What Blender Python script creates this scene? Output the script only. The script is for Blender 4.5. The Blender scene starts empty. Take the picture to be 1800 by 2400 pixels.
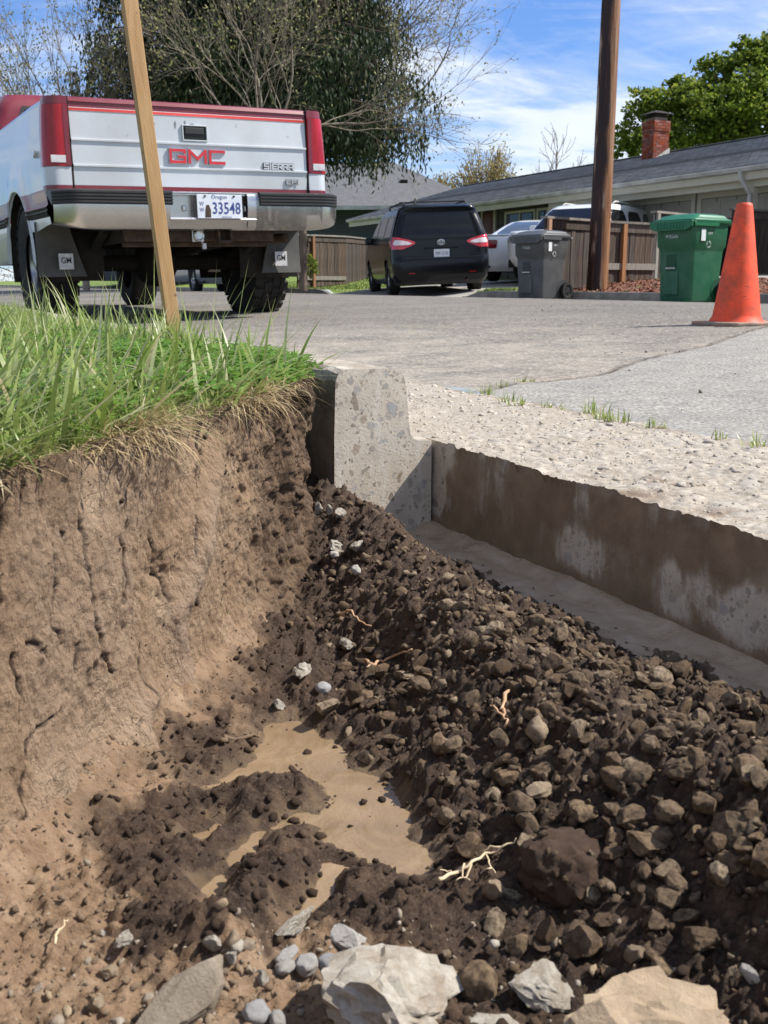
import bpy, math, random
import numpy as np
from mathutils import Vector, Matrix

rng = np.random.default_rng(7)
random.seed(7)
R = math.radians
scene = bpy.context.scene
COL = scene.collection

# ------------------------------------------------------------------ camera
CAMZ = 0.27
PITCH = R(12.57)
cam = bpy.data.cameras.new('camera')
cam.lens = 36.0
cam.sensor_width = 36.0
cam.sensor_fit = 'AUTO'
cam.clip_start = 0.02
cam.clip_end = 1500
cam.dof.use_dof = True
cam.dof.focus_distance = 1.75
cam.dof.aperture_fstop = 20.0
camo = bpy.data.objects.new('camera', cam)
COL.objects.link(camo)
camo.location = (0, 0, CAMZ)
camo.rotation_euler = (R(90) - PITCH, 0, 0)
scene.camera = camo

# ------------------------------------------------------------------ sun, sky, exposure
SUN_AZ = R(4)          # the sun stands to the right, slightly beyond
SUN_EL = R(48)
sl = bpy.data.lights.new('sun', 'SUN')
sl.energy = 5.0
sl.angle = R(0.53)
sl.color = (1.0, 0.95, 0.87)
so = bpy.data.objects.new('sun', sl)
COL.objects.link(so)
SD = Vector((math.cos(SUN_AZ) * math.cos(SUN_EL), math.sin(SUN_AZ) * math.cos(SUN_EL), math.sin(SUN_EL)))
so.rotation_euler = SD.to_track_quat('Z', 'Y').to_euler()
so.location = (6, 1, 8)
scene.view_settings.view_transform = 'Standard'
scene.view_settings.look = 'None'
scene.view_settings.gamma = 1.0
scene.view_settings.exposure = 0.64
try:
    scene.view_settings.use_curve_mapping = False
except Exception:
    pass


def N(nt, typ, ins=None, **props):
    n = nt.nodes.new('ShaderNode' + typ)
    for k, v in props.items():
        setattr(n, k, v)
    for k, v in (ins or {}).items():
        s = n.inputs[k]
        if hasattr(v, 'is_output'):
            nt.links.new(v, s)
        else:
            s.default_value = v
    return n


def ramp(nt, fac, stops, interp='LINEAR'):
    n = N(nt, 'ValToRGB', {'Fac': fac})
    cr = n.color_ramp
    cr.interpolation = interp
    while len(cr.elements) < len(stops):
        cr.elements.new(0.5)
    for e, (p, c) in zip(cr.elements, stops):
        e.position = p
        e.color = (c, c, c, 1) if not hasattr(c, '__len__') else (*c[:3], 1)
    return n.outputs['Color']


def mixc(nt, fac, a, b, mode='MIX'):
    n = nt.nodes.new('ShaderNodeMix')
    n.data_type = 'RGBA'
    n.blend_type = mode
    for k, v in ((0, fac), (6, a), (7, b)):
        if hasattr(v, 'is_output'):
            nt.links.new(v, n.inputs[k])
        elif k == 0:
            n.inputs[k].default_value = v
        else:
            n.inputs[k].default_value = (*v[:3], 1)
    return n.outputs[2]


def mth(nt, op, a, b=None, c=None):
    n = nt.nodes.new('ShaderNodeMath')
    n.operation = op
    for i, v in enumerate((a, b, c)):
        if v is None:
            continue
        if hasattr(v, 'is_output'):
            nt.links.new(v, n.inputs[i])
        else:
            n.inputs[i].default_value = v
    return n.outputs[0]


world = bpy.data.worlds.new('World')
scene.world = world
world.use_nodes = True
wt = world.node_tree
wt.nodes.clear()
sky = N(wt, 'TexSky', sky_type='NISHITA', sun_disc=False)
sky.sun_elevation = SUN_EL
sky.sun_rotation = math.pi / 2 - SUN_AZ
sky.altitude = 60
sky.air_density = 1.0
sky.dust_density = 0.4
sky.ozone_density = 3.0
wco = N(wt, 'TexCoord').outputs['Generated']
sep = N(wt, 'SeparateXYZ', {0: wco})
den = mth(wt, 'ADD', mth(wt, 'ABSOLUTE', sep.outputs[2]), 0.16)
cx = mth(wt, 'DIVIDE', sep.outputs[0], den)
cy = mth(wt, 'DIVIDE', sep.outputs[1], den)
cvec = N(wt, 'CombineXYZ', {0: cx, 1: cy, 2: 0.0}).outputs[0]
cmap = N(wt, 'Mapping', {'Vector': cvec, 'Rotation': (0, 0, R(28)), 'Scale': (0.55, 0.8, 1.0), 'Location': (5.3, 2.2, 0)}).outputs[0]
big = N(wt, 'TexNoise', {'Vector': cmap, 'Scale': 0.85, 'Detail': 8.0, 'Roughness': 0.6, 'Distortion': 0.9}).outputs[0]
cm2 = N(wt, 'Mapping', {'Vector': cvec, 'Rotation': (0, 0, R(38)), 'Scale': (1.0, 2.3, 1.0)}).outputs[0]
fine = N(wt, 'TexNoise', {'Vector': cm2, 'Scale': 1.5, 'Detail': 9.0, 'Roughness': 0.62, 'Distortion': 1.0}).outputs[0]
cl = mth(wt, 'ADD', mth(wt, 'MULTIPLY', big, 0.80), mth(wt, 'MULTIPLY', fine, 0.30))
mask = ramp(wt, cl, [(0.455, 0.06), (0.54, 0.36), (0.61, 0.82), (0.70, 0.98)])
bg1 = N(wt, 'Background', {'Color': mixc(wt, 1.0, sky.outputs[0], (0.40, 0.64, 1.0), 'MULTIPLY'), 'Strength': 0.108})
bg2 = N(wt, 'Background', {'Color': (0.84, 0.89, 0.95, 1), 'Strength': 0.76})
wm = N(wt, 'MixShader', {0: mask, 1: bg1.outputs[0], 2: bg2.outputs[0]})
wo = N(wt, 'OutputWorld', {0: wm.outputs[0]})

# ------------------------------------------------------------------ pixel and road frames
S = 1800 / 1659.0
F = 2400.0
CP, SP = math.cos(PITCH), math.sin(PITCH)
TH = R(26)
DV = np.array((-math.sin(TH), math.cos(TH)))     # along the kerb, away from the viewer
NV = np.array((math.cos(TH), math.sin(TH)))      # across the street


def ray(px, py):
    u = (px * S - 900) / F
    v = (py * S - 1200) / F
    return u, CP - v * SP, -(SP + v * CP)


def at_z(px, py, z):
    u, f, w = ray(px, py)
    t = (z - CAMZ) / w
    return Vector((u * t, f * t, z))


def at_y(px, py, y):
    u, f, w = ray(px, py)
    t = y / f
    return Vector((u * t, y, CAMZ + w * t))


def at_n(px, py, n):
    u, f, w = ray(px, py)
    t = n / (u * NV[0] + f * NV[1])
    return Vector((u * t, f * t, CAMZ + w * t))


def ns(n, s, z=0.0):
    return Vector((n * NV[0] + s * DV[0], n * NV[1] + s * DV[1], z))


def to_ns(p):
    return p[0] * NV[0] + p[1] * NV[1], p[0] * DV[0] + p[1] * DV[1]


# ------------------------------------------------------------------ numpy noise
def _h(ix, iy, iz, seed):
    with np.errstate(over='ignore'):
        h = (ix.astype(np.int64) * 374761393 + iy.astype(np.int64) * 668265263 + iz.astype(np.int64) * 2147483647 + seed * 1274126177) & 0xFFFFFFFF
        h = ((h ^ (h >> 13)) * 1274126177) & 0xFFFFFFFF
        h = (h ^ (h >> 16)) & 0xFFFFFF
    return h / float(0xFFFFFF)


def vnoise(x, y, z=None, seed=0):
    x = np.asarray(x, float); y = np.asarray(y, float)
    z = np.zeros_like(x) if z is None else np.asarray(z, float)
    x0 = np.floor(x); y0 = np.floor(y); z0 = np.floor(z)
    fx, fy, fz = x - x0, y - y0, z - z0
    fx = fx * fx * (3 - 2 * fx); fy = fy * fy * (3 - 2 * fy); fz = fz * fz * (3 - 2 * fz)
    r = 0
    flat = not np.any(fz)
    for dz in ((0,) if flat else (0, 1)):
        wz = 1 if flat else (fz if dz else 1 - fz)
        for dx in (0, 1):
            for dy in (0, 1):
                r = r + wz * (fx if dx else 1 - fx) * (fy if dy else 1 - fy) * _h(x0 + dx, y0 + dy, z0 + dz, seed)
    return r * 2 - 1


def fbm(x, y, z=None, oct=5, gain=0.5, seed=0):
    a, r, k = 1.0, 0, 1.0
    for i in range(oct):
        r = r + a * vnoise(np.asarray(x) * k + 13.7 * i, np.asarray(y) * k + 7.1 * i, None if z is None else np.asarray(z) * k, seed + i)
        a *= gain; k *= 2.03
    return r


def worley(x, y, seed=0):
    """distance to the nearest feature point and that point's random number"""
    x = np.asarray(x, float); y = np.asarray(y, float)
    x0, y0 = np.floor(x), np.floor(y)
    best = np.full(x.shape, 9.0); idv = np.zeros(x.shape); zz = np.zeros(x.shape)
    for dx in (-1, 0, 1):
        for dy in (-1, 0, 1):
            gx, gy = x0 + dx, y0 + dy
            px = gx + 0.1 + 0.8 * _h(gx, gy, zz, seed)
            py = gy + 0.1 + 0.8 * _h(gx, gy, zz + 1, seed)
            d = np.hypot(x - px, y - py)
            m = d < best
            best = np.where(m, d, best)
            idv = np.where(m, _h(gx, gy, zz + 2, seed), idv)
    return best, idv


def sstep(a, b, x):
    t = np.clip((np.asarray(x, float) - a) / (b - a), 0, 1)
    return t * t * (3 - 2 * t)


# ------------------------------------------------------------------ mesh builder
class MB:
    def __init__(s):
        s.v = []; s.f = []; s.m = []

    def add(s, vs, fs, mi=0, M=None):
        o = len(s.v)
        for p in vs:
            p = Vector(p)
            s.v.append(M @ p if M is not None else p)
        for f in fs:
            s.f.append([i + o for i in f]); s.m.append(mi)
        return s

    def box(s, x0, x1, y0, y1, z0, z1, mi=0, M=None):
        return s.add([(x0, y0, z0), (x1, y0, z0), (x1, y1, z0), (x0, y1, z0), (x0, y0, z1), (x1, y0, z1), (x1, y1, z1), (x0, y1, z1)],
                     [(3, 2, 1, 0), (4, 5, 6, 7), (0, 1, 5, 4), (1, 2, 6, 5), (2, 3, 7, 6), (3, 0, 4, 7)], mi, M)

    def tube(s, pts, radii, seg=6, mi=0, cap=True, M=None):
        pts = [Vector(p) for p in pts]
        if not hasattr(radii, '__len__'):
            radii = [radii] * len(pts)
        vs, fs = [], []
        up = None
        for i, p in enumerate(pts):
            t = (pts[min(i + 1, len(pts) - 1)] - pts[max(i - 1, 0)])
            t = t.normalized() if t.length > 1e-9 else Vector((0, 0, 1))
            if up is None:
                up = Vector((0, 0, 1)) if abs(t.z) < 0.9 else Vector((1, 0, 0))
            a = t.cross(up)
            a = a.normalized() if a.length > 1e-6 else t.orthogonal().normalized()
            b = a.cross(t).normalized()
            up = b
            for k in range(seg):
                an = 2 * math.pi * k / seg
                vs.append(p + (a * math.cos(an) + b * math.sin(an)) * radii[i])
        for i in range(len(pts) - 1):
            for k in range(seg):
                k2 = (k + 1) % seg
                fs.append((i * seg + k, i * seg + k2, (i + 1) * seg + k2, (i + 1) * seg + k))
        if cap:
            fs.append(tuple(reversed(range(seg))))
            fs.append(tuple(range((len(pts) - 1) * seg, len(pts) * seg)))
        return s.add(vs, fs, mi, M)

    def lathe(s, prof, seg=24, mi=0, M=None, cap0=True, cap1=True):
        """prof: (radius, z) from bottom to top, about the z axis"""
        vs, fs = [], []
        for r, z in prof:
            for k in range(seg):
                an = 2 * math.pi * k / seg
                vs.append((r * math.cos(an), r * math.sin(an), z))
        for i in range(len(prof) - 1):
            for k in range(seg):
                k2 = (k + 1) % seg
                fs.append((i * seg + k, i * seg + k2, (i + 1) * seg + k2, (i + 1) * seg + k))
        if cap0:
            fs.append(tuple(reversed(range(seg))))
        if cap1:
            fs.append(tuple(range((len(prof) - 1) * seg, len(prof) * seg)))
        return s.add(vs, fs, mi, M)

    def prism(s, poly, a, b, axis='y', mi=0, M=None):
        """poly of 2D points swept along an axis from a to b: axis y takes (x,z), x takes (y,z), z takes (x,y)"""
        def pt(p, q):
            return (p[0], q, p[1]) if axis == 'y' else ((q, p[0], p[1]) if axis == 'x' else (p[0], p[1], q))
        n = len(poly)
        vs = [pt(p, a) for p in poly] + [pt(p, b) for p in poly]
        fs = [tuple(range(n)), tuple(reversed(range(n, 2 * n)))]
        for i in range(n):
            j = (i + 1) % n
            fs.append((i, i + n, j + n, j))
        return s.add(vs, fs, mi, M)

    def loft(s, rings, closed=True, mi=0, caps=False, M=None):
        n = len(rings[0])
        vs = [p for r in rings for p in r]
        fs = []
        for i in range(len(rings) - 1):
            for k in range(n if closed else n - 1):
                k2 = (k + 1) % n
                fs.append((i * n + k, i * n + k2, (i + 1) * n + k2, (i + 1) * n + k))
        if caps:
            fs.append(tuple(reversed(range(n))))
            fs.append(tuple(range((len(rings) - 1) * n, len(rings) * n)))
        return s.add(vs, fs, mi, M)

    def build(s, name, mats, parent=None, smooth=False, bevel=0.0, fix=True, bseg=2):
        me = bpy.data.meshes.new(name)
        me.from_pydata([tuple(p) for p in s.v], [], s.f)
        if not isinstance(mats, (list, tuple)):
            mats = [mats]
        for m in mats:
            me.materials.append(m)
        if len(mats) > 1:
            me.polygons.foreach_set('material_index', s.m)
        if fix:
            import bmesh
            bm = bmesh.new(); bm.from_mesh(me)
            bmesh.ops.recalc_face_normals(bm, faces=bm.faces)
            bm.to_mesh(me); bm.free()
        if smooth:
            me.polygons.foreach_set('use_smooth', [True] * len(me.polygons))
            if smooth is not True:
                me.set_sharp_from_angle(angle=R(smooth))
        o = bpy.data.objects.new(name, me)
        COL.objects.link(o)
        if parent is not None:
            o.parent = parent
        if bevel:
            b = o.modifiers.new('bevel', 'BEVEL')
            b.width = bevel; b.segments = bseg; b.limit_method = 'ANGLE'; b.angle_limit = R(40)
        return o


def grid_mesh(name, X, Y, Z, mats, attrs=None, smooth=True, parent=None):
    """quad sheet from 2D coordinate arrays; attrs: {name: 2D float array} as point attributes"""
    h, w = X.shape
    co = np.stack([X, Y, Z], -1).reshape(-1, 3).astype(np.float32)
    idx = np.arange(h * w).reshape(h, w)
    q = np.stack([idx[:-1, :-1], idx[:-1, 1:], idx[1:, 1:], idx[1:, :-1]], -1).reshape(-1, 4)
    return raw_mesh(name, co, q, mats, attrs, smooth, parent)


def raw_mesh(name, co, q, mats, attrs=None, smooth=True, parent=None):
    k = q.shape[1]
    me = bpy.data.meshes.new(name)
    me.vertices.add(len(co)); me.vertices.foreach_set('co', np.ascontiguousarray(co, np.float32).ravel())
    me.loops.add(q.size); me.loops.foreach_set('vertex_index', np.ascontiguousarray(q, np.int32).ravel())
    me.polygons.add(len(q)); me.polygons.foreach_set('loop_start', np.arange(0, q.size, k, dtype=np.int32))
    if smooth:
        me.polygons.foreach_set('use_smooth', np.ones(len(q), bool))
    for an, arr in (attrs or {}).items():
        a = me.attributes.new(an, 'FLOAT', 'POINT')
        a.data.foreach_set('value', np.ascontiguousarray(arr, np.float32).ravel())
    me.update(calc_edges=True)
    me.validate()
    for m in (mats if isinstance(mats, (list, tuple)) else [mats]):
        me.materials.append(m)
    o = bpy.data.objects.new(name, me)
    COL.objects.link(o)
    if parent is not None:
        o.parent = parent
    return o


def tag(o, label=None, cat=None, group=None, kind=None):
    for k, v in (('label', label), ('category', cat), ('group', group), ('kind', kind)):
        if v:
            o[k] = v
    return o


def thing(name, label, cat, loc=(0, 0, 0), rz=0.0, group=None):
    o = bpy.data.objects.new(name, None)
    COL.objects.link(o)
    o.location = loc
    o.rotation_euler = (0, 0, rz)
    o.empty_display_size = 0.1
    return tag(o, label, cat, group)


def copy_tree(o, parent=None):
    c = o.copy()
    COL.objects.link(c)
    if parent is not None:
        c.parent = parent
    for ch in list(o.children):
        copy_tree(ch, c)
    return c


# ------------------------------------------------------------------ materials
def newmat(name):
    m = bpy.data.materials.new(name)
    m.use_nodes = True
    nt = m.node_tree
    nt.nodes.clear()
    out = N(nt, 'OutputMaterial')
    b = N(nt, 'BsdfPrincipled')
    nt.links.new(b.outputs[0], out.inputs[0])
    return m, nt, b


def bump_to(nt, b, h, strength=0.5, dist=0.01, prev=None):
    n = N(nt, 'Bump', {'Height': h, 'Strength': strength, 'Distance': dist})
    if prev is not None:
        nt.links.new(prev, n.inputs['Normal'])
    nt.links.new(n.outputs[0], b.inputs['Normal'])
    return n.outputs[0]


def pm(name, stops, scale=6.0, detail=6.0, rough=0.7, bump=0.0, bscale=60.0, bdist=0.005, metal=0.0, spec=0.4, stretch=(1, 1, 1), coat=0.0,
       island=0.0, objrand=0.0, rough2=None, trans=0.0, dirt=None, dirt_scale=3.0, dirt_amt=0.5, distort=0.0):
    """procedural noise-ramp material; stops: [(pos, colour)] or one colour"""
    m, nt, b = newmat(name)
    if not hasattr(stops[0], '__len__'):
        c = stops
        stops = [(0.3, tuple(x * 0.88 for x in c)), (0.7, tuple(min(1, x * 1.1) for x in c))]
    co = N(nt, 'TexCoord').outputs['Object']
    if stretch != (1, 1, 1):
        co = N(nt, 'Mapping', {'Vector': co, 'Scale': stretch}).outputs[0]
    nz = N(nt, 'TexNoise', {'Vector': co, 'Scale': scale, 'Detail': detail, 'Roughness': 0.6, 'Distortion': distort}).outputs[0]
    col = ramp(nt, nz, stops)
    if dirt:
        dz = N(nt, 'TexNoise', {'Vector': N(nt, 'TexCoord').outputs['Object'], 'Scale': dirt_scale, 'Detail': 8.0, 'Roughness': 0.65}).outputs[0]
        col = mixc(nt, mth(nt, 'MULTIPLY', ramp(nt, dz, [(0.42, 0.0), (0.62, 1.0)]), dirt_amt), col, dirt)
    if island or objrand:
        rnd = N(nt, 'NewGeometry').outputs['Random Per Island'] if island else N(nt, 'ObjectInfo').outputs['Random']
        a = island or objrand
        hsv = N(nt, 'HueSaturation', {'Color': col, 'Value': mth(nt, 'ADD', 1 - a, mth(nt, 'MULTIPLY', rnd, 2 * a)),
                                      'Saturation': mth(nt, 'ADD', 0.8, mth(nt, 'MULTIPLY', mth(nt, 'FRACT', mth(nt, 'MULTIPLY', rnd, 7.3)), 0.45))})
        col = hsv.outputs[0]
    nt.links.new(col, b.inputs['Base Color'])
    b.inputs['Roughness'].default_value = rough
    if rough2 is not None:
        nt.links.new(ramp(nt, nz, [(0.35, rough), (0.65, rough2)]), b.inputs['Roughness'])
    b.inputs['Metallic'].default_value = metal
    b.inputs['Specular IOR Level'].default_value = spec
    b.inputs['Coat Weight'].default_value = coat
    b.inputs['Coat Roughness'].default_value = 0.06
    b.inputs['Transmission Weight'].default_value = trans
    if bump:
        bz = N(nt, 'TexNoise', {'Vector': co, 'Scale': bscale, 'Detail': 5.0, 'Roughness': 0.62}).outputs[0]
        bump_to(nt, b, bz, bump, bdist)
    return m
# ================================================================== THE GROUND
N_FACE, N_ROAD, N_FAR = 0.857, 1.295, 9.95     # sawn gutter face, gutter/road joint, far kerb (distance across the street)
S_CUT = 1.556                                   # where the kerb was sawn off
N_CURB0 = 0.665
LAWN_Z = 0.122


def road_z(n):
    n = np.asarray(n, float)
    return 0.10 * (1 - ((n - 5.7) / 4.4) ** 2) * (n > 1.3) + 0.0


def seg_dist(x, y, pts):
    """distance from points to a polyline"""
    d = np.full(np.shape(x), 1e9)
    for (ax, ay), (bx, by) in zip(pts[:-1], pts[1:]):
        vx, vy = bx - ax, by - ay
        t = np.clip(((x - ax) * vx + (y - ay) * vy) / (vx * vx + vy * vy + 1e-12), 0, 1)
        d = np.minimum(d, np.hypot(x - ax - t * vx, y - ay - t * vy))
    return d


def inside_poly(x, y, poly):
    c = np.zeros(np.shape(x), bool)
    j = len(poly) - 1
    for i in range(len(poly)):
        xi, yi = poly[i]; xj, yj = poly[j]
        c ^= ((yi > y) != (yj > y)) & (x < (xj - xi) * (y - yi) / (yj - yi + 1e-12) + xi)
        j = i
    return c


def poly_sd(x, y, poly):
    d = seg_dist(x, y, list(poly) + [poly[0]])
    return np.where(inside_poly(x, y, poly), -d, d)


# ---- materials of the ground
def soil_material(name, rough_wet=0.32):
    m, nt, b = newmat(name)
    co = N(nt, 'TexCoord').outputs['Object']
    wet = N(nt, 'Attribute', attribute_name='wet').outputs['Fac']
    mud = N(nt, 'Attribute', attribute_name='mud').outputs['Fac']
    n1 = N(nt, 'TexNoise', {'Vector': co, 'Scale': 28.0, 'Detail': 9.0, 'Roughness': 0.68}).outputs[0]
    n2 = N(nt, 'TexNoise', {'Vector': co, 'Scale': 260.0, 'Detail': 6.0, 'Roughness': 0.75}).outputs[0]
    dry = ramp(nt, n1, [(0.28, (0.19, 0.118, 0.070)), (0.5, (0.285, 0.188, 0.115)), (0.72, (0.39, 0.28, 0.185))])
    dark = ramp(nt, n1, [(0.3, (0.026, 0.0145, 0.0085)), (0.52, (0.052, 0.029, 0.017)), (0.75, (0.115, 0.070, 0.042))])
    w = mth(nt, 'ADD', wet, mth(nt, 'MULTIPLY', mth(nt, 'SUBTRACT', n1, 0.5), 1.1))
    col = mixc(nt, ramp(nt, w, [(0.3, 0.0), (0.7, 1.0)]), dry, dark)
    col = mixc(nt, mth(nt, 'MULTIPLY', ramp(nt, n2, [(0.5, 0.0), (0.75, 1.0)]), 0.35), col, (0.30, 0.22, 0.15))
    slurry = ramp(nt, n1, [(0.3, (0.125, 0.082, 0.047)), (0.7, (0.235, 0.165, 0.10))])
    col = mixc(nt, mud, col, slurry)
    nt.links.new(col, b.inputs['Base Color'])
    rr = mixc(nt, mud, ramp(nt, w, [(0.2, 0.95), (0.9, 0.72)]), (rough_wet,) * 3)
    nt.links.new(rr, b.inputs['Roughness'])
    b.inputs['Specular IOR Level'].default_value = 0.35
    h = mth(nt, 'ADD', mth(nt, 'MULTIPLY', n1, 0.4), mth(nt, 'MULTIPLY', n2, 0.6))
    bump_to(nt, b, h, 1.0, 0.007)
    return m


M_soil = soil_material('soil')


def wall_material():
    m, nt, b = newmat('cut_soil')
    co = N(nt, 'TexCoord').outputs['Object']
    wet = N(nt, 'Attribute', attribute_name='wet').outputs['Fac']
    smear = N(nt, 'Attribute', attribute_name='smear').outputs['Fac']
    n1 = N(nt, 'TexNoise', {'Vector': co, 'Scale': 16.0, 'Detail': 9.0, 'Roughness': 0.66}).outputs[0]
    st = N(nt, 'Mapping', {'Vector': co, 'Rotation': (0.5, 0.0, 0), 'Scale': (1, 3.2, 0.8)}).outputs[0]
    n2 = N(nt, 'TexNoise', {'Vector': st, 'Scale': 75.0, 'Detail': 8.0, 'Roughness': 0.72}).outputs[0]
    n3 = N(nt, 'TexNoise', {'Vector': co, 'Scale': 260.0, 'Detail': 4.0, 'Roughness': 0.7}).outputs[0]
    dry = ramp(nt, n1, [(0.25, (0.205, 0.132, 0.080)), (0.48, (0.315, 0.213, 0.135)), (0.75, (0.43, 0.315, 0.21))])
    dark = ramp(nt, n1, [(0.3, (0.035, 0.021, 0.014)), (0.6, (0.085, 0.052, 0.033)), (0.8, (0.15, 0.10, 0.066))])
    w = mth(nt, 'ADD', wet, mth(nt, 'MULTIPLY', mth(nt, 'SUBTRACT', n1, 0.5), 0.9))
    col = mixc(nt, ramp(nt, w, [(0.28, 0.0), (0.75, 1.0)]), dry, dark)
    col = mixc(nt, mth(nt, 'MULTIPLY', ramp(nt, n2, [(0.34, 1.0), (0.44, 0.0)]), 0.5), col, (0.10, 0.06, 0.037))
    col = mixc(nt, mth(nt, 'MULTIPLY', ramp(nt, n2, [(0.58, 0.0), (0.72, 1.0)]), 0.4), col, (0.42, 0.32, 0.22))
    ck = N(nt, 'TexNoise', {'Vector': N(nt, 'Mapping', {'Vector': co, 'Rotation': (0.75, 0.0, 0), 'Scale': (1, 1.0, 2.6)}).outputs[0], 'Scale': 34.0, 'Detail': 6.0, 'Roughness': 0.62, 'Distortion': 0.6}).outputs[0]
    line = ramp(nt, mth(nt, 'ABSOLUTE', mth(nt, 'SUBTRACT', ck, 0.47)), [(0.0, 1.0), (0.012, 0.0)])
    line = mth(nt, 'MULTIPLY', line, ramp(nt, n1, [(0.50, 0.0), (0.62, 1.0)]))
    col = mixc(nt, mth(nt, 'MULTIPLY', line, 0.5), col, (0.04, 0.024, 0.015))
    col = mixc(nt, mth(nt, 'MULTIPLY', smear, ramp(nt, n2, [(0.4, 0.2), (0.6, 0.8)])), col, (0.36, 0.27, 0.20))
    nt.links.new(col, b.inputs['Base Color'])
    b.inputs['Roughness'].default_value = 0.88
    b.inputs['Specular IOR Level'].default_value = 0.25
    h = mth(nt, 'ADD', mth(nt, 'MULTIPLY', n2, 0.7), mth(nt, 'MULTIPLY', n3, 0.35))
    h = mth(nt, 'SUBTRACT', h, mth(nt, 'MULTIPLY', line, 0.4))
    bump_to(nt, b, h, 1.0, 0.011)
    return m


M_wall = wall_material()


def mud_material(name, c0, c1, rough):
    m, nt, b = newmat(name)
    co = N(nt, 'TexCoord').outputs['Object']
    n1 = N(nt, 'TexNoise', {'Vector': co, 'Scale': 14.0, 'Detail': 7.0, 'Roughness': 0.6, 'Distortion': 1.2}).outputs[0]
    n2 = N(nt, 'TexNoise', {'Vector': co, 'Scale': 220.0, 'Detail': 3.0}).outputs[0]
    col = ramp(nt, n1, [(0.3, c0), (0.7, c1)])
    col = mixc(nt, ramp(nt, n2, [(0.68, 0.0), (0.74, 0.7)]), col, (0.10, 0.065, 0.04))
    nt.links.new(col, b.inputs['Base Color'])
    nt.links.new(ramp(nt, n1, [(0.35, rough), (0.7, rough + 0.22)]), b.inputs['Roughness'])
    b.inputs['Specular IOR Level'].default_value = 0.5
    h = mth(nt, 'ADD', mth(nt, 'MULTIPLY', n1, 0.8), mth(nt, 'MULTIPLY', n2, 0.12))
    bump_to(nt, b, h, 0.35, 0.012)
    return m


M_puddle = mud_material('puddle_mud', (0.175, 0.118, 0.066), (0.27, 0.19, 0.112), 0.14)
M_slurry = mud_material('slurry_mud', (0.27, 0.20, 0.14), (0.40, 0.315, 0.23), 0.22)


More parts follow.
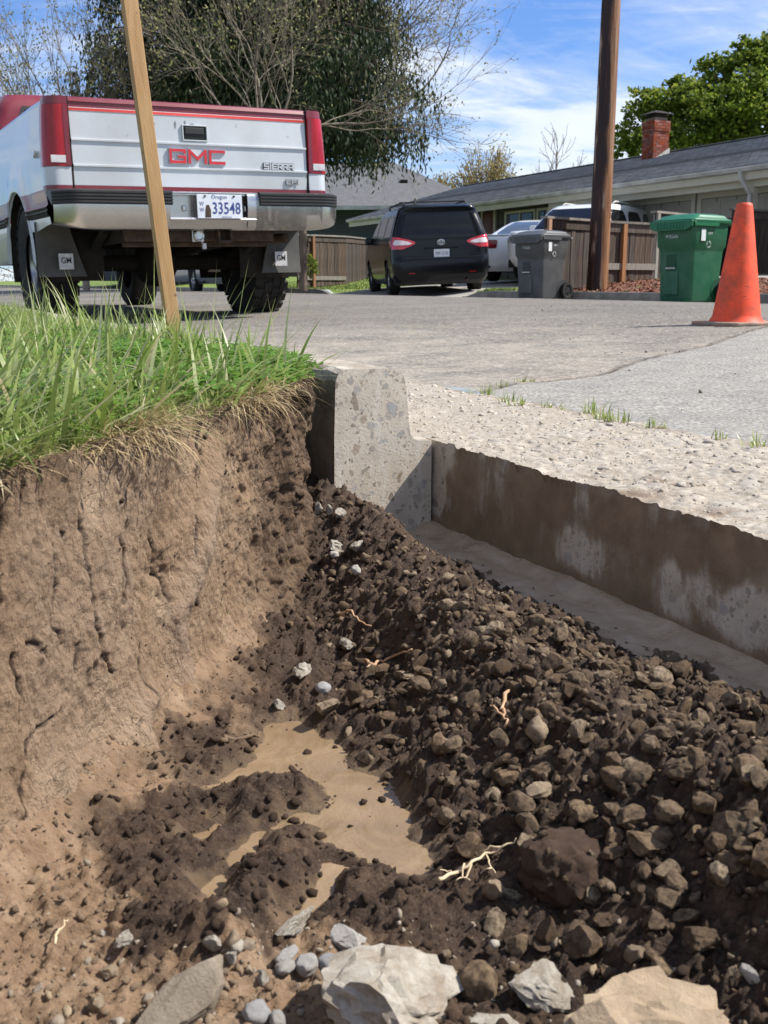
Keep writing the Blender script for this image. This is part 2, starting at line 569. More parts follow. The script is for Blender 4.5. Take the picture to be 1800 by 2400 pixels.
def concrete_section(name, mudmix=0.0):
    """sawn concrete: flat cross-sections of pebbles of many sizes in grey paste"""
    m, nt, b = newmat(name)
    co = N(nt, 'TexCoord').outputs['Object']
    wob = N(nt, 'TexNoise', {'Vector': co, 'Scale': 30.0, 'Detail': 3.0}).outputs[1]
    wv = mixc(nt, 0.040, co, wob, 'ADD')
    col = ramp(nt, N(nt, 'TexNoise', {'Vector': co, 'Scale': 22.0, 'Detail': 9.0, 'Roughness': 0.7}).outputs[0],
               [(0.3, (0.43, 0.37, 0.295)), (0.7, (0.60, 0.53, 0.43))])
    for sc, thr, off in ((135.0, 0.30, 3.1), (64.0, 0.31, 0.7), (36.0, 0.30, 5.3)):
        mp = N(nt, 'Mapping', {'Vector': wv, 'Location': (off, off * 2, off * 3)}).outputs[0]
        v = N(nt, 'TexVoronoi', {'Vector': mp, 'Scale': sc, 'Randomness': 1.0})
        sp = N(nt, 'SeparateColor', {0: v.outputs['Color']})
        lim = mth(nt, 'MULTIPLY', sp.outputs[0], thr + 0.12)
        lim = mth(nt, 'SUBTRACT', lim, 0.03)
        inside = mth(nt, 'LESS_THAN', v.outputs['Distance'], lim)
        rim = mth(nt, 'LESS_THAN', v.outputs['Distance'], mth(nt, 'ADD', lim, 0.025))
        stone = ramp(nt, sp.outputs[1], [(0.0, (0.17, 0.13, 0.10)), (0.25, (0.34, 0.30, 0.25)), (0.45, (0.40, 0.40, 0.39)), (0.62, (0.25, 0.195, 0.145)),
                                         (0.8, (0.47, 0.38, 0.28)), (1.0, (0.33, 0.335, 0.34))])
        stone = mixc(nt, 0.35, stone, N(nt, 'TexNoise', {'Vector': co, 'Scale': sc * 3}).outputs[0], 'OVERLAY')
        col = mixc(nt, mth(nt, 'MULTIPLY', rim, 0.6), col, (0.20, 0.16, 0.12))
        col = mixc(nt, mth(nt, 'MULTIPLY', inside, 0.78), col, stone)
    # pin holes
    v = N(nt, 'TexVoronoi', {'Vector': co, 'Scale': 105.0, 'Randomness': 1.0})
    sp = N(nt, 'SeparateColor', {0: v.outputs['Color']})
    hole = mth(nt, 'LESS_THAN', v.outputs['Distance'], mth(nt, 'MULTIPLY', mth(nt, 'SUBTRACT', sp.outputs[2], 0.78), 0.9))
    col = mixc(nt, hole, col, (0.05, 0.035, 0.025))
    # saw scratches: pale arcs
    wv2 = N(nt, 'Mapping', {'Vector': co, 'Rotation': (0.3, 0.6, 0.2)}).outputs[0]
    arc = N(nt, 'TexWave', {'Vector': wv2, 'Scale': 9.0, 'Distortion': 2.4, 'Detail': 2.0}, wave_type='RINGS').outputs[0]
    col = mixc(nt, mth(nt, 'MULTIPLY', ramp(nt, arc, [(0.95, 0.0), (0.99, 1.0)]), 0.35), col, (0.62, 0.58, 0.51))
    rough = 0.6
    if mudmix:
        st = N(nt, 'Mapping', {'Vector': co, 'Scale': (1, 1, 0.55)}).outputs[0]
        n1 = N(nt, 'TexNoise', {'Vector': st, 'Scale': 9.5, 'Detail': 9.0, 'Roughness': 0.62, 'Distortion': 0.35}).outputs[0]
        low = N(nt, 'Attribute', attribute_name='mud').outputs['Fac']
        drip = N(nt, 'TexNoise', {'Vector': N(nt, 'Mapping', {'Vector': co, 'Scale': (1, 1, 0.12)}).outputs[0], 'Scale': 85.0, 'Detail': 4.0}).outputs[0]
        f = mth(nt, 'ADD', mth(nt, 'ADD', n1, low), mth(nt, 'MULTIPLY', mth(nt, 'SUBTRACT', drip, 0.5), 0.18))
        f = ramp(nt, f, [(0.47, 0.0), (0.55, 0.8), (0.62, 1.0)])
        mudc = ramp(nt, N(nt, 'TexNoise', {'Vector': co, 'Scale': 26.0, 'Detail': 8.0}).outputs[0], [(0.3, (0.15, 0.10, 0.06)), (0.7, (0.24, 0.168, 0.108))])
        col = mixc(nt, 0.25, col, (0.36, 0.33, 0.30))
        col = mixc(nt, mth(nt, 'MULTIPLY', f, 0.95), col, mudc)
        rough = 0.5
    nt.links.new(col, b.inputs['Base Color'])
    b.inputs['Roughness'].default_value = rough
    bump_to(nt, b, N(nt, 'TexNoise', {'Vector': co, 'Scale': 240.0, 'Detail': 5.0}).outputs[0], 0.22, 0.003)
    return m


M_section = concrete_section('sawn_concrete')
M_sawn = concrete_section('sawn_muddy_concrete', 1.0)


def washed_concrete():
    m, nt, b = newmat('washed_concrete')
    co = N(nt, 'TexCoord').outputs['Object']
    hgt = N(nt, 'Attribute', attribute_name='peb').outputs['Fac']
    pid = N(nt, 'Attribute', attribute_name='pid').outputs['Fac']
    dirt = N(nt, 'Attribute', attribute_name='dirt').outputs['Fac']
    n1 = N(nt, 'TexNoise', {'Vector': co, 'Scale': 7.0, 'Detail': 9.0, 'Roughness': 0.7}).outputs[0]
    n2 = N(nt, 'TexNoise', {'Vector': co, 'Scale': 150.0, 'Detail': 6.0, 'Roughness': 0.7}).outputs[0]
    paste = ramp(nt, n2, [(0.3, (0.20, 0.165, 0.125)), (0.6, (0.37, 0.32, 0.255)), (0.8, (0.46, 0.41, 0.335))])
    stone = ramp(nt, pid, [(0.0, (0.23, 0.20, 0.16)), (0.3, (0.40, 0.35, 0.285)), (0.55, (0.30, 0.275, 0.245)), (0.8, (0.45, 0.40, 0.33)), (1.0, (0.26, 0.23, 0.20))])
    col = mixc(nt, ramp(nt, hgt, [(0.12, 0.0), (0.45, 0.85)]), paste, stone)
    col = mixc(nt, mth(nt, 'MULTIPLY', ramp(nt, n1, [(0.5, 0.0), (0.75, 1.0)]), 0.35), col, (0.25, 0.195, 0.145))
    col = mixc(nt, mth(nt, 'MULTIPLY', dirt, 0.85), col, (0.15, 0.098, 0.06))
    nt.links.new(col, b.inputs['Base Color'])
    b.inputs['Roughness'].default_value = 0.82
    bump_to(nt, b, n2, 0.5, 0.004)
    return m


M_washed = washed_concrete()


def road_material():
    m, nt, b = newmat('worn_asphalt')
    co = N(nt, 'TexCoord').outputs['Object']
    patch = N(nt, 'Attribute', attribute_name='patch').outputs['Fac']
    crack = N(nt, 'Attribute', attribute_name='crack').outputs['Fac']
    dust = N(nt, 'Attribute', attribute_name='dust').outputs['Fac']
    n0 = N(nt, 'TexNoise', {'Vector': co, 'Scale': 0.9, 'Detail': 8.0, 'Roughness': 0.62}).outputs[0]
    n1 = N(nt, 'TexNoise', {'Vector': co, 'Scale': 9.0, 'Detail': 9.0, 'Roughness': 0.7}).outputs[0]
    v = N(nt, 'TexVoronoi', {'Vector': co, 'Scale': 85.0})
    grain = N(nt, 'SeparateColor', {0: v.outputs['Color']}).outputs[0]
    n2 = N(nt, 'TexNoise', {'Vector': co, 'Scale': 120.0, 'Detail': 6.0, 'Roughness': 0.75}).outputs[0]
    asp = ramp(nt, grain, [(0.0, (0.060, 0.055, 0.049)), (0.6, (0.130, 0.121, 0.108)), (0.9, (0.205, 0.192, 0.171)), (1.0, (0.34, 0.32, 0.29))])
    asp = mixc(nt, mth(nt, 'MULTIPLY', ramp(nt, n0, [(0.42, 0.0), (0.66, 1.0)]), 0.45), asp, (0.235, 0.21, 0.178))
    pat = ramp(nt, n2, [(0.34, (0.088, 0.084, 0.076)), (0.5, (0.265, 0.252, 0.228)), (0.66, (0.44, 0.42, 0.38))])
    pat = mixc(nt, mth(nt, 'MULTIPLY', ramp(nt, n1, [(0.44, 0.0), (0.6, 1.0)]), 0.4), pat, (0.15, 0.148, 0.142))
    col = mixc(nt, patch, asp, pat)
    streak = N(nt, 'TexNoise', {'Vector': N(nt, 'Mapping', {'Vector': co, 'Rotation': (0, 0, R(26)), 'Scale': (1.0, 1.0, 1)}).outputs[0], 'Scale': 3.2, 'Detail': 12.0, 'Roughness': 0.78}).outputs[0]
    col = mixc(nt, mth(nt, 'MULTIPLY', dust, ramp(nt, streak, [(0.38, 0.10), (0.66, 0.85)])), col, (0.40, 0.35, 0.285))
    col = mixc(nt, crack, col, (0.055, 0.042, 0.03))
    nt.links.new(col, b.inputs['Base Color'])
    b.inputs['Roughness'].default_value = 0.85
    b.inputs['Specular IOR Level'].default_value = 0.3
    bump_to(nt, b, mth(nt, 'ADD', mth(nt, 'MULTIPLY', n2, 0.6), mth(nt, 'MULTIPLY', v.outputs['Distance'], 0.8)), 0.55, 0.006)
    return m


M_road = road_material()

# ---- road
nn = np.concatenate([np.linspace(N_ROAD, 4.4, 130), np.linspace(4.5, N_FAR, 30)])
ss = np.concatenate([np.linspace(-60, 0, 14)[:-1], np.linspace(0, 4.6, 240), np.geomspace(4.65, 12, 50), np.geomspace(12.6, 260, 40)])
NN, SS = np.meshgrid(nn, ss)
X = NN * NV[0] + SS * DV[0]; Y = NN * NV[1] + SS * DV[1]
seam = [at_z(*p, 0.02) for p in ((1005, 850), (1062, 836), (1100, 824), (1180, 818), (1280, 812), (1390, 789), (1450, 778), (1520, 768), (1590, 748), (1670, 731))]
seam = [(p[0], p[1]) for p in seam]
wob = fbm(X * 3, Y * 3, seed=3) * 0.03
dseam = seg_dist(X + wob, Y + wob, seam)
poly = seam + [(6, 2.6), (6, -2), (0.2, -2)]
inp = inside_poly(X, Y, [seam[1]] + seam[2:] + [(6, 3.4), (6, -2), tuple(ns(1.2, -1.5)[:2]), tuple(ns(1.2, 2.5)[:2])])
patch = np.where(inp, 1.0, 0.0) * sstep(-0.01, 0.03, dseam)
crack = np.clip(1.2 - dseam / 0.012, 0, 1) * (0.4 + 0.6 * (fbm(X * 9, Y * 9, seed=5) > -0.1)) * (SS < 4.5)
Z = road_z(NN) + 0.004 * fbm(X * 2.0, Y * 2.0, seed=9) * (SS < 12) + np.where(SS < 5, 0.0015 * fbm(X * 30, Y * 30, seed=4), 0) - 0.006 * np.clip(1 - dseam / 0.012, 0, 1)
Z = Z + 0.014 * (1 - sstep(1.295, 1.6, NN)) * (0.8)
dust = sstep(4.6, 1.4, NN) * sstep(7, 2.5, SS) * (1 - patch) + 0.12
o = grid_mesh('road', X, Y, Z, M_road, {'patch': patch, 'crack': crack, 'dust': np.clip(dust, 0, 1)})
tag(o, kind='structure')


# ---- gutter pan with washed-out pebbles
def pebble_field(x, y):
    wx = x + 0.004 * vnoise(x * 60, y * 60, seed=21); wy = y + 0.004 * vnoise(x * 60, y * 60, seed=22)
    h = np.zeros(np.shape(x)); pid = np.zeros(np.shape(x)); z = np.zeros(np.shape(x))
    for sc, amp, dens, sd in ((0.011, 0.0020, 0.80, 41), (0.021, 0.0038, 0.55, 42), (0.036, 0.0055, 0.30, 43)):
        d, i = worley(wx / sc, wy / (sc * 0.8), sd)
        on = i < dens
        r = 0.28 + 0.25 * ((i * 97.3) % 1)
        p = np.where(on, np.sqrt(np.clip(1 - (d / r) ** 2, 0, 1)), 0)
        z = np.maximum(z, p * amp * (0.6 + 0.6 * ((i * 31.7) % 1)))
        pid = np.where(p > 0.15, (i * 57.7) % 1, pid)
        h = np.maximum(h, p)
    return z, h, pid


def gutter_z(n, s, x, y):
    z, h, pid = pebble_field(x, y)
    base = 0.012 * sstep(N_FACE, 1.3, n) + 0.003 * fbm(x * 9, y * 9, seed=31)
    edge = sstep(1.5, 1.75, s)
    return base + 0.72 * z * (1 - 0.6 * edge), h, pid


ng = np.concatenate([np.linspace(N_FACE, 1.30, 140)])
sg = np.concatenate([np.linspace(-1.6, 0.2, 20)[:-1], np.linspace(0.2, 1.7, 560), np.linspace(1.705, 3.2, 180), np.geomspace(3.22, 12, 60), np.geomspace(12.5, 260, 30)])
NN, SS = np.meshgrid(ng, sg)
edge_w = 0.0035 * fbm(SS * 55, SS * 0, seed=33, oct=4) * np.clip(1 - (NN - N_FACE) / 0.02, 0, 1)
X = (NN + edge_w) * NV[0] + SS * DV[0]; Y = (NN + edge_w) * NV[1] + SS * DV[1]
ZG, PH, PID = gutter_z(NN, SS, X, Y)
spots = [at_z(*p, 0.01) for p in ((1360, 1055), (1560, 1095), (1290, 1010), (1450, 1030))]
dirt = np.zeros_like(X)
for p, r in zip(spots, (0.05, 0.05, 0.03, 0.045)):
    dirt = np.maximum(dirt, np.exp(-((X - p.x) ** 2 + (Y - p.y) ** 2) / r ** 2) * sstep(-0.2, 0.5, fbm(X * 40, Y * 40, seed=12)))
dirt = np.maximum(dirt, sstep(1.27, 1.30, NN + 0.02 * fbm(X * 14, Y * 14, seed=8)) * 0.75)
ZG = ZG - 0.006 * sstep(1.285, 1.30, NN)
o = grid_mesh('gutter', X, Y, ZG, M_washed, {'peb': PH, 'pid': PID, 'dirt': dirt})
tag(o, kind='structure')
gutter = o
# the long sawn face of the gutter slab
sf = sg[(sg <= S_CUT + 0.05)]
k = len(sf)
zt = ZG[:k, 0]
rows = np.linspace(0, 1, 60)
SF, RW = np.meshgrid(sf, rows)
ZF = zt[None, :] * (1 - RW) + (-0.24) * RW
nf = N_FACE + 0.0009 * fbm(SF * 25, ZF * 25, seed=17) + edge_w[:k, 0][None, :] * (1 - sstep(0, 0.05, RW))
lower = sstep(-0.085, -0.150, ZF + 0.035 * sstep(1.5, 0.9, SF) + 0.012 * fbm(SF * 6, ZF * 6, seed=2)) * 0.30 + 0.165 - 0.33 * np.clip(1 - (S_CUT - SF) / 0.10, 0, 1)
lower = lower - 0.13 * sstep(-0.05, -0.085, ZF) * sstep(-0.15, -0.11, ZF) * sstep(1.45, 1.1, SF)
o = grid_mesh('sawn_face', nf * NV[0] + SF * DV[0], nf * NV[1] + SF * DV[1], ZF, M_sawn, {'mud': lower}, parent=gutter)

# ---- kerb: sawn cross-section plus its run beyond
prof = [(0.665, -0.20), (0.667, 0.02), (0.670, 0.112), (0.676, 0.126), (0.690, 0.132), (0.770, 0.131), (0.786, 0.127), (0.796, 0.117), (0.801, 0.100), (0.806, 0.045),
        (0.809, 0.018), (0.816, 0.008), (0.828, 0.004), (0.8515, 0.003), (0.8515, -0.20)]
mb = MB()
rough = random.Random(3)
top = list(prof)
mb.add([ns(a, S_CUT, z) for a, z in prof], [tuple(range(len(prof)))], 1)
rings = []
for sx in [S_CUT, S_CUT + 0.012, S_CUT + 0.05] + [S_CUT + 0.05 + 0.03 * i for i in range(1, 60)] + [3.6, 4.5, 6, 9, 14, 24, 60, 200]:
    ring = []
    for i, (a, z) in enumerate(prof):
        a2 = 0.8575 if (a > 0.85 and sx > S_CUT + 0.03) else a
        j = 0.0022 if S_CUT < sx < 3.6 and 1 < i < 13 else 0
        ring.append(ns(a2 + rough.uniform(-j, j), sx, z + rough.uniform(-j, j)))
    rings.append(ring)
mb.loft(rings, closed=False, mi=0)
M_curb = pm('curb_concrete', [(0.3, (0.27, 0.235, 0.19)), (0.55, (0.42, 0.38, 0.32)), (0.75, (0.50, 0.46, 0.39))], scale=14, detail=10, rough=0.85, bump=0.6, bscale=110, bdist=0.006,
            dirt=(0.20, 0.155, 0.11), dirt_scale=16, dirt_amt=0.6)
curb = mb.build('curb', [M_curb, M_section], fix=False)
tag(curb, kind='structure')

# ---- the cut soil wall on the left
WP = np.array([(-0.62, -1.5), (-0.50, -0.3), (-0.395, 0.3), (-0.312, 0.72), (-0.283, 0.85), (-0.226, 1.054), (-0.168, 1.28), (-0.137, 1.40), (-0.122, 1.50), (-0.119, 1.555),
               (-0.150, 1.59), (-0.185, 1.65), (-0.20, 1.74), (-0.21, 1.86)])
LP = np.array([(-0.122, 1.50), (-0.117, 1.57), (-0.116, 1.63), (-0.113, 1.70), (-0.150, 1.80), (-0.152, 1.86)])


def wall_x(y):
    return np.interp(y, WP[:, 1], WP[:, 0])


def wall_hit(px, py):
    """where the pixel's ray meets the wall: (y along it, z)"""
    u, f, w = ray(px, py)
    ys = np.linspace(0.4, 1.8, 2801)
    i = int(np.argmin(np.abs(wall_x(ys) - u / f * ys)))
    return ys[i], CAMZ + w / f * ys[i]


yw = np.concatenate([np.linspace(-1.5, 0.5, 40)[:-1], np.linspace(0.5, 1.86, 620)])
zw = np.concatenate([np.linspace(-0.26, LAWN_Z + 0.008, 280)])
YW, ZW = np.meshgrid(yw, zw)
XW = wall_x(YW)
far = sstep(1.12, 1.42, YW)
D = 0.008 * fbm(YW * 5.5, ZW * 2.2, seed=51, oct=3) + 0.006 * np.abs(fbm(YW * 13, ZW * 5, seed=52, oct=3))
D += 0.0035 * fbm(YW * 42, ZW * 30, seed=53, oct=4) * (0.6 + 1.6 * far)
D += 0.011 * far * fbm(YW * 28, ZW * 9, seed=54, oct=4)
c, ci = worley(YW * 60, ZW * 60, 55)
D += far * 0.006 * np.clip(0.5 - c, 0, 1)
D += 0.0019 * fbm(YW * 140, ZW * 90 + YW * 90, seed=56, oct=3, gain=0.62) + 0.0012 * np.abs(fbm(YW * 60 - ZW * 40, ZW * 22, seed=66, oct=2))
rag = fbm(YW * 14, ZW * 3, seed=57, oct=3)
D += 0.012 * sstep(0.05, 0.115, ZW) * (rag + 0.2)               # crumbling lip under the turf
D += 0.050 * sstep(-0.10, -0.23, ZW) ** 1.5 * (1 + 0.5 * fbm(YW * 8, ZW * 0, seed=58))
ridge = [wall_hit(*p) for p in ((470, 1010), (440, 1120), (395, 1270), (372, 1330), (385, 1480), (380, 1560))]
rd = seg_dist(YW, ZW, ridge)
D += 0.012 * np.exp(-(rd / 0.018) ** 2)
ridge2 = [wall_hit(*p) for p in ((300, 1500), (265, 1570), (275, 1650), (240, 1720))]
D += 0.014 * np.exp(-(seg_dist(YW, ZW, ridge2) / 0.015) ** 2)
CR = [((160, 1085), (172, 1180), (168, 1215), (178, 1262), (180, 1330), (200, 1400), (238, 1452)), ((52, 1600), (45, 1660), (30, 1740), (12, 1800), (5, 1850)),
      ((212, 1600), (218, 1640), (213, 1690)), ((118, 1540), (75, 1575), (52, 1610)), ((6, 1050), (3, 1180), (2, 1300)), ((330, 1165), (345, 1240), (362, 1300)), ((250, 1150), (262, 1240), (255, 1310)), ((110, 1180), (118, 1260), (112, 1330), (128, 1390)), ((300, 1380), (290, 1450), (300, 1500)), ((410, 1120), (402, 1200)), ((30, 1420), (44, 1500), (38, 1560)), ((150, 1640), (180, 1700), (172, 1760)), ((90, 1760), (100, 1810)),
      ((52, 1050), (48, 1110)), ((60, 1380), (95, 1410), (100, 1440)), ((420, 1010), (418, 1050)), ((150, 1400), (152, 1450))]
wobv = 0.003 * fbm(YW * 60, ZW * 60, seed=60, oct=3)
crk = np.zeros_like(D)
for c in CR:
    pts = [wall_hit(*p) for p in c]
    crk = np.maximum(crk, np.clip(1 - seg_dist(YW + wobv, ZW + wobv, pts) / 0.0036, 0, 1))
D -= 0.0055 * crk
for (px, py, rx, rz, dep) in ((528, 1050, 0.014, 0.030, 0.035), (250, 1290, 0.006, 0.012, 0.012), (440, 1000, 0.008, 0.014, 0.02), (600, 1000, 0.015, 0.05, 0.03), (640, 1060, 0.012, 0.06, 0.03), (345, 1230, 0.012, 0.02, 0.012)):
    y0, z0 = wall_hit(px, py)
    q = np.sqrt(((YW - y0) / rx) ** 2 + ((ZW - z0) / rz) ** 2) + 0.8 * fbm(YW * 75, ZW * 75, seed=61, oct=3)
    D -= dep * 0.5 * np.clip(1.05 - q, 0, 1)
wet = 0.05 + 0.55 * sstep(1.16, 1.40, YW + 0.05 * fbm(YW * 9, ZW * 9, seed=62)) + 0.25 * sstep(0.075, 0.115, ZW) + 0.6 * sstep(1.54, 1.62, YW)  # last term paints the recess beside the kerb dark, standing for its shade
wet += 0.25 * sstep(0.2, 0.6, fbm(YW * 5, ZW * 7, seed=63)) - 0.22 * sstep(-0.12, -0.22, ZW) * sstep(1.0, 0.85, YW)
wet = np.clip(wet + crk * 1.2, 0, 1)  # crack lines drawn dark through this value too
smear = np.exp(-(rd / 0.022) ** 2) * sstep(0.16, -0.05, ZW) + 0.5 * np.exp(-(seg_dist(YW, ZW, ridge2) / 0.03) ** 2)
smear += 0.45 * sstep(0.25, 0.7, fbm(YW * 7, ZW * 3, seed=64))
NX, NY = math.cos(R(15)), -math.sin(R(15))
o = grid_mesh('soil_wall', XW + D * NX, YW + D * NY, ZW, M_wall, {'wet': wet, 'smear': np.clip(smear, 0, 1)})
tag(o, kind='structure')
WALL_D = D
WALL_PTS = np.stack([XW + D * NX, YW + D * NY, ZW], -1)

# ---- trench floor
PUD_Z = -0.196
MUD_Z = -0.152
pud = [(600, 1535), (545, 1585), (520, 1625), (500, 1680), (590, 1690), (660, 1660), (715, 1700), (700, 1790), (745, 1840), (850, 1890), (915, 1925), (948, 1890), (905, 1770), (830, 1690), (745, 1640),
       (715, 1590), (650, 1555)]
pud = [(720 + (a - 720) * 0.88, 1710 + (b_ - 1710) * 0.90) for a, b_ in pud]
pud = [tuple(at_z(*p, PUD_Z)[:2]) for p in pud]
chan = [[tuple(at_z(*p, PUD_Z)[:2]) for p in c] for c in (((690, 1770), (640, 1760), (600, 1790)), ((440, 1985), (470, 1900), (520, 1850), (560, 1800)), ((720, 1880), (690, 1940), (640, 1990)), ((455, 1700), (520, 1670)),
                                                          ((430, 1810), (470, 1790)))]
blob = [(560, 1740, 0.050, 0.016), (620, 1690, 0.03, 0.012), (450, 1790, 0.03, 0.006), (560, 1920, 0.055, 0.014), (640, 1930, 0.04, 0.014), (400, 1950, 0.06, 0.012), (330, 2020, 0.05, 0.010), (800, 1960, 0.045, 0.016),
        (880, 2010, 0.04, 0.014), (520, 2010, 0.03, 0.018), (440, 2060, 0.03, 0.015), (760, 1930, 0.03, 0.012), (300, 1880, 0.035, 0.008)]
blob = [(*at_z(px, py, -0.185)[:2], r, h) for px, py, r, h in blob]
pale_spots = [(*at_z(px, py, -0.185)[:2], r) for px, py, r in ((330, 1720, 0.03), (330, 1560, 0.03), (90, 2050, 0.08), (40, 2150, 0.09), (150, 1950, 0.04), (620, 2120, 0.05), (560, 2170, 0.05), (700, 2040, 0.03),
                                                            (470, 1560, 0.03), (540, 2180, 0.06), (900, 2070, 0.03))]


def floor_base(x, y):
    n, s = to_ns((x, y))
    wd = (x - wall_x(y)) * math.cos(R(15))
    z = -0.188 + 0.0 * x
    nc = 0.565 + 0.10 * sstep(0.8, 1.5, s)
    z = z + 0.082 * np.exp(-((n - nc) / 0.105) ** 2) * sstep(0.05, 0.45, s)
    z = z + 0.15 * np.exp(-((n - 0.82) / 0.12) ** 2) * sstep(0.74, 0.40, s)  # out-of-view ridge, raised for the shade it casts
    z = z + 0.045 * sstep(1.15, 1.60, s) * sstep(0.86, 0.60, n)           # rises towards the sawn kerb
    z = z + 0.17 * np.exp(-((n - 0.70) ** 2 + (s - 0.36) ** 2) / 0.15 ** 2)   # unseen mound added on the right to shade the near floor
    z = z - 0.035 * np.exp(-((n - 0.50) / 0.06) ** 2 - ((s - 1.02) / 0.10) ** 2)   # undercut hollow in the heap
    z = z + (0.045 - 0.03 * sstep(1.1, 1.4, y)) * np.exp(-np.clip(wd, 0, 9) / 0.035) + 0.03 * sstep(0.58, 0.42, y) * sstep(0.1, -0.3, x)
    z = z + (np.maximum(z, MUD_Z + 0.010 - 0.05 * (n - 0.68)) - z) * sstep(0.58, 0.66, n) * sstep(0.5, 0.7, s)
    z = np.where(n > 0.70, z + (MUD_Z - 0.010 - z) * sstep(0.72, 0.80, n) * sstep(0.50, 0.75, s), z)
    return z, n, s, wd


def floor_z(x, y, full=False):
    x = np.asarray(x, float); y = np.asarray(y, float)
    z, n, s, wd = floor_base(x, y)
    heapy = sstep(0.34, 0.46, n + 0.04 * fbm(x * 9, y * 9, seed=70)) * sstep(0.84, 0.76, n)
    darkb = np.zeros_like(x)
    for bx, by, r, h in blob:
        g = np.exp(-(((x - bx) ** 2 + (y - by) ** 2) / r ** 2) ** 1.5)
        z = z + 0.55 * h * g
        darkb = np.maximum(darkb, g)
    rgh = 0.50 + 0.8 * heapy + 0.35 * darkb
    z = z + rgh * 0.008 * fbm(x * 18, y * 18, seed=71, oct=4)
    c, i = worley(x * 34 + 0.3 * fbm(x * 50, y * 50, seed=74, oct=2), y * 34, 72)
    z = z + rgh * 0.012 * np.clip(0.55 - c, 0, 1) * i
    c, i2 = worley(x * 85, y * 85, 73)
    z = z + rgh * 0.0062 * np.clip(0.6 - c, 0, 1) * (0.4 + i2)
    z = z + (0.45 + 0.55 * rgh) * 0.0056 * fbm(x * 105, y * 105, seed=75, oct=4, gain=0.68)
    sd = poly_sd(x + 0.008 * fbm(x * 30, y * 30, seed=76), y + 0.008 * fbm(x * 30, y * 30, seed=77), pud)
    for c in chan:
        sd = np.minimum(sd, seg_dist(x, y, c) - 0.004 + 0.006 * fbm(x * 40, y * 40, seed=78))
    dip = sstep(0.030, -0.010, sd)
    z = z + (np.minimum(z, PUD_Z - 0.004) - z) * dip
    if not full:
        return z
    wet = 0.84 + 0.3 * heapy + 0.4 * darkb - 0.70 * np.exp(-np.clip(wd, 0, 9) / 0.05) - 0.45 * sstep(0.22, 0.08, n) * sstep(0.8, 0.55, y) + 0.25 * fbm(x * 11, y * 11, seed=79, oct=3)
    for bx, by, r in pale_spots:
        wet = wet - 0.8 * np.exp(-(((x - bx) ** 2 + (y - by) ** 2) / r ** 2)) * (0.6 + 0.5 * fbm(x * 40, y * 40, seed=80))
    mud = 0.85 * sstep(0.020, -0.006, sd + 0.016 * fbm(x * 60, y * 60, seed=81)) * 0.9
    mud = np.maximum(mud, sstep(0.755, 0.785, n + 0.02 * fbm(x * 20, y * 20, seed=82)) * 0.9)
    return z, np.clip(wet, 0, 1), np.clip(mud, 0, 1)


yf = np.concatenate([np.linspace(-1.5, 0.42, 60)[:-1], np.geomspace(0.42, 1.95, 560)])
uf = np.linspace(-0.44, 0.66, 460)
U, Y = np.meshgrid(uf, yf)
X = U * np.where(Y < 0.42, 1.05 + 0.2 * (0.42 - Y), (Y + 0.55) * 0.62 + 0.45)
ZFL, wet, mud = floor_z(X, Y, True)
o = grid_mesh('trench_floor', X, Y, ZFL, M_soil, {'wet': wet, 'mud': mud})
tag(o, kind='structure')

# back of the trench, behind the viewer
mb = MB()
bk = [(-0.63, -1.48), (0.2, -1.5), (1.6, -1.3)]
mb.loft([[Vector((x, y, -0.26)) for x, y in bk], [Vector((x, y, 0.0)) for x, y in bk], [Vector((x, y, LAWN_Z)) for x, y in bk]], closed=False)
o = mb.build('trench_end', M_soil); tag(o, kind='structure')

# puddle and slurry: wet mud surfaces that meet the soil at their own shoreline
def sheet(name, poly_ns, z, mat, res, amp, seed):
    (x0, x1), (y0, y1) = poly_ns
    xs = np.arange(x0, x1, res); ys = np.arange(y0, y1, res)
    XX, YY = np.meshgrid(xs, ys)
    Z = z + amp * fbm(XX * 25, YY * 25, seed=seed, oct=3)
    o = grid_mesh(name, XX, YY, Z, mat)
    return tag(o, kind='structure')


px = [p[0] for p in pud]; py = [p[1] for p in pud]
sheet('puddle', ((-0.24, 0.10), (0.60, 1.12)), PUD_Z, M_puddle, 0.003, 0.0011, 90)
nsl = np.linspace(0.655, 0.862, 70); ssl = np.linspace(0.2, 1.62, 420)
NN, SS = np.meshgrid(nsl, ssl)
XS = NN * NV[0] + SS * DV[0]; YS = NN * NV[1] + SS * DV[1]
o = grid_mesh('slurry', XS, YS, MUD_Z + 0.004 * fbm(XS * 14, YS * 14, seed=91, oct=4) + 0.010 * sstep(0.82, 0.86, NN), M_slurry)
tag(o, kind='structure')

# ---- lawn ground on the left
def lawn_edge(y):
    y = np.asarray(y, float)
    e = wall_x(np.minimum(y, 1.86)) - 0.006
    e = np.where(y > 1.50, np.interp(np.minimum(y, 1.86), LP[:, 1], LP[:, 0]) - 0.006, e)
    sy = (y - N_CURB0 * NV[1]) / DV[1]
    cx = N_CURB0 * NV[0] + sy * DV[0]
    return np.where(y > 1.86, cx, e)


yl = np.concatenate([np.linspace(-40, -1.5, 12)[:-1], np.linspace(-1.5, 0.5, 30)[:-1], np.linspace(0.5, 3.5, 170), np.geomspace(3.55, 12, 60), np.geomspace(12.5, 260, 40)])
tl = np.concatenate([[0.0, 0.004, 0.010], np.linspace(0.02, 1.6, 60), np.geomspace(1.65, 12, 20), np.geomspace(12.5, 200, 20)])
YL, TL = np.meshgrid(yl, tl, indexing='ij')
XL = lawn_edge(YL) - TL


def lawn_z(x, y, t):
    return LAWN_Z + 0.012 * fbm(x * 5, y * 5, seed=95, oct=4) * sstep(0, 0.1, t) + 0.012 * sstep(0.05, 0.5, t) - 0.05 * sstep(6, 30, t) * 0


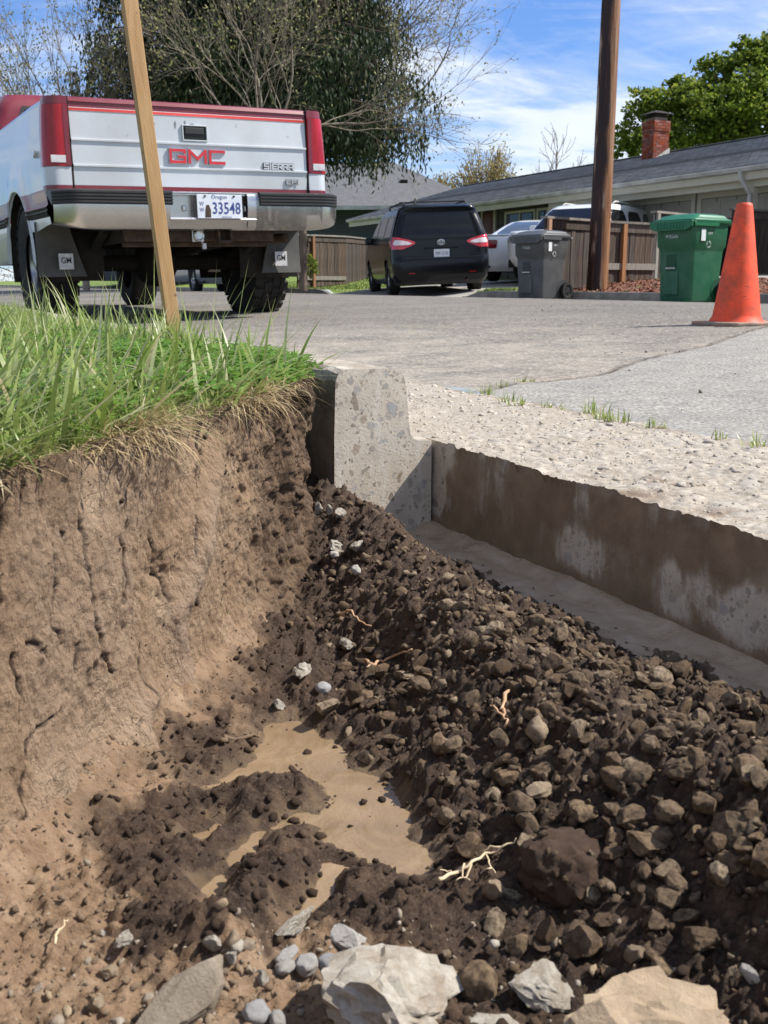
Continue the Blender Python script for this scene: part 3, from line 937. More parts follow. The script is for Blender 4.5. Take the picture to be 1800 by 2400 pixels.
M_lawn = pm('turf', [(0.3, (0.05, 0.055, 0.022)), (0.5, (0.075, 0.10, 0.03)), (0.7, (0.16, 0.13, 0.065))], scale=30, detail=8, rough=0.95, bump=0.9, bscale=160, bdist=0.01)
o = grid_mesh('lawn', XL, YL, lawn_z(XL, YL, TL), M_lawn)
tag(o, kind='structure')
# ================================================================== ACROSS THE STREET: GROUND, KERB, DRIVEWAY
def sn(px, n, py=690):
    p = at_n(px, py, n)
    return to_ns(p)[1]


S_DR0 = sn(1010, 10.0)     # right end of the driveway mouth
S_DR1 = sn(712, 10.0)      # left end


def far_z(n, s):
    n = np.asarray(n, float); s = np.asarray(s, float)
    base = 0.135 + 0.15 * sstep(10.6, 15.5, n) + 0.012 * np.clip(s - 18, 0, 25) * sstep(10.5, 14, n)
    base = base + 0.13 * sstep(10.2, 12.2, n) * sstep(S_DR0 - 0.4, S_DR0 - 2.2, s) * sstep(3, 6, s)   # mulched bank
    mouth = sstep(S_DR0 - 0.35, S_DR0 + 0.25, s) * sstep(S_DR1 + 0.35, S_DR1 - 0.25, s)
    drop = (0.13 * (1 - sstep(9.95, 11.3, n))) * mouth
    return base - drop


M_flawn = pm('far_lawn', [(0.3, (0.10, 0.15, 0.03)), (0.55, (0.16, 0.225, 0.045)), (0.75, (0.25, 0.27, 0.08))], scale=3, detail=9, rough=0.9, bump=0.8, bscale=40, bdist=0.03)
nn = np.concatenate([np.linspace(10.08, 13.5, 40), np.linspace(13.7, 18, 14), [22, 30, 50, 120, 400]])
ss = np.concatenate([[-200, -60, -20], np.linspace(-5, 34, 160), [36, 40, 50, 80, 200, 500]])
NN, SS = np.meshgrid(nn, ss)
XX = NN * NV[0] + SS * DV[0]; YY = NN * NV[1] + SS * DV[1]
o = grid_mesh('far_ground', XX, YY, far_z(NN, SS) - 0.01 * (NN > 15) + 0.01 * fbm(XX, YY, seed=140), M_flawn)
tag(o, kind='structure')
M_concrete = pm('drive_concrete', [(0.3, (0.25, 0.235, 0.21)), (0.7, (0.37, 0.35, 0.315))], scale=2.5, detail=9, rough=0.88, bump=0.3, bscale=60)
nn = np.linspace(9.95, 16.9, 60); ss = np.linspace(S_DR0 + 0.1, S_DR1 - 0.1, 50)
NN, SS = np.meshgrid(nn, ss)
XX = NN * NV[0] + SS * DV[0]; YY = NN * NV[1] + SS * DV[1]
o = grid_mesh('driveway', XX, YY, far_z(NN, SS) + 0.012, M_concrete); tag(o, kind='structure')
nn = np.linspace(12.9, 16.9, 10); ss = np.linspace(4, sn(1200, 15), 30)
NN, SS = np.meshgrid(nn, ss)
o = grid_mesh('garage_driveway', NN * NV[0] + SS * DV[0], NN * NV[1] + SS * DV[1], far_z(NN, SS) + 0.02, M_concrete); tag(o, kind='structure')
# far kerbs
M_fcurb = pm('far_kerb_concrete', [(0.3, (0.12, 0.11, 0.095)), (0.7, (0.24, 0.22, 0.19))], scale=5, detail=9, rough=0.9, bump=0.5, bscale=40)
for a, b_ in ((-60, S_DR0 + 0.15), (S_DR1 - 0.15, 200)):
    mb = MB()
    rings = []
    sv = np.unique(np.concatenate([[a, b_], np.arange(max(a, 0), min(b_, 60), 0.5)]))
    for s in sv:
        dip = 0.0
        for e in (S_DR0 + 0.15, S_DR1 - 0.15):
            dip = max(dip, 1 - min(1, abs(s - e) / 0.7))
        zt = 0.145 - 0.13 * dip
        rings.append([ns(9.93, s, -0.05), ns(9.945, s, zt - 0.025), ns(9.97, s, zt), ns(10.07, s, zt + 0.002), ns(10.11, s, zt - 0.05)])
    mb.loft(rings, closed=False)
    o = mb.build('far_curb', M_fcurb, smooth=40); tag(o, kind='structure')
# bark mulch
M_mulch = pm('bark_mulch', [(0.3, (0.11, 0.045, 0.028)), (0.55, (0.20, 0.085, 0.052)), (0.75, (0.30, 0.155, 0.10))], scale=26, detail=6, rough=0.9, bump=0.9, bscale=40, bdist=0.03)
nn = np.linspace(10.10, 13.0, 60); ss = np.linspace(4.0, S_DR0 - 1.9, 160)
NN, SS = np.meshgrid(nn, ss)
XX = NN * NV[0] + SS * DV[0]; YY = NN * NV[1] + SS * DV[1]
o = grid_mesh('mulch_bed', XX, YY, far_z(NN, SS) + 0.012 + 0.02 * fbm(XX * 6, YY * 6, seed=141, oct=3), M_mulch); tag(o, kind='structure')
nm = 9000
n_ = rng.uniform(10.12, 12.9, nm); s_ = rng.uniform(5.0, S_DR0 - 1.9, nm)
k = blade_mesh if False else None
bx = n_ * NV[0] + s_ * DV[0]; by = n_ * NV[1] + s_ * DV[1]; bz = far_z(n_, s_) + 0.015 + 0.02 * fbm(bx * 6, by * 6, seed=141, oct=3)
L = rng.uniform(0.015, 0.05, nm); W = rng.uniform(0.006, 0.014, nm); az = rng.uniform(0, 6.28, nm); tl_ = rng.normal(0, 0.4, nm)
q = np.array([(-1, -1, 0), (1, -1, 0), (1, 1, 0), (-1, 1, 0)], float)
V = np.empty((nm, 4, 3))
for i in range(4):
    u = q[i, 0] * L; v = q[i, 1] * W
    V[:, i, 0] = bx + u * np.cos(az) - v * np.sin(az); V[:, i, 1] = by + u * np.sin(az) + v * np.cos(az); V[:, i, 2] = bz + u * np.sin(tl_) + 0.004
M_chip = stone_like = pm('bark_chip', [(0.3, (0.15, 0.06, 0.036)), (0.6, (0.25, 0.11, 0.068)), (0.8, (0.36, 0.20, 0.135))], scale=40, rough=0.85, island=0.4)
o = raw_mesh('bark_chips', V.reshape(-1, 3), np.arange(nm * 4).reshape(-1, 4), M_chip, smooth=False); tag(o, kind='stuff')
# grass on the far verge and lawns
def far_tuft(nm, n0, n1, s0, s1, h0, h1, name):
    n_ = rng.uniform(n0, n1, nm); s_ = rng.uniform(s0, s1, nm)
    bx = n_ * NV[0] + s_ * DV[0]; by = n_ * NV[1] + s_ * DV[1]; bz = far_z(n_, s_) - 0.01
    h = rng.uniform(h0, h1, nm); w = rng.uniform(0.008, 0.02, nm); az = rng.uniform(0, 6.28, nm); lx = rng.normal(0, 0.4, nm) * h; ly = rng.normal(0, 0.4, nm) * h
    V = np.empty((nm, 3, 3))
    for i, (e, t) in enumerate(((-1, 0), (1, 0), (0, 1))):
        V[:, i, 0] = bx + e * w * np.cos(az) + lx * t; V[:, i, 1] = by + e * w * np.sin(az) + ly * t; V[:, i, 2] = bz + h * t
    return tag(raw_mesh(name, V.reshape(-1, 3), np.arange(nm * 3).reshape(-1, 3), M_farblade, smooth=False), kind='stuff')


M_farblade = pm('far_grass_blade', [(0.3, (0.12, 0.18, 0.035)), (0.7, (0.24, 0.29, 0.075))], scale=2, rough=0.7, island=0.3)
far_tuft(6000, 10.12, 11.6, S_DR0 - 2.0, S_DR0 + 0.1, 0.03, 0.09, 'verge_grass')
far_tuft(14000, 10.12, 15.5, S_DR1 - 0.2, S_DR1 + 10, 0.03, 0.06, 'neighbour_grass')
far_tuft(4000, 12.6, 15.5, S_DR0 - 2.5, S_DR0 + 0.1, 0.03, 0.06, 'garden_grass')
# ================================================================== SHARED VEHICLE PIECES
def paint(name, c, rough=0.32, coat=0.6, metal=0.0, dirt=None, dirt_amt=0.3, dirt_scale=1.6, var=0.06):
    return pm(name, [(0.35, tuple(x * (1 - var) for x in c)), (0.65, tuple(min(1, x * (1 + var)) for x in c))], scale=2.2, detail=5, rough=rough, metal=metal, coat=coat, spec=0.5,
              dirt=dirt, dirt_amt=dirt_amt, dirt_scale=dirt_scale)


M_chrome = pm('dull_chrome', [(0.3, (0.50, 0.49, 0.47)), (0.7, (0.66, 0.65, 0.63))], scale=5, rough=0.20, rough2=0.34, metal=1.0, dirt=(0.30, 0.27, 0.23), dirt_amt=0.25, dirt_scale=5)
M_chrome2 = pm('bright_chrome', (0.75, 0.75, 0.75), scale=5, rough=0.1, metal=1.0)
M_rubber = pm('tyre_rubber', [(0.3, (0.016, 0.015, 0.014)), (0.7, (0.035, 0.032, 0.029))], scale=12, rough=0.85, bump=0.2, bscale=70, spec=0.25)
M_blackpl = pm('black_plastic', [(0.3, (0.018, 0.018, 0.018)), (0.7, (0.034, 0.033, 0.031))], scale=8, rough=0.5, bump=0.1, bscale=80, spec=0.4)
M_under = pm('underbody', [(0.3, (0.012, 0.010, 0.008)), (0.6, (0.026, 0.020, 0.016)), (0.8, (0.05, 0.034, 0.024))], scale=9, rough=0.9, bump=0.3, bscale=60)
M_rust = pm('rusty_steel', [(0.3, (0.03, 0.021, 0.016)), (0.6, (0.072, 0.044, 0.029)), (0.8, (0.14, 0.09, 0.062))], scale=20, rough=0.8, bump=0.3, bscale=90)
M_glass = pm('dark_glass', [(0.3, (0.006, 0.007, 0.008)), (0.7, (0.012, 0.013, 0.015))], scale=2, rough=0.04, spec=0.32, coat=0.0)
M_lens = pm('red_lens', [(0.3, (0.22, 0.004, 0.010)), (0.5, (0.30, 0.007, 0.013)), (0.7, (0.42, 0.014, 0.022))], scale=5, rough=0.2, coat=0.15, spec=0.35, stretch=(3, 3, 0.6))
M_lens2 = pm('dark_red_lens', [(0.3, (0.13, 0.005, 0.010)), (0.7, (0.19, 0.007, 0.013))], scale=6, rough=0.12, coat=0.7)
M_clear = pm('clear_lens', [(0.3, (0.42, 0.40, 0.40)), (0.7, (0.62, 0.60, 0.60))], scale=30, rough=0.12, coat=0.7)
M_rim = pm('alloy', [(0.3, (0.30, 0.30, 0.30)), (0.7, (0.42, 0.42, 0.42))], scale=10, rough=0.3, metal=0.9)
M_plate = pm('plate_white', [(0.3, (0.55, 0.59, 0.66)), (0.7, (0.70, 0.72, 0.75))], scale=12, rough=0.4)
M_blueink = pm('plate_blue', (0.035, 0.06, 0.22), scale=20, rough=0.5)
M_white = pm('broken_white', (0.7, 0.7, 0.68), scale=20, rough=0.6)
M_print = pm('white_print', (0.62, 0.64, 0.63), scale=30, rough=0.6)


def text(name, s, size, mat, parent, loc, rot, extrude=0.0, sx=1.0, bold=0.0, align='CENTER', shear=0.0, res=2):
    cu = bpy.data.curves.new(name, 'FONT')
    cu.body = s; cu.size = size; cu.extrude = extrude; cu.align_x = align; cu.align_y = 'CENTER'; cu.offset = bold; cu.shear = shear; cu.resolution_u = res
    tmp = bpy.data.objects.new(name, cu)
    COL.objects.link(tmp)
    dg = bpy.context.evaluated_depsgraph_get()
    me = bpy.data.meshes.new_from_object(tmp.evaluated_get(dg))
    bpy.data.objects.remove(tmp)
    me.materials.clear(); me.materials.append(mat)
    me.name = name
    o = bpy.data.objects.new(name, me)
    COL.objects.link(o)
    if parent is not None:
        o.parent = parent
    o.location = loc; o.rotation_euler = rot; o.scale = (sx, 1, 1)
    return o


def strokes(lines, w):
    """block lettering: polylines in (x,z) drawn with a bar of width w; returns prism polygons"""
    out = []
    for ln in lines:
        for (x0, z0), (x1, z1) in zip(ln[:-1], ln[1:]):
            dx, dz = x1 - x0, z1 - z0
            L = math.hypot(dx, dz)
            ux, uz = dx / L * w / 2, dz / L * w / 2
            out.append([(x0 - ux - uz, z0 - uz + ux), (x1 + ux - uz, z1 + uz + ux), (x1 + ux + uz, z1 + uz - ux), (x0 - ux + uz, z0 - uz - ux)])
    return out


LETTER = {'G': [[(1, .82), (1, 1), (0, 1), (0, 0), (1, 0), (1, .45), (.62, .45)]], 'M': [[(0, 0), (0, 1)], [(0, 1), (.5, .3), (1, 1)], [(1, 1), (1, 0)]], 'C': [[(1, 1), (0, 1), (0, 0), (1, 0)]],
          'S': [[(1, 1), (0, 1), (0, .5), (1, .5), (1, 0), (0, 0)]], 'I': [[(.5, 0), (.5, 1)]], 'E': [[(1, 1), (0, 1), (0, 0), (1, 0)], [(0, .5), (.9, .5)]], 'R': [[(0, 0), (0, 1), (1, 1), (1, .45), (0, .45)], [(.5, .45), (1, 0)]],
          'A': [[(0, 0), (0, 1), (1, 1), (1, 0)], [(0, .4), (1, .4)]], 'F': [[(0, 0), (0, 1), (1, 1)], [(0, .5), (.9, .5)]], 'P': [[(0, 0), (0, 1), (1, 1), (1, .45), (0, .45)]]}


def block_word(name, word, x0, z0, h, cw, gap, w, y, depth, mat, parent, grow=0.0):
    mb = MB()
    x = x0
    for ch in word:
        c = cw * (0.3 if ch == 'I' else 1.15 if ch == 'M' else 1.0)
        polys = strokes([[(x + a * c, z0 + b * h) for a, b in ln] for ln in LETTER[ch]], w + grow)
        for i, p in enumerate(polys):
            mb.prism(p, y - 0.0002 * (i % 3), y + depth)
        x += c + gap
    return mb.build(name, mat, parent)


def wheel(parent, loc, r, w, side, tread=0, rimmat=None, rim_r=0.62, spokes=5, name='wheel'):
    """axis along local x; side +1 shows its face towards +x"""
    g = bpy.data.objects.new(name, None); COL.objects.link(g); g.parent = parent; g.location = loc; g.empty_display_size = 0.1
    Mx = Matrix.Rotation(R(90), 4, 'Y')
    mb = MB()
    hw = w / 2
    rr = r * rim_r
    mb.lathe([(rr, -hw * 0.80), (r * 0.80, -hw * 1.02), (r * 0.93, -hw * 0.97), (r * 0.985, -hw * 0.82), (r, -hw * 0.5), (r, hw * 0.5), (r * 0.985, hw * 0.82), (r * 0.93, hw * 0.97), (r * 0.80, hw * 1.02), (rr, hw * 0.80)], 40, M=Mx, cap0=False, cap1=False)
    if tread:
        for k in range(tread):
            a = 2 * math.pi * k / tread
            Rm = Matrix.Rotation(a, 4, 'X')
            for j, (x0, x1) in enumerate(((-hw * 1.0, -hw * 0.5), (-hw * 0.42, 0.0), (0.04 * w, hw * 0.46), (hw * 0.54, hw * 1.0))):
                off = (0.5 if j % 2 else 0) * 2 * math.pi / tread
                Rm2 = Matrix.Rotation(a + off, 4, 'X')
                half = r * math.pi / tread * 0.68
                mb.box(x0, x1, -half, half, r * 0.955, r * 1.028, M=Rm2)
    t = mb.build('tyre', M_rubber, g, smooth=40)
    mb = MB()
    sgn = side
    mb.lathe([(0.001, hw * 0.30 * sgn), (rr * 0.22, hw * 0.34 * sgn), (rr * 0.9, hw * 0.25 * sgn), (rr * 0.97, hw * 0.62 * sgn), (rr * 1.02, hw * 0.66 * sgn), (rr * 1.02, -hw * 0.8 * sgn)], 32, M=Mx, cap0=False, cap1=False)
    for k in range(spokes):
        Rm = Matrix.Rotation(2 * math.pi * k / spokes, 4, 'X')
        mb.box(min(hw * 0.3 * sgn, hw * 0.56 * sgn), max(hw * 0.3 * sgn, hw * 0.56 * sgn), -rr * 0.11, rr * 0.11, rr * 0.15, rr * 0.97, M=Rm)
    mb.lathe([(rr * 0.2, hw * 0.3 * sgn), (rr * 0.2, hw * 0.6 * sgn), (rr * 0.14, hw * 0.64 * sgn)], 20, M=Mx)
    mb.build('rim', rimmat or M_rim, g, smooth=35)
    return g


class Shell:
    """car body from plan outlines at successive heights: (z, y rear, y front, half width, rear corner, front corner)"""
    def __init__(s, levels):
        s.L = np.array(levels, float)

    def lev(s, z):
        L = s.L
        return [np.interp(z, L[:, 0], L[:, k]) for k in range(1, 6)]

    def rear_y(s, x, z):
        yr, yf, hw, rr, rf = s.lev(z)
        e = abs(x) - (hw - rr)
        if e <= 0:
            return yr
        t = min(e / rr, 1.0)
        return yr + rr * (1 - (1 - t ** 2.3) ** (1 / 2.3))

    def side_x(s, y, z):
        yr, yf, hw, rr, rf = s.lev(z)
        if y < yr + rr:
            t = min((yr + rr - y) / rr, 1.0)
            return hw - rr * (1 - (1 - t ** 2.3) ** (1 / 2.3))
        if y > yf - rf:
            t = min((y - yf + rf) / rf, 1.0)
            return hw - rf * (1 - (1 - t ** 2.3) ** (1 / 2.3))
        return hw

    def front_y(s, x, z):
        yr, yf, hw, rr, rf = s.lev(z)
        e = abs(x) - (hw - rf)
        if e <= 0:
            return yf
        t = min(e / rf, 1.0)
        return yf - rf * (1 - (1 - t ** 2.3) ** (1 / 2.3))

    def outline(s, z, k=9):
        yr, yf, hw, rr, rf = s.lev(z)
        pts = []
        for i in range(5):
            pts.append((hw - rr) * i / 5 if True else 0)
        rear = [(x, yr) for x in pts]
        arc = []
        for i in range(k):
            a = (i / (k - 1)) * math.pi / 2
            cx, cy = math.sin(a) ** (2 / 2.3), math.cos(a) ** (2 / 2.3)
            arc.append((hw - rr + rr * cx, yr + rr - rr * cy))
        side = [(hw, yr + rr + (yf - rf - yr - rr) * i / 24) for i in range(1, 24)]
        arcf = []
        for i in range(k):
            a = (i / (k - 1)) * math.pi / 2
            cx, cy = math.cos(a) ** (2 / 2.3), math.sin(a) ** (2 / 2.3)
            arcf.append((hw - rf + rf * cx, yf - rf + rf * cy))
        fr = [((hw - rf) * (4 - i) / 5, yf) for i in range(5)]
        right = rear + arc + side + arcf + fr
        left = [(-x, y) for x, y in reversed(right[1:-1])]
        return right + left

    def mesh(s, mats, name, parent, zs, arches=(), arch_r=0.36, matfn=None):
        rings = [[Vector((x, y, z)) for x, y in s.outline(z)] for z in zs]
        mb = MB()
        n = len(rings[0])
        vs = [p for r in rings for p in r]
        fs, ms = [], []
        for i in range(len(rings) - 1):
            for k in range(n):
                k2 = (k + 1) % n
                c = (rings[i][k] + rings[i + 1][k2]) / 2
                if any(abs(c.x) > 0.5 * s.L[:, 3].max() and math.hypot(c.y - ay, c.z - az) < arch_r for ay, az in arches):
                    continue
                fs.append((i * n + k, i * n + k2, (i + 1) * n + k2, (i + 1) * n + k)); ms.append(matfn(c) if matfn else 0)
        fs.append(tuple(range((len(rings) - 1) * n, len(rings) * n))); ms.append(matfn(Vector((0, 2, zs[-1]))) if matfn else 0)
        mb.v = vs; mb.f = fs; mb.m = ms
        o = mb.build(name, mats, parent, smooth=50)
        return o

    def rear_patch(s, rows, off, mat, name, parent, nx=14, thick=True):
        """rows: (z, x0, x1) upward"""
        zz = [r[0] for r in rows]
        zf = np.linspace(zz[0], zz[-1], max(len(zz), 9))
        rings = []
        for z in zf:
            x0 = np.interp(z, zz, [r[1] for r in rows]); x1 = np.interp(z, zz, [r[2] for r in rows])
            rings.append([Vector((x, s.rear_y(x, z) - off, z)) for x in np.linspace(x0, x1, nx)])
        return MB().loft(rings, closed=False).build(name, mat, parent, smooth=True)

    def side_patch(s, rows, side, off, mat, name, parent, ny=14):
        zz = [r[0] for r in rows]
        zf = np.linspace(zz[0], zz[-1], max(len(zz), 9))
        rings = []
        for z in zf:
            y0 = np.interp(z, zz, [r[1] for r in rows]); y1 = np.interp(z, zz, [r[2] for r in rows])
            rings.append([Vector((side * (s.side_x(y, z) + off), y, z)) for y in np.linspace(y0, y1, ny)])
        return MB().loft(rings, closed=False).build(name, mat, parent, smooth=True)

    def front_patch(s, rows, off, mat, name, parent, nx=14):
        zz = [r[0] for r in rows]
        zf = np.linspace(zz[0], zz[-1], max(len(zz), 9))
        rings = []
        for z in zf:
            x0 = np.interp(z, zz, [r[1] for r in rows]); x1 = np.interp(z, zz, [r[2] for r in rows])
            rings.append([Vector((x, s.front_y(x, z) + off, z)) for x in np.linspace(x0, x1, nx)])
        return MB().loft(rings, closed=False).build(name, mat, parent, smooth=True)


# ================================================================== THE PICKUP
M_silver = paint('pickup_white', (0.50, 0.53, 0.555), rough=0.28, coat=0.5, dirt=(0.36, 0.34, 0.31), dirt_amt=0.35)
M_maroon = paint('pickup_maroon', (0.16, 0.008, 0.020), rough=0.38, coat=0.25, dirt=(0.30, 0.10, 0.11), dirt_amt=0.25)
M_redstripe = paint('red_stripe', (0.62, 0.045, 0.035), rough=0.4, coat=0.3)
M_orange = paint('amber_stripe', (0.36, 0.14, 0.035), rough=0.4, coat=0.3)
M_gold = M_orange
M_flap = pm('mud_flap', [(0.3, (0.06, 0.058, 0.054)), (0.7, (0.10, 0.096, 0.088))], scale=6, rough=0.7, bump=0.2, bscale=30)
M_scratch = pm('bare_scrape', (0.20, 0.20, 0.20), scale=20, rough=0.7)
M_redletter = pm('red_letter', (0.52, 0.02, 0.025), scale=20, rough=0.3, coat=0.5)
truck = thing('pickup_truck', 'white and maroon pickup truck parked by the grass, seen from behind', 'pickup truck', (-1.205, 7.02, 0.020))
truck.rotation_euler = (0, R(-1.3), R(29))
truck.scale = (1.0, 1.0, 1.045)
TG = 0.79
# tailgate
tg = MB()
rows = [(0.788, 0.012), (0.803, 0.0), (0.806, 0.0), (0.827, -0.001), (0.829, -0.002), (0.930, -0.006), (0.934, -0.016), (0.944, -0.016), (0.948, -0.004), (1.075, -0.004), (1.079, -0.014), (1.089, -0.014), (1.093, -0.004),
        (1.243, 0.000), (1.246, -0.003), (1.262, -0.003), (1.265, 0.001), (1.292, 0.002), (1.296, -0.006), (1.318, 0.004), (1.325, 0.020), (1.325, 0.055)]
mats_row = []
for (z0, _), (z1, _) in zip(rows[:-1], rows[1:]):
    zm = (z0 + z1) / 2
    mats_row.append(1 if zm < 0.828 or zm > 1.264 else 2 if 1.2445 < zm < 1.2635 else 0)
vs, fs = [], []
xs = np.linspace(-TG, TG, 25)
for z, y in rows:
    for x in xs:
        crown = 0.006 * (x / TG) ** 2 + 0.004 * math.sin(3.1 * x + 9 * z) * (0.9 < z < 1.25) * 0.6
        vs.append((x, y + crown, z))
for i in range(len(rows) - 1):
    for k in range(24):
        tg.add([vs[i * 25 + k], vs[i * 25 + k + 1], vs[(i + 1) * 25 + k + 1], vs[(i + 1) * 25 + k]], [(0, 1, 2, 3)], mats_row[i])
tailgate = tg.build('tailgate', [M_silver, M_maroon, M_redstripe], truck, smooth=25)
MB().box(-TG, TG, 0.02, 0.06, 0.79, 1.32).build('tailgate_core', M_maroon, tailgate)
# handle recess
hx = 0.0
mb = MB()
for (x0, x1, z0, z1) in ((-0.085, 0.085, 1.188, 1.196), (-0.085, 0.085, 1.100, 1.108), (-0.085, -0.077, 1.108, 1.188), (0.077, 0.085, 1.108, 1.188)):
    mb.box(x0, x1, -0.016, 0.004, z0, z1)
mb.build('handle_bezel', M_silver, tailgate, bevel=0.003)
MB().box(-0.077, 0.077, -0.0075, -0.004, 1.108, 1.188).build('handle_recess', pm('recess_black', (0.008, 0.008, 0.008), rough=0.4), tailgate)
MB().box(-0.066, 0.060, -0.016, -0.009, 1.142, 1.180).build('handle', M_blackpl, tailgate, bevel=0.003)
# lettering
block_word('letters', 'GMC', -0.172, 0.976, 0.068, 0.094, 0.032, 0.0165, -0.019, 0.014, M_redletter, tailgate)
block_word('letter_outline', 'GMC', -0.172, 0.976, 0.068, 0.094, 0.032, 0.0165, -0.0135, 0.010, M_chrome, tailgate, 0.006)
block_word('model_letters', 'SIERRA', 0.475, 0.952, 0.030, 0.030, 0.010, 0.0085, -0.0135, 0.006, M_silver, tailgate)
block_word('model_outline', 'SIERRA', 0.475, 0.952, 0.030, 0.030, 0.010, 0.0085, -0.0085, 0.006, M_blackpl, tailgate, 0.006)
block_word('badge_letters', 'EFI', 0.635, 0.862, 0.024, 0.030, 0.010, 0.0055, -0.0115, 0.004, M_silver, tailgate)
block_word('badge_outline', 'EFI', 0.635, 0.862, 0.024, 0.030, 0.010, 0.0055, -0.0085, 0.004, M_under, tailgate, 0.0035)
sc = MB()
for (x, z, w, h) in ((-0.125, 1.195, 0.016, 0.055), (-0.06, 1.205, 0.013, 0.048), (-0.05, 1.18, 0.02, 0.03), (-0.262, 1.192, 0.012, 0.010), (-0.015, 1.20, 0.03, 0.012), (0.29, 1.205, 0.006, 0.02), (-0.55, 1.165, 0.006, 0.006), (0.66, 1.155, 0.01, 0.008), (-0.44, 1.12, 0.004, 0.02)):
    pts = [(x + w * 0.5 * math.cos(a) * random.uniform(0.5, 1.1), z + h * 0.5 * math.sin(a) * random.uniform(0.6, 1.1)) for a in np.linspace(0, 6.28, 9)[:-1]]
    sc.add([(p[0], -0.0055 + 0.006 * (p[0] / TG) ** 2, p[1]) for p in pts], [tuple(range(8))])
s_ = sc.build('paint_scrapes', M_scratch, tailgate); s_['kind'] = 'stuff'
# tail lamps and corner posts
for sd in (-1, 1):
    def post(z0, z1, name, mat, par, nz=10, x_in=0.80, bul=0.0, inset=0.0):
        rings = []
        for z in np.linspace(z0, z1, nz):
            tz = (z - 0.80) / 0.52
            xo = 0.958 - 0.030 * max(0, tz) ** 2
            r_ = 0.085
            ring = [(x_in + 0.006 * (1 - tz), 0.02), (x_in + 0.006 * (1 - tz), -0.006 - bul)]
            for a in np.linspace(0, math.pi / 2, 8):
                ring.append((xo - r_ + (r_ + bul) * math.sin(a), -0.006 + r_ - (r_ + bul) * math.cos(a)))
            ring.append((xo + bul * 0.6, 0.13 + (0.05 if inset else 0)))
            rings.append([Vector((sd * x, y, z)) for x, y in ring])
        return MB().loft(rings, closed=False, caps=False).build(name, mat, par, smooth=50)
    lamp = post(0.932, 1.275, 'tail_lamp', M_lens, truck, 14, bul=0.006)
    # reversing lens with a dark frame at the lamp's foot, dark inner edge strip
    rev = MB()
    xa, xb = (0.835, 0.925)
    rev.box(min(sd * xa, sd * xb), max(sd * xa, sd * xb), -0.0165, -0.010, 0.950, 0.992)
    rev.build('reverse_lens', M_clear, lamp, bevel=0.002)
    st = MB(); st.box(min(sd * 0.8035, sd * 0.832), max(sd * 0.8035, sd * 0.832), -0.0145, -0.0115, 0.935, 1.272); st.build('lens_edge', M_lens2, lamp)
    post(0.792, 0.826, 'post_foot', M_maroon, truck, 4)
    post(0.826, 0.930, 'post_lower', M_silver, truck, 6)
    post(1.277, 1.322, 'post_cap', M_maroon, truck, 6)
    mb = MB(); mb.box(min(sd * 0.792, sd * 0.799), max(sd * 0.792, sd * 0.799), 0.0, 0.03, 0.79, 1.322); mb.build('seam', M_under, truck)
# bed sides
AX_Y, AX_Z, TR = 1.05, 0.385, 0.385
zr = [0.40, 0.48, 0.60, 0.640, 0.652, 0.664, 0.668, 0.678, 0.682, 0.692, 0.696, 0.708, 0.722, 0.745, 0.785, 0.800, 0.812, 0.86, 0.95, 1.05, 1.15, 1.24, 1.282, 1.297, 1.310, 1.322]
def side_prof(z):
    return float(np.interp(z, [0.40, 0.50, 0.62, 0.72, 0.85, 0.95, 1.15, 1.26, 1.285, 1.30, 1.322], [0.890, 0.925, 0.942, 0.950, 0.958, 0.960, 0.952, 0.936, 0.930, 0.934, 0.915]))
def side_mat(z, y):
    if z < 0.655: return 0
    if z < 0.71:
        return 3 if int((z - 0.655) / 0.0125) % 2 == 0 else 0 if False else 3
    if z < 0.735: return 1
    if z < 0.795: return 4 if (0.16 < y < 0.52 or y > 1.6) else 1
    if z < 0.815: return 1
    if z > 1.29: return 0
    return 0
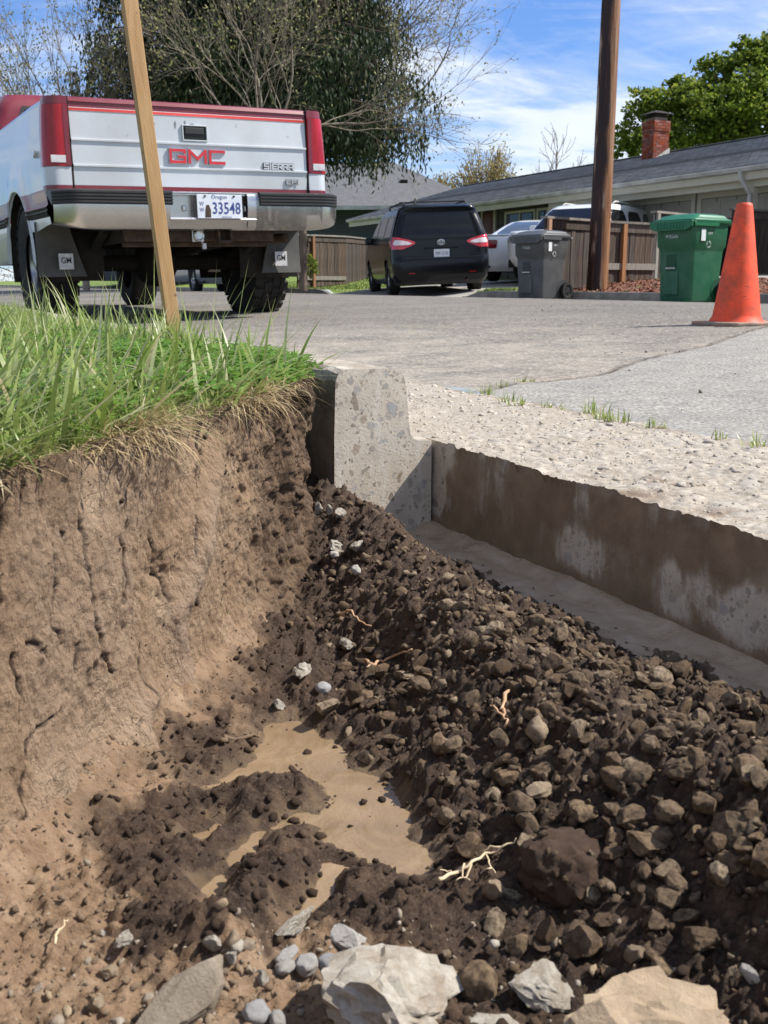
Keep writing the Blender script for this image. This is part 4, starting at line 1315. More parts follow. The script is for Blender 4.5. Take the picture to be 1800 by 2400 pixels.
for sd in (-1, 1):
    ys = np.unique(np.concatenate([np.linspace(0.125, 2.46, 60), AX_Y + 0.47 * np.cos(np.linspace(0, math.pi, 33))]))
    mb = MB(); vs = []
    for y in ys:
        d = abs(y - AX_Y)
        arch = AX_Z + math.sqrt(max(0, 0.47 ** 2 - d * d)) * 1.0 if d < 0.47 else 0
        zz = np.maximum(zr, max(arch, 0.61 - 0.03 * sstep(0.1, 0.6, y) if y < AX_Y else 0.0))
        taper = 0.012 * sstep(0.5, 0.1, y)
        for z in zz:
            flare = 0.022 * math.exp(-((math.hypot(y - AX_Y, z - AX_Z) - 0.50) / 0.05) ** 2) if z > AX_Z else 0
            rib = 0.006 * math.sin((z - 0.655) / 0.011 * math.pi) if 0.655 < z < 0.71 else 0
            vs.append((sd * (side_prof(z) - taper + flare + (0.012 if 0.655 < z < 0.71 else 0) + rib), y, z))
    nz = len(zr)
    mb.v = [Vector(v) for v in vs]
    for i in range(len(ys) - 1):
        for k in range(nz - 1):
            q = (i * nz + k, (i + 1) * nz + k, (i + 1) * nz + k + 1, i * nz + k + 1)
            if (mb.v[q[0]] - mb.v[q[3]]).length < 1e-5 and (mb.v[q[1]] - mb.v[q[2]]).length < 1e-5:
                continue
            mb.f.append(q); mb.m.append(side_mat((zr[k] + zr[k + 1]) / 2, (ys[i] + ys[i + 1]) / 2))
    mb.build('bed_side', [M_silver, M_maroon, M_redstripe, M_blackpl, M_orange], truck, smooth=40)
    # arch liner and inner bed wall
    mb = MB()
    rings = []
    for a in np.linspace(-0.25, math.pi + 0.25, 22):
        rings.append([Vector((sd * 0.95, AX_Y + 0.47 * math.cos(a), AX_Z + 0.47 * math.sin(a))), Vector((sd * 0.50, AX_Y + 0.46 * math.cos(a), AX_Z + 0.46 * math.sin(a)))])
    mb.loft(rings, closed=False)
    mb.build('arch_liner', M_under, truck)
    mb = MB()
    rings = []
    for a in np.linspace(0.02, math.pi - 0.02, 26):
        c, s2 = math.cos(a), math.sin(a)
        rings.append([Vector((sd * 0.957, AX_Y + 0.485 * c, AX_Z + 0.485 * s2)), Vector((sd * 0.975, AX_Y + 0.478 * c, AX_Z + 0.478 * s2)), Vector((sd * 0.955, AX_Y + 0.462 * c, AX_Z + 0.462 * s2))])
    mb.loft(rings, closed=False); mb.build('arch_lip', M_silver, truck, smooth=True)
    MB().box(min(sd * 0.80, sd * 0.915), max(sd * 0.80, sd * 0.915), 0.03, 2.46, 1.300, 1.318).build('bed_rail', M_maroon if False else M_silver, truck, bevel=0.004)
    MB().box(min(sd * 0.78, sd * 0.80), max(sd * 0.78, sd * 0.80), 0.06, 2.44, 0.82, 1.31).build('bed_wall', M_silver, truck)
MB().box(-0.80, 0.80, 0.06, 2.44, 0.80, 0.83).build('bed_floor', M_under, truck)
# fuel cap-like latch on the left side panel
MB().lathe([(0.022, 0.0), (0.022, 0.012), (0.014, 0.018)], 16, M=Matrix.Translation((-0.955, 0.27, 1.02)) @ Matrix.Rotation(R(-90), 4, 'Y')).build('side_latch', M_chrome, truck)
# bumper: chrome face bar, its pads, step and plate recess
def bump_x(x):
    a = abs(x)
    return 0.0 if a < 0.80 else 0.17 * ((a - 0.80) / 0.19) ** 2.2
mb = MB(); rings = []
xs = np.concatenate([np.linspace(-0.955, -0.80, 12), np.linspace(-0.78, -0.26, 12)])
def bar_ring(x, cut=False):
    yb = -0.215 + bump_x(x)
    k = max(0, (abs(x) - 0.70) / 0.285)
    zl = 0.562 + 0.045 * k * k
    return [Vector((x, yb + 0.05, 0.782)), Vector((x, yb + 0.010, 0.778)), Vector((x, yb, 0.765)), Vector((x, yb - 0.002, 0.70)), Vector((x, yb + 0.004, 0.655)), Vector((x, yb + 0.016, zl + 0.028)), Vector((x, yb + 0.035, zl + 0.006)), Vector((x, yb + 0.06, zl))]
barm = MB()
barm.loft([bar_ring(x) for x in xs], closed=False)
barm.loft([bar_ring(-x) for x in reversed(xs)], closed=False)
# middle: lower lip and recessed panel
mid = np.linspace(-0.262, 0.322, 12)
lip = []
for x in mid:
    lip.append([Vector((x, -0.135, 0.640)), Vector((x, -0.205, 0.636)), Vector((x, -0.211, 0.625)), Vector((x, -0.199, 0.613)), Vector((x, -0.180, 0.570)), Vector((x, -0.155, 0.562))])
barm.loft(lip, closed=False)
barm.add([(-0.262, -0.135, 0.64), (0.322, -0.135, 0.64), (0.322, -0.14, 0.775), (-0.262, -0.14, 0.775)], [(0, 1, 2, 3)])
barm.add([(-0.262, -0.135, 0.64), (-0.262, -0.14, 0.775), (-0.262, -0.216, 0.775), (-0.262, -0.21, 0.63)], [(0, 1, 2, 3)])
barm.add([(0.322, -0.135, 0.64), (0.322, -0.14, 0.775), (0.322, -0.216, 0.775), (0.322, -0.21, 0.63)], [(0, 1, 2, 3)])
xs2 = np.linspace(0.32, 0.80, 10)
barm.loft([bar_ring(x) for x in xs2], closed=False)
bumper = barm.build('rear_bumper', M_chrome, truck, smooth=40)
MB().box(-0.80, 0.80, -0.19, 0.02, 0.768, 0.780).build('step_plate', M_chrome, bumper)
for x0, x1 in ((-0.962, -0.245), (0.345, 0.962)):
    pad = MB(); rings = []
    for x in np.linspace(x0, x1, 26):
        yb = -0.217 + bump_x(x)
        ring = [Vector((x, yb + 0.16, 0.792)), Vector((x, yb + 0.01, 0.792))]
        for k in range(4):
            z = 0.782 - k * 0.0185
            ring += [Vector((x, yb - 0.016, z)), Vector((x, yb - 0.016, z - 0.011)), Vector((x, yb - 0.006, z - 0.013)), Vector((x, yb - 0.006, z - 0.017))]
        ring.append(Vector((x, yb + 0.002, 0.706)))
        rings.append(ring)
    pad.loft(rings, closed=False, caps=True); pad.build('bumper_pad', M_blackpl, bumper, smooth=20)
MB().box(-0.24, 0.34, -0.20, -0.16, 0.775, 0.787).build('step_edge', M_chrome, bumper, bevel=0.004)
# plate
plate = MB().box(-0.085, 0.220, -0.218, -0.214, 0.630, 0.772).build('licence_plate', M_plate, truck, bevel=0.002)
rx = (R(90), 0, 0)
text('plate_number', '33548', 0.098, M_blueink, plate, (0.112, -0.2195, 0.688), rx, sx=0.80, bold=0.0008)
text('plate_state', 'Oregon', 0.034, M_blueink, plate, (0.065, -0.2195, 0.757), rx, sx=1.0)
text('plate_letters', 'W', 0.036, M_blueink, plate, (-0.055, -0.2195, 0.716), rx, sx=0.8)
text('plate_letters', 'W', 0.036, M_blueink, plate, (-0.055, -0.2195, 0.680), rx, sx=0.8)
text('plate_slogan', 'WILDLIFE', 0.016, M_blueink, plate, (0.11, -0.2195, 0.638), rx)
MB().add([(-0.035, -0.2190, 0.636), (0.004, -0.2190, 0.636), (0.006, -0.2190, 0.68), (-0.006, -0.2190, 0.71), (-0.024, -0.2190, 0.71), (-0.032, -0.2190, 0.68)], [(0, 1, 2, 3, 4, 5)]).build('plate_picture', M_rust, plate)
for x in (-0.03, 0.165):
    MB().lathe([(0.007, 0), (0.007, 0.004), (0.003, 0.006)], 10, M=Matrix.Translation((x, -0.218, 0.762)) @ Matrix.Rotation(R(90), 4, 'X')).build('plate_bolt', M_blackpl, plate)
MB().lathe([(0.015, 0), (0.015, 0.01)], 14, M=Matrix.Translation((0.236, -0.140, 0.712)) @ Matrix.Rotation(R(90), 4, 'X')).build('bumper_hole', M_under, bumper)
MB().box(0.262, 0.292, -0.152, -0.137, 0.675, 0.712).build('bumper_clip', M_chrome, bumper, bevel=0.006)
MB().box(-0.16, -0.135, -0.155, -0.137, 0.675, 0.71).build('bumper_clip', M_chrome, bumper, bevel=0.006)
# hitch
hitch = MB().box(-0.52, 0.50, -0.06, 0.06, 0.500, 0.575).box(-0.50, 0.48, 0.02, 0.10, 0.47, 0.50).build('hitch_bar', M_rust, truck, bevel=0.006)
mb = MB()
for q in ((0.080, 0.178, 0.566, 0.580), (0.080, 0.178, 0.490, 0.504), (0.080, 0.094, 0.504, 0.566), (0.164, 0.178, 0.504, 0.566)):
    mb.box(q[0], q[1], -0.13, 0.0, q[2], q[3])
mb.build('hitch_receiver', M_rust, hitch, bevel=0.003)
mb = MB().lathe([(0.034, 0), (0.036, 0.05), (0.030, 0.056), (0.022, 0.05)], 20, M=Matrix.Translation((-0.045, -0.06, 0.532)) @ Matrix.Rotation(R(90), 4, 'X'))
mb.box(-0.085, -0.005, -0.085, -0.06, 0.495, 0.578); mb.build('trailer_socket', M_chrome, hitch, bevel=0.004)
MB().box(-0.012, 0.012, -0.075, -0.055, 0.452, 0.487).tube([(-0.02, -0.07, 0.5), (-0.008, -0.066, 0.485), (0.0, -0.065, 0.478)], 0.004).build('wiring_plug', M_clear, hitch)
# underbody
un = MB()
for x in (-0.48, 0.48):
    un.box(x - 0.04, x + 0.04, -0.02, 4.6, 0.50, 0.62)
for y in (0.15, 0.75, 1.6, 2.4):
    un.box(-0.48, 0.48, y - 0.04, y + 0.04, 0.52, 0.60)
un.box(-0.78, 0.78, 0.08, 2.4, 0.70, 0.80)
un.box(-0.85, 0.85, 2.5, 4.4, 0.42, 0.7)
un.box(-0.86, 0.86, 0.02, 0.10, 0.60, 0.80)
frame = un.build('frame', M_under, truck)
ax = MB().tube([(-0.72, AX_Y, AX_Z), (0.72, AX_Y, AX_Z)], 0.055, 14)
ax.lathe([(0.02, -0.16), (0.12, -0.12), (0.165, -0.03), (0.165, 0.03), (0.12, 0.10), (0.03, 0.14)], 20, M=Matrix.Translation((0.0, AX_Y, AX_Z)) @ Matrix.Rotation(R(90), 4, 'X'))
for x in (-0.56, 0.56):
    ax.tube([(x, 0.25, 0.58), (x, 0.6, 0.47), (x, AX_Y, 0.43), (x, 1.5, 0.47), (x, 1.85, 0.58)], 0.03, 6)
ax.tube([(0.25, 0.3, 0.5), (0.12, AX_Y, 0.44)], 0.03, 8)
ax.build('rear_axle', M_under, truck, smooth=40)
MB().tube([(0.62, 0.02, 0.52), (0.60, 0.5, 0.53), (0.5, 1.6, 0.50)], 0.032, 12).build('exhaust_pipe', M_rust, truck, smooth=True)
# mud flaps with plates
for sd in (-1, 1):
    xa, xb = (0.60, 0.955)
    fl = MB(); rings = []
    for z in np.linspace(0.30, 0.64, 8):
        yy = 0.50 + 0.05 * (z - 0.2) - (0.0)
        b_ = 0.02 * math.sin((z - 0.2) * 7)
        xa = 0.64 + 0.10 * (z - 0.30) / 0.34
        rings.append([Vector((sd * xa, yy + b_, z)), Vector((sd * (xa + xb) / 2, yy - 0.012 + b_, z)), Vector((sd * xb, yy + b_, z)), Vector((sd * xb, yy + 0.010 + b_, z)), Vector((sd * xa, yy + 0.010 + b_, z))])
    flap = fl.loft(rings, closed=True, caps=True).build('mud_flap', M_flap, truck, smooth=30)
    px_ = sd * 0.78
    pl = MB().box(px_ - 0.048, px_ + 0.048, 0.475, 0.482, 0.345, 0.445).build('flap_plate', M_clear, flap, bevel=0.002)
    text('flap_letters', 'GM', 0.052, M_blackpl, flap, (px_, 0.4735, 0.400), rx, sx=0.9, bold=0.001)
# wheels
wheel(truck, (-0.79, AX_Y, AX_Z), TR, 0.265, -1, 26, rim_r=0.52)
wheel(truck, (0.79, AX_Y, AX_Z), TR, 0.265, 1, 26, rim_r=0.52)
wheel(truck, (-0.80, 4.40, AX_Z), TR, 0.265, -1, 0, rim_r=0.52)
wheel(truck, (0.80, 4.40, AX_Z), TR, 0.265, 1, 0, rim_r=0.52)
# cab and nose
cab = Shell([(0.45, 2.50, 5.35, 0.93, 0.06, 0.25), (0.80, 2.50, 5.42, 0.955, 0.06, 0.25), (1.00, 2.50, 5.40, 0.955, 0.08, 0.25), (1.12, 2.51, 5.30, 0.945, 0.09, 0.3), (1.16, 2.51, 4.40, 0.93, 0.10, 0.3), (1.45, 2.56, 3.95, 0.82, 0.10, 0.2),
             (1.64, 2.60, 3.72, 0.745, 0.11, 0.2), (1.715, 2.66, 3.60, 0.69, 0.12, 0.2), (1.745, 2.80, 3.45, 0.55, 0.15, 0.2)])
cm = lambda c: 0 if c.z > 1.08 else (0 if c.z < 0.82 and c.z > 0.72 else 1)
cabo = cab.mesh([M_maroon, M_silver], 'cab', truck, [0.45, 0.6, 0.72, 0.80, 0.82, 0.95, 1.0, 1.08, 1.12, 1.14, 1.16, 1.22, 1.3, 1.4, 1.5, 1.58, 1.64, 1.68, 1.715, 1.733, 1.745], [(4.40, AX_Z)], 0.46, cm)
cab.rear_patch([(1.13, -0.74, 0.74), (1.56, -0.60, 0.60), (1.625, -0.57, 0.57)], 0.004, M_blackpl, 'window_seal', cabo)
cab.rear_patch([(1.15, -0.70, 0.70), (1.54, -0.575, 0.575), (1.60, -0.55, 0.55)], 0.008, M_glass, 'rear_window', cabo)
for sd in (-1, 1):
    cab.side_patch([(1.18, 2.72, 4.10), (1.60, 2.80, 3.66)], sd, 0.006, M_glass, 'side_window', cabo)
    mb = MB().box(min(sd * 0.96, sd * 1.12), max(sd * 0.96, sd * 1.12), 3.98, 4.06, 1.16, 1.36); mb.build('mirror', M_blackpl, truck, bevel=0.02)
cab.front_patch([(1.18, -0.72, 0.72), (1.62, -0.58, 0.58)], 0.006, M_glass, 'windscreen', cabo)
# ================================================================== HOUSES, FENCES, POLE, BINS
M_shingle = pm('roof_shingles', [(0.3, (0.15, 0.151, 0.155)), (0.5, (0.205, 0.206, 0.21)), (0.7, (0.28, 0.28, 0.282))], scale=3.0, detail=10, rough=0.9, bump=0.4, bscale=30, bdist=0.02)
nt = M_shingle.node_tree
b0 = [n for n in nt.nodes if n.type == 'BSDF_PRINCIPLED'][0]
srcc = b0.inputs['Base Color'].links[0].from_socket
co_ = N(nt, 'TexCoord').outputs['Object']
br = N(nt, 'TexBrick', {'Vector': N(nt, 'Mapping', {'Vector': co_, 'Rotation': (0, 0, R(90)), 'Scale': (1, 1, 1)}).outputs[0], 'Color1': (0.62, 0.62, 0.62, 1), 'Color2': (0.40, 0.40, 0.40, 1), 'Mortar': (0.16, 0.16, 0.16, 1), 'Scale': 3.2, 'Mortar Size': 0.03,
                        'Brick Width': 0.95, 'Row Height': 0.5})
nt.links.new(mixc(nt, 0.75, srcc, br.outputs[0], 'OVERLAY'), b0.inputs['Base Color'])
M_trim = pm('cream_trim', [(0.3, (0.52, 0.49, 0.40)), (0.7, (0.60, 0.57, 0.47))], scale=3, rough=0.6)
M_gut = pm('rain_gutter', [(0.3, (0.44, 0.43, 0.40)), (0.7, (0.56, 0.55, 0.52))], scale=3, rough=0.5, dirt=(0.16, 0.14, 0.11), dirt_amt=0.5, dirt_scale=2)
M_wallh = pm('olive_siding', [(0.3, (0.072, 0.068, 0.056)), (0.7, (0.095, 0.090, 0.075))], scale=2, rough=0.85, bump=0.2, bscale=20)
M_wallb = pm('slate_blue_siding', [(0.3, (0.050, 0.062, 0.074)), (0.7, (0.068, 0.082, 0.096))], scale=2, rough=0.8)
M_gdoor = pm('garage_door_cream', [(0.3, (0.33, 0.31, 0.26)), (0.7, (0.38, 0.355, 0.30))], scale=2, rough=0.6)
M_reddoor = pm('front_door_red', [(0.3, (0.10, 0.028, 0.018)), (0.7, (0.14, 0.04, 0.026))], scale=4, rough=0.5)
M_brick = pm('brick', [(0.3, (0.165, 0.045, 0.030)), (0.6, (0.25, 0.075, 0.048)), (0.8, (0.33, 0.12, 0.08))], scale=6, rough=0.85, bump=0.4, bscale=60, island=0.3)
M_mortar = pm('mortar', [(0.3, (0.17, 0.125, 0.10)), (0.7, (0.26, 0.20, 0.165))], scale=12, rough=0.95)
M_win = M_glass

# ---- the long low house
EN = 16.05                       # eave distance across the street
HS0, HS1 = 5.0, 35.2
house = thing('ranch_house', 'long low olive-grey house with a grey shingle roof and two pale garage doors', 'house', ns(16.9, 20, 0.0), TH)
lx = lambda n: n - 16.9
ly = lambda s: s - 20.0
EZ, RN, RZ = 2.52, 20.9, 3.86
mb = MB()
zg = 0.2
mb.box(lx(16.9), lx(24.9), ly(HS0), ly(HS1), zg, 2.62)
wall = mb.build('wall', M_wallh, house)
# siding battens
mb = MB()
for s in np.arange(HS0 + 0.3, HS1, 0.6):
    mb.box(lx(16.875), lx(16.905), ly(s) - 0.012, ly(s) + 0.012, zg, 2.5)
mb.box(lx(16.87), lx(16.91), ly(HS1) - 0.05, ly(HS1) + 0.02, zg, 2.5)
bt = mb.build('battens', M_wallh, wall); bt['kind'] = 'stuff'
# roof: two slopes with thickness
mb = MB()
sA, sB = ly(HS0 - 0.6), ly(HS1 + 0.7)
for n0, z0, n1, z1 in ((EN, EZ, RN, RZ), (RN, RZ, 25.9, EZ - 0.1)):
    mb.add([(lx(n0), sA, z0), (lx(n0), sB, z0), (lx(n1), sB, z1), (lx(n1), sA, z1), (lx(n0), sA, z0 + 0.07), (lx(n0), sB, z0 + 0.07), (lx(n1), sB, z1 + 0.07), (lx(n1), sA, z1 + 0.07)],
           [(0, 1, 2, 3), (4, 5, 6, 7), (0, 4, 7, 3), (1, 5, 6, 2), (0, 1, 5, 4)])
roof = mb.build('roof', M_shingle, house)
# shingle courses: a slight step per row
mb = MB()
K = 30
for i in range(K):
    a0, a1 = i / K, (i + 1) / K
    n0, n1 = EN + (RN - EN) * a0, EN + (RN - EN) * a1
    z0, z1 = EZ + (RZ - EZ) * a0, EZ + (RZ - EZ) * a1
    mb.add([(lx(n0) - 0.01, sA, z0 + 0.074), (lx(n0) - 0.01, sB, z0 + 0.074), (lx(n0), sB, z0 + 0.094), (lx(n0), sA, z0 + 0.094), (lx(n1), sB, z1 + 0.076), (lx(n1), sA, z1 + 0.076)], [(0, 1, 2, 3), (3, 2, 4, 5)])
rs = mb.build('shingle_courses', M_shingle, roof); rs['kind'] = 'stuff'
mb = MB().box(lx(RN) - 0.14, lx(RN) + 0.14, sA, sB, RZ + 0.085, RZ + 0.105).build('ridge_cap', M_shingle, roof)
# gable infill at the far end
mb = MB().prism([(lx(16.9), 2.5), (lx(RN), RZ - 0.02), (lx(24.9), 2.5)], ly(HS1) - 0.05, ly(HS1), 'y').build('gable', M_wallh, house)
mb = MB().prism([(lx(16.9), 2.5), (lx(RN), RZ - 0.02), (lx(24.9), 2.5)], ly(HS0), ly(HS0) + 0.05, 'y').build('gable', M_wallh, house)
MB().box(lx(EN) + 0.06, lx(16.88), sA + 0.05, sB - 0.05, EZ - 0.085, EZ - 0.04).build('soffit', M_trim, house)
MB().box(lx(EN) + 0.02, lx(EN) + 0.05, sA, sB, EZ - 0.20, EZ + 0.02).build('fascia', M_trim, house)
mb = MB(); rings = []
for s in (sA, sB):
    rings.append([Vector((lx(EN) + 0.02, s, EZ + 0.05)), Vector((lx(EN) - 0.09, s, EZ + 0.05)), Vector((lx(EN) - 0.11, s, EZ + 0.03)), Vector((lx(EN) - 0.09, s, EZ - 0.04)), Vector((lx(EN) + 0.02, s, EZ - 0.06))])
mb.loft(rings, caps=True).build('rain_gutter', M_gut, house)
# porch beam and posts
MB().box(lx(16.25), lx(16.40), ly(HS0), ly(sn(1180, 16.3)), EZ - 0.33, EZ - 0.09).build('porch_beam', M_trim, house)
for px in (1606, 1182, 1010):
    s = sn(px, 16.32)
    pst = MB().box(lx(16.26), lx(16.40), ly(s) - 0.07, ly(s) + 0.07, 0.2, EZ - 0.33 if px > 1100 else EZ - 0.09).build('porch_post', M_trim, house, bevel=0.01)
s = sn(1598, 16.2)
MB().tube([(lx(15.96), ly(s) + 0.05, EZ - 0.03), (lx(15.98), ly(s) + 0.05, EZ - 0.16), (lx(16.2), ly(s) - 0.02, EZ - 0.48), (lx(16.22), ly(s) - 0.02, 0.3)], 0.045, 8).build('downspout', M_gut, house)


def opening(name, px0, px1, z0, z1, n=16.9, panes=2, frame=0.07, proud=0.05, glass=None, parent=None, mats=None):
    s0, s1 = sorted((sn(px0, n), sn(px1, n)))
    y0, y1 = ly(s0), ly(s1)
    x = lx(n)
    win = MB()
    for q in ((y0 - frame, y1 + frame, z0 - frame, z0), (y0 - frame, y1 + frame, z1, z1 + frame), (y0 - frame, y0, z0, z1), (y1, y1 + frame, z0, z1)):
        win.box(x - proud, x + 0.02, *q)
    w = win.build(name, M_trim, house)
    st = (y1 - y0) / panes
    for i in range(panes):
        MB().box(x - 0.012, x - 0.004, y0 + i * st + 0.025, y0 + (i + 1) * st - 0.025, z0 + 0.02, z1 - 0.02).build('pane', glass or M_win, w)
        if i:
            MB().box(x - proud * 0.8, x - 0.002, y0 + i * st - 0.025, y0 + i * st + 0.025, z0, z1).build('mullion', M_trim, w)
    MB().box(x - proud - 0.04, x, y0 - frame - 0.03, y1 + frame + 0.03, z0 - frame - 0.04, z0 - frame).build('sill', M_trim, w)
    return w


opening('window', 1090, 1148, 0.95, 2.25, panes=2)
opening('window', 1158, 1196, 0.95, 2.25, panes=2)
opening('window', 818, 858, 1.25, 2.2, panes=2)
opening('window', 1210, 1245, 1.0, 2.2, panes=2)
s0, s1 = sorted((sn(1040, 16.9), sn(1064, 16.9)))
dr = MB().box(lx(16.86), lx(16.9), ly(s0), ly(s1), 0.45, 2.35).build('front_door', M_reddoor, house)
for k in range(3):
    MB().box(lx(16.845), lx(16.862), ly(s0) + 0.12, ly(s1) - 0.12, 0.6 + k * 0.6, 1.05 + k * 0.6).build('door_panel', M_reddoor, dr, bevel=0.01)
MB().box(lx(16.85), lx(16.90), ly(s0) - 0.08, ly(s0), 0.45, 2.42).box(lx(16.85), lx(16.90), ly(s1), ly(s1) + 0.08, 0.45, 2.42).build('door_frame', M_trim, dr)
# garage doors
for px0, px1 in ((1345, 1482), (1502, 1800)):
    s0, s1 = sorted((sn(px0, 16.9), sn(px1, 16.9)))
    gd = MB()
    for q in ((ly(s0) - 0.12, ly(s1) + 0.12, 2.12, 2.24), (ly(s0) - 0.12, ly(s0), 0.3, 2.12), (ly(s1), ly(s1) + 0.12, 0.3, 2.12)):
        gd.box(lx(16.84), lx(16.9), *q)
    g = gd.build('garage_door', M_trim, house)
    ncol = max(3, int((s1 - s0) / 0.62))
    for r_ in range(4):
        z0 = 0.32 + r_ * 0.45
        MB().box(lx(16.878), lx(16.895), ly(s0), ly(s1), z0, z0 + 0.437).build('door_section', M_gdoor, g)
        for c in range(ncol):
            w = (s1 - s0) / ncol
            MB().box(lx(16.868), lx(16.880), ly(s0) + c * w + 0.06, ly(s0) + (c + 1) * w - 0.06, z0 + 0.07, z0 + 0.365).build('raised_panel', M_gdoor, g, bevel=0.006)
# chimney with its courses of brick
ch_s = sn(1386, 20.2); 
chim = bpy.data.objects.new('chimney', None); COL.objects.link(chim); chim.parent = house
chim.location = (lx(20.35), ly(ch_s) , 0)
CW, CD, CZ0, CZ1 = 0.27, 0.25, 3.0, 4.72
MB().box(-CW + 0.012, CW - 0.012, -CD + 0.012, CD - 0.012, CZ0, CZ1).build('chimney_core', M_mortar, chim)
mb = MB()
z = CZ0 + 0.3; row = 0
while z < CZ1 - 0.03:
    grow = 0.0 if z < CZ1 - 0.30 else 0.018
    for face in range(4):
        L = (CW if face % 2 == 0 else CD) + grow
        Dp = (CD if face % 2 == 0 else CW) + grow
        Mx = Matrix.Rotation(face * math.pi / 2, 4, 'Z')
        x = -L + (0.0 if row % 2 else -0.10)
        while x < L:
            a, b_ = max(x + 0.006, -L), min(x + 0.194, L)
            if b_ - a > 0.03:
                j = random.uniform(-0.003, 0.003)
                mb.box(a, b_, -Dp + j, -Dp + 0.05, z + 0.005, z + 0.067, M=Mx)
            x += 0.2
    z += 0.072; row += 1
bb = mb.build('brick_courses', M_brick, chim); bb['kind'] = 'stuff'
MB().box(-CW * 0.8, CW * 0.8, -CD * 0.8, CD * 0.8, CZ1, CZ1 + 0.10).build('chimney_crown', M_mortar, chim)
mb = MB()
mb.loft([[Vector((-.36, -.33, CZ1 + 0.20)), Vector((.36, -.33, CZ1 + 0.20)), Vector((.36, .33, CZ1 + 0.20)), Vector((-.36, .33, CZ1 + 0.20))], [Vector((-.10, -.08, CZ1 + 0.30)), Vector((.10, -.08, CZ1 + 0.30)), Vector((.10, .08, CZ1 + 0.30)), Vector((-.10, .08, CZ1 + 0.30))]], caps=True)
mb.box(-0.2, 0.2, -0.18, 0.18, CZ1 + 0.1, CZ1 + 0.19)
mb.build('chimney_cap', M_under, chim)
MB().prism([(-CW - 0.10, 3.55), (CW + 0.02, 3.80), (CW + 0.02, 4.02), (-CW - 0.10, 3.62)], -CD - 0.035, -CD - 0.005, 'y').build('flashing', M_gut, chim)
MB().prism([(-CD - 0.05, 3.58), (CD + 0.05, 3.58), (CD + 0.05, 3.68), (-CD - 0.05, 3.68)], -CW - 0.05, -CW - 0.012, 'x').build('flashing', M_gut, chim)

# ---- neighbouring house on the left
hb = thing('hip_roof_house', 'slate blue house with a large grey hip roof behind the drooping conifer', 'house', (-2.5, 50, 0.4))
MB().box(-11.5, 5.5, -5.3, 5.3, 0, 3.05).build('wall', M_wallb, hb)
sid = MB()
for k in range(18):
    sid.box(-11.52, 5.52, -5.325, -5.29, 0.1 + k * 0.16, 0.1 + k * 0.16 + 0.15)
q = sid.build('siding', M_wallb, hb); q['kind'] = 'stuff'
mb = MB()
e = 6.3
mb.add([(-12.5, -e, 2.95), (7.0, -e, 2.95), (7.0, e, 2.95), (-12.5, e, 2.95), (-5.8, 0, 5.40), (2.9, 0, 5.40)], [(0, 1, 5, 4), (1, 2, 5), (2, 3, 4, 5), (3, 0, 4), (3, 2, 1, 0)])
M_shingle_dark = pm('slate_grey_shingles', [(0.3, (0.085, 0.087, 0.092)), (0.5, (0.115, 0.117, 0.122)), (0.7, (0.15, 0.151, 0.155))], scale=5.0, detail=10, rough=0.9, bump=0.6, bscale=14, bdist=0.04, stretch=(1, 1, 3))
rf = mb.build('roof', M_shingle_dark, hb)
MB().box(-12.5, 7.0, -e - 0.05, -e, 2.83, 2.99).build('fascia', M_gut, hb)
MB().lathe([(0.05, 0), (0.05, 0.5)], 10, M=Matrix.Translation((1.0, -3.4, 3.9))).build('roof_vent', M_under, rf)
MB().box(3.2, 3.55, -3.2, -2.9, 4.0, 4.32).build('roof_vent', M_under, rf, bevel=0.05)
w_ = MB()
for q in ((-4.1, -2.5, 1.0, 1.08), (-4.1, -2.5, 2.3, 2.38), (-4.1, -4.02, 1.08, 2.3), (-2.58, -2.5, 1.08, 2.3)):
    w_.box(q[0], q[1], -5.36, -5.3, q[2], q[3])
w_ = w_.build('window', M_trim, hb)
MB().box(-4.02, -2.58, -5.335, -5.327, 1.08, 2.3).build('pane', M_win, w_)

# ---- fences
def fence_mat(name, c0, c1, c2):
    return pm(name, [(0.3, c0), (0.5, c1), (0.72, c2)], scale=8, detail=9, rough=0.9, stretch=(3, 3, 0.35), bump=0.35, bscale=40, bdist=0.006, objrand=0.3)


M_fence = fence_mat('weathered_board', (0.026, 0.018, 0.0145), (0.048, 0.035, 0.029), (0.10, 0.078, 0.065))
M_fence2 = fence_mat('brown_board', (0.038, 0.026, 0.020), (0.068, 0.049, 0.038), (0.13, 0.098, 0.078))
M_post = fence_mat('cedar_post', (0.25, 0.105, 0.04), (0.33, 0.15, 0.06), (0.40, 0.20, 0.09))
M_rail = fence_mat('grey_rail', (0.13, 0.115, 0.10), (0.20, 0.18, 0.16), (0.28, 0.26, 0.235))
BOARD_ME = {}


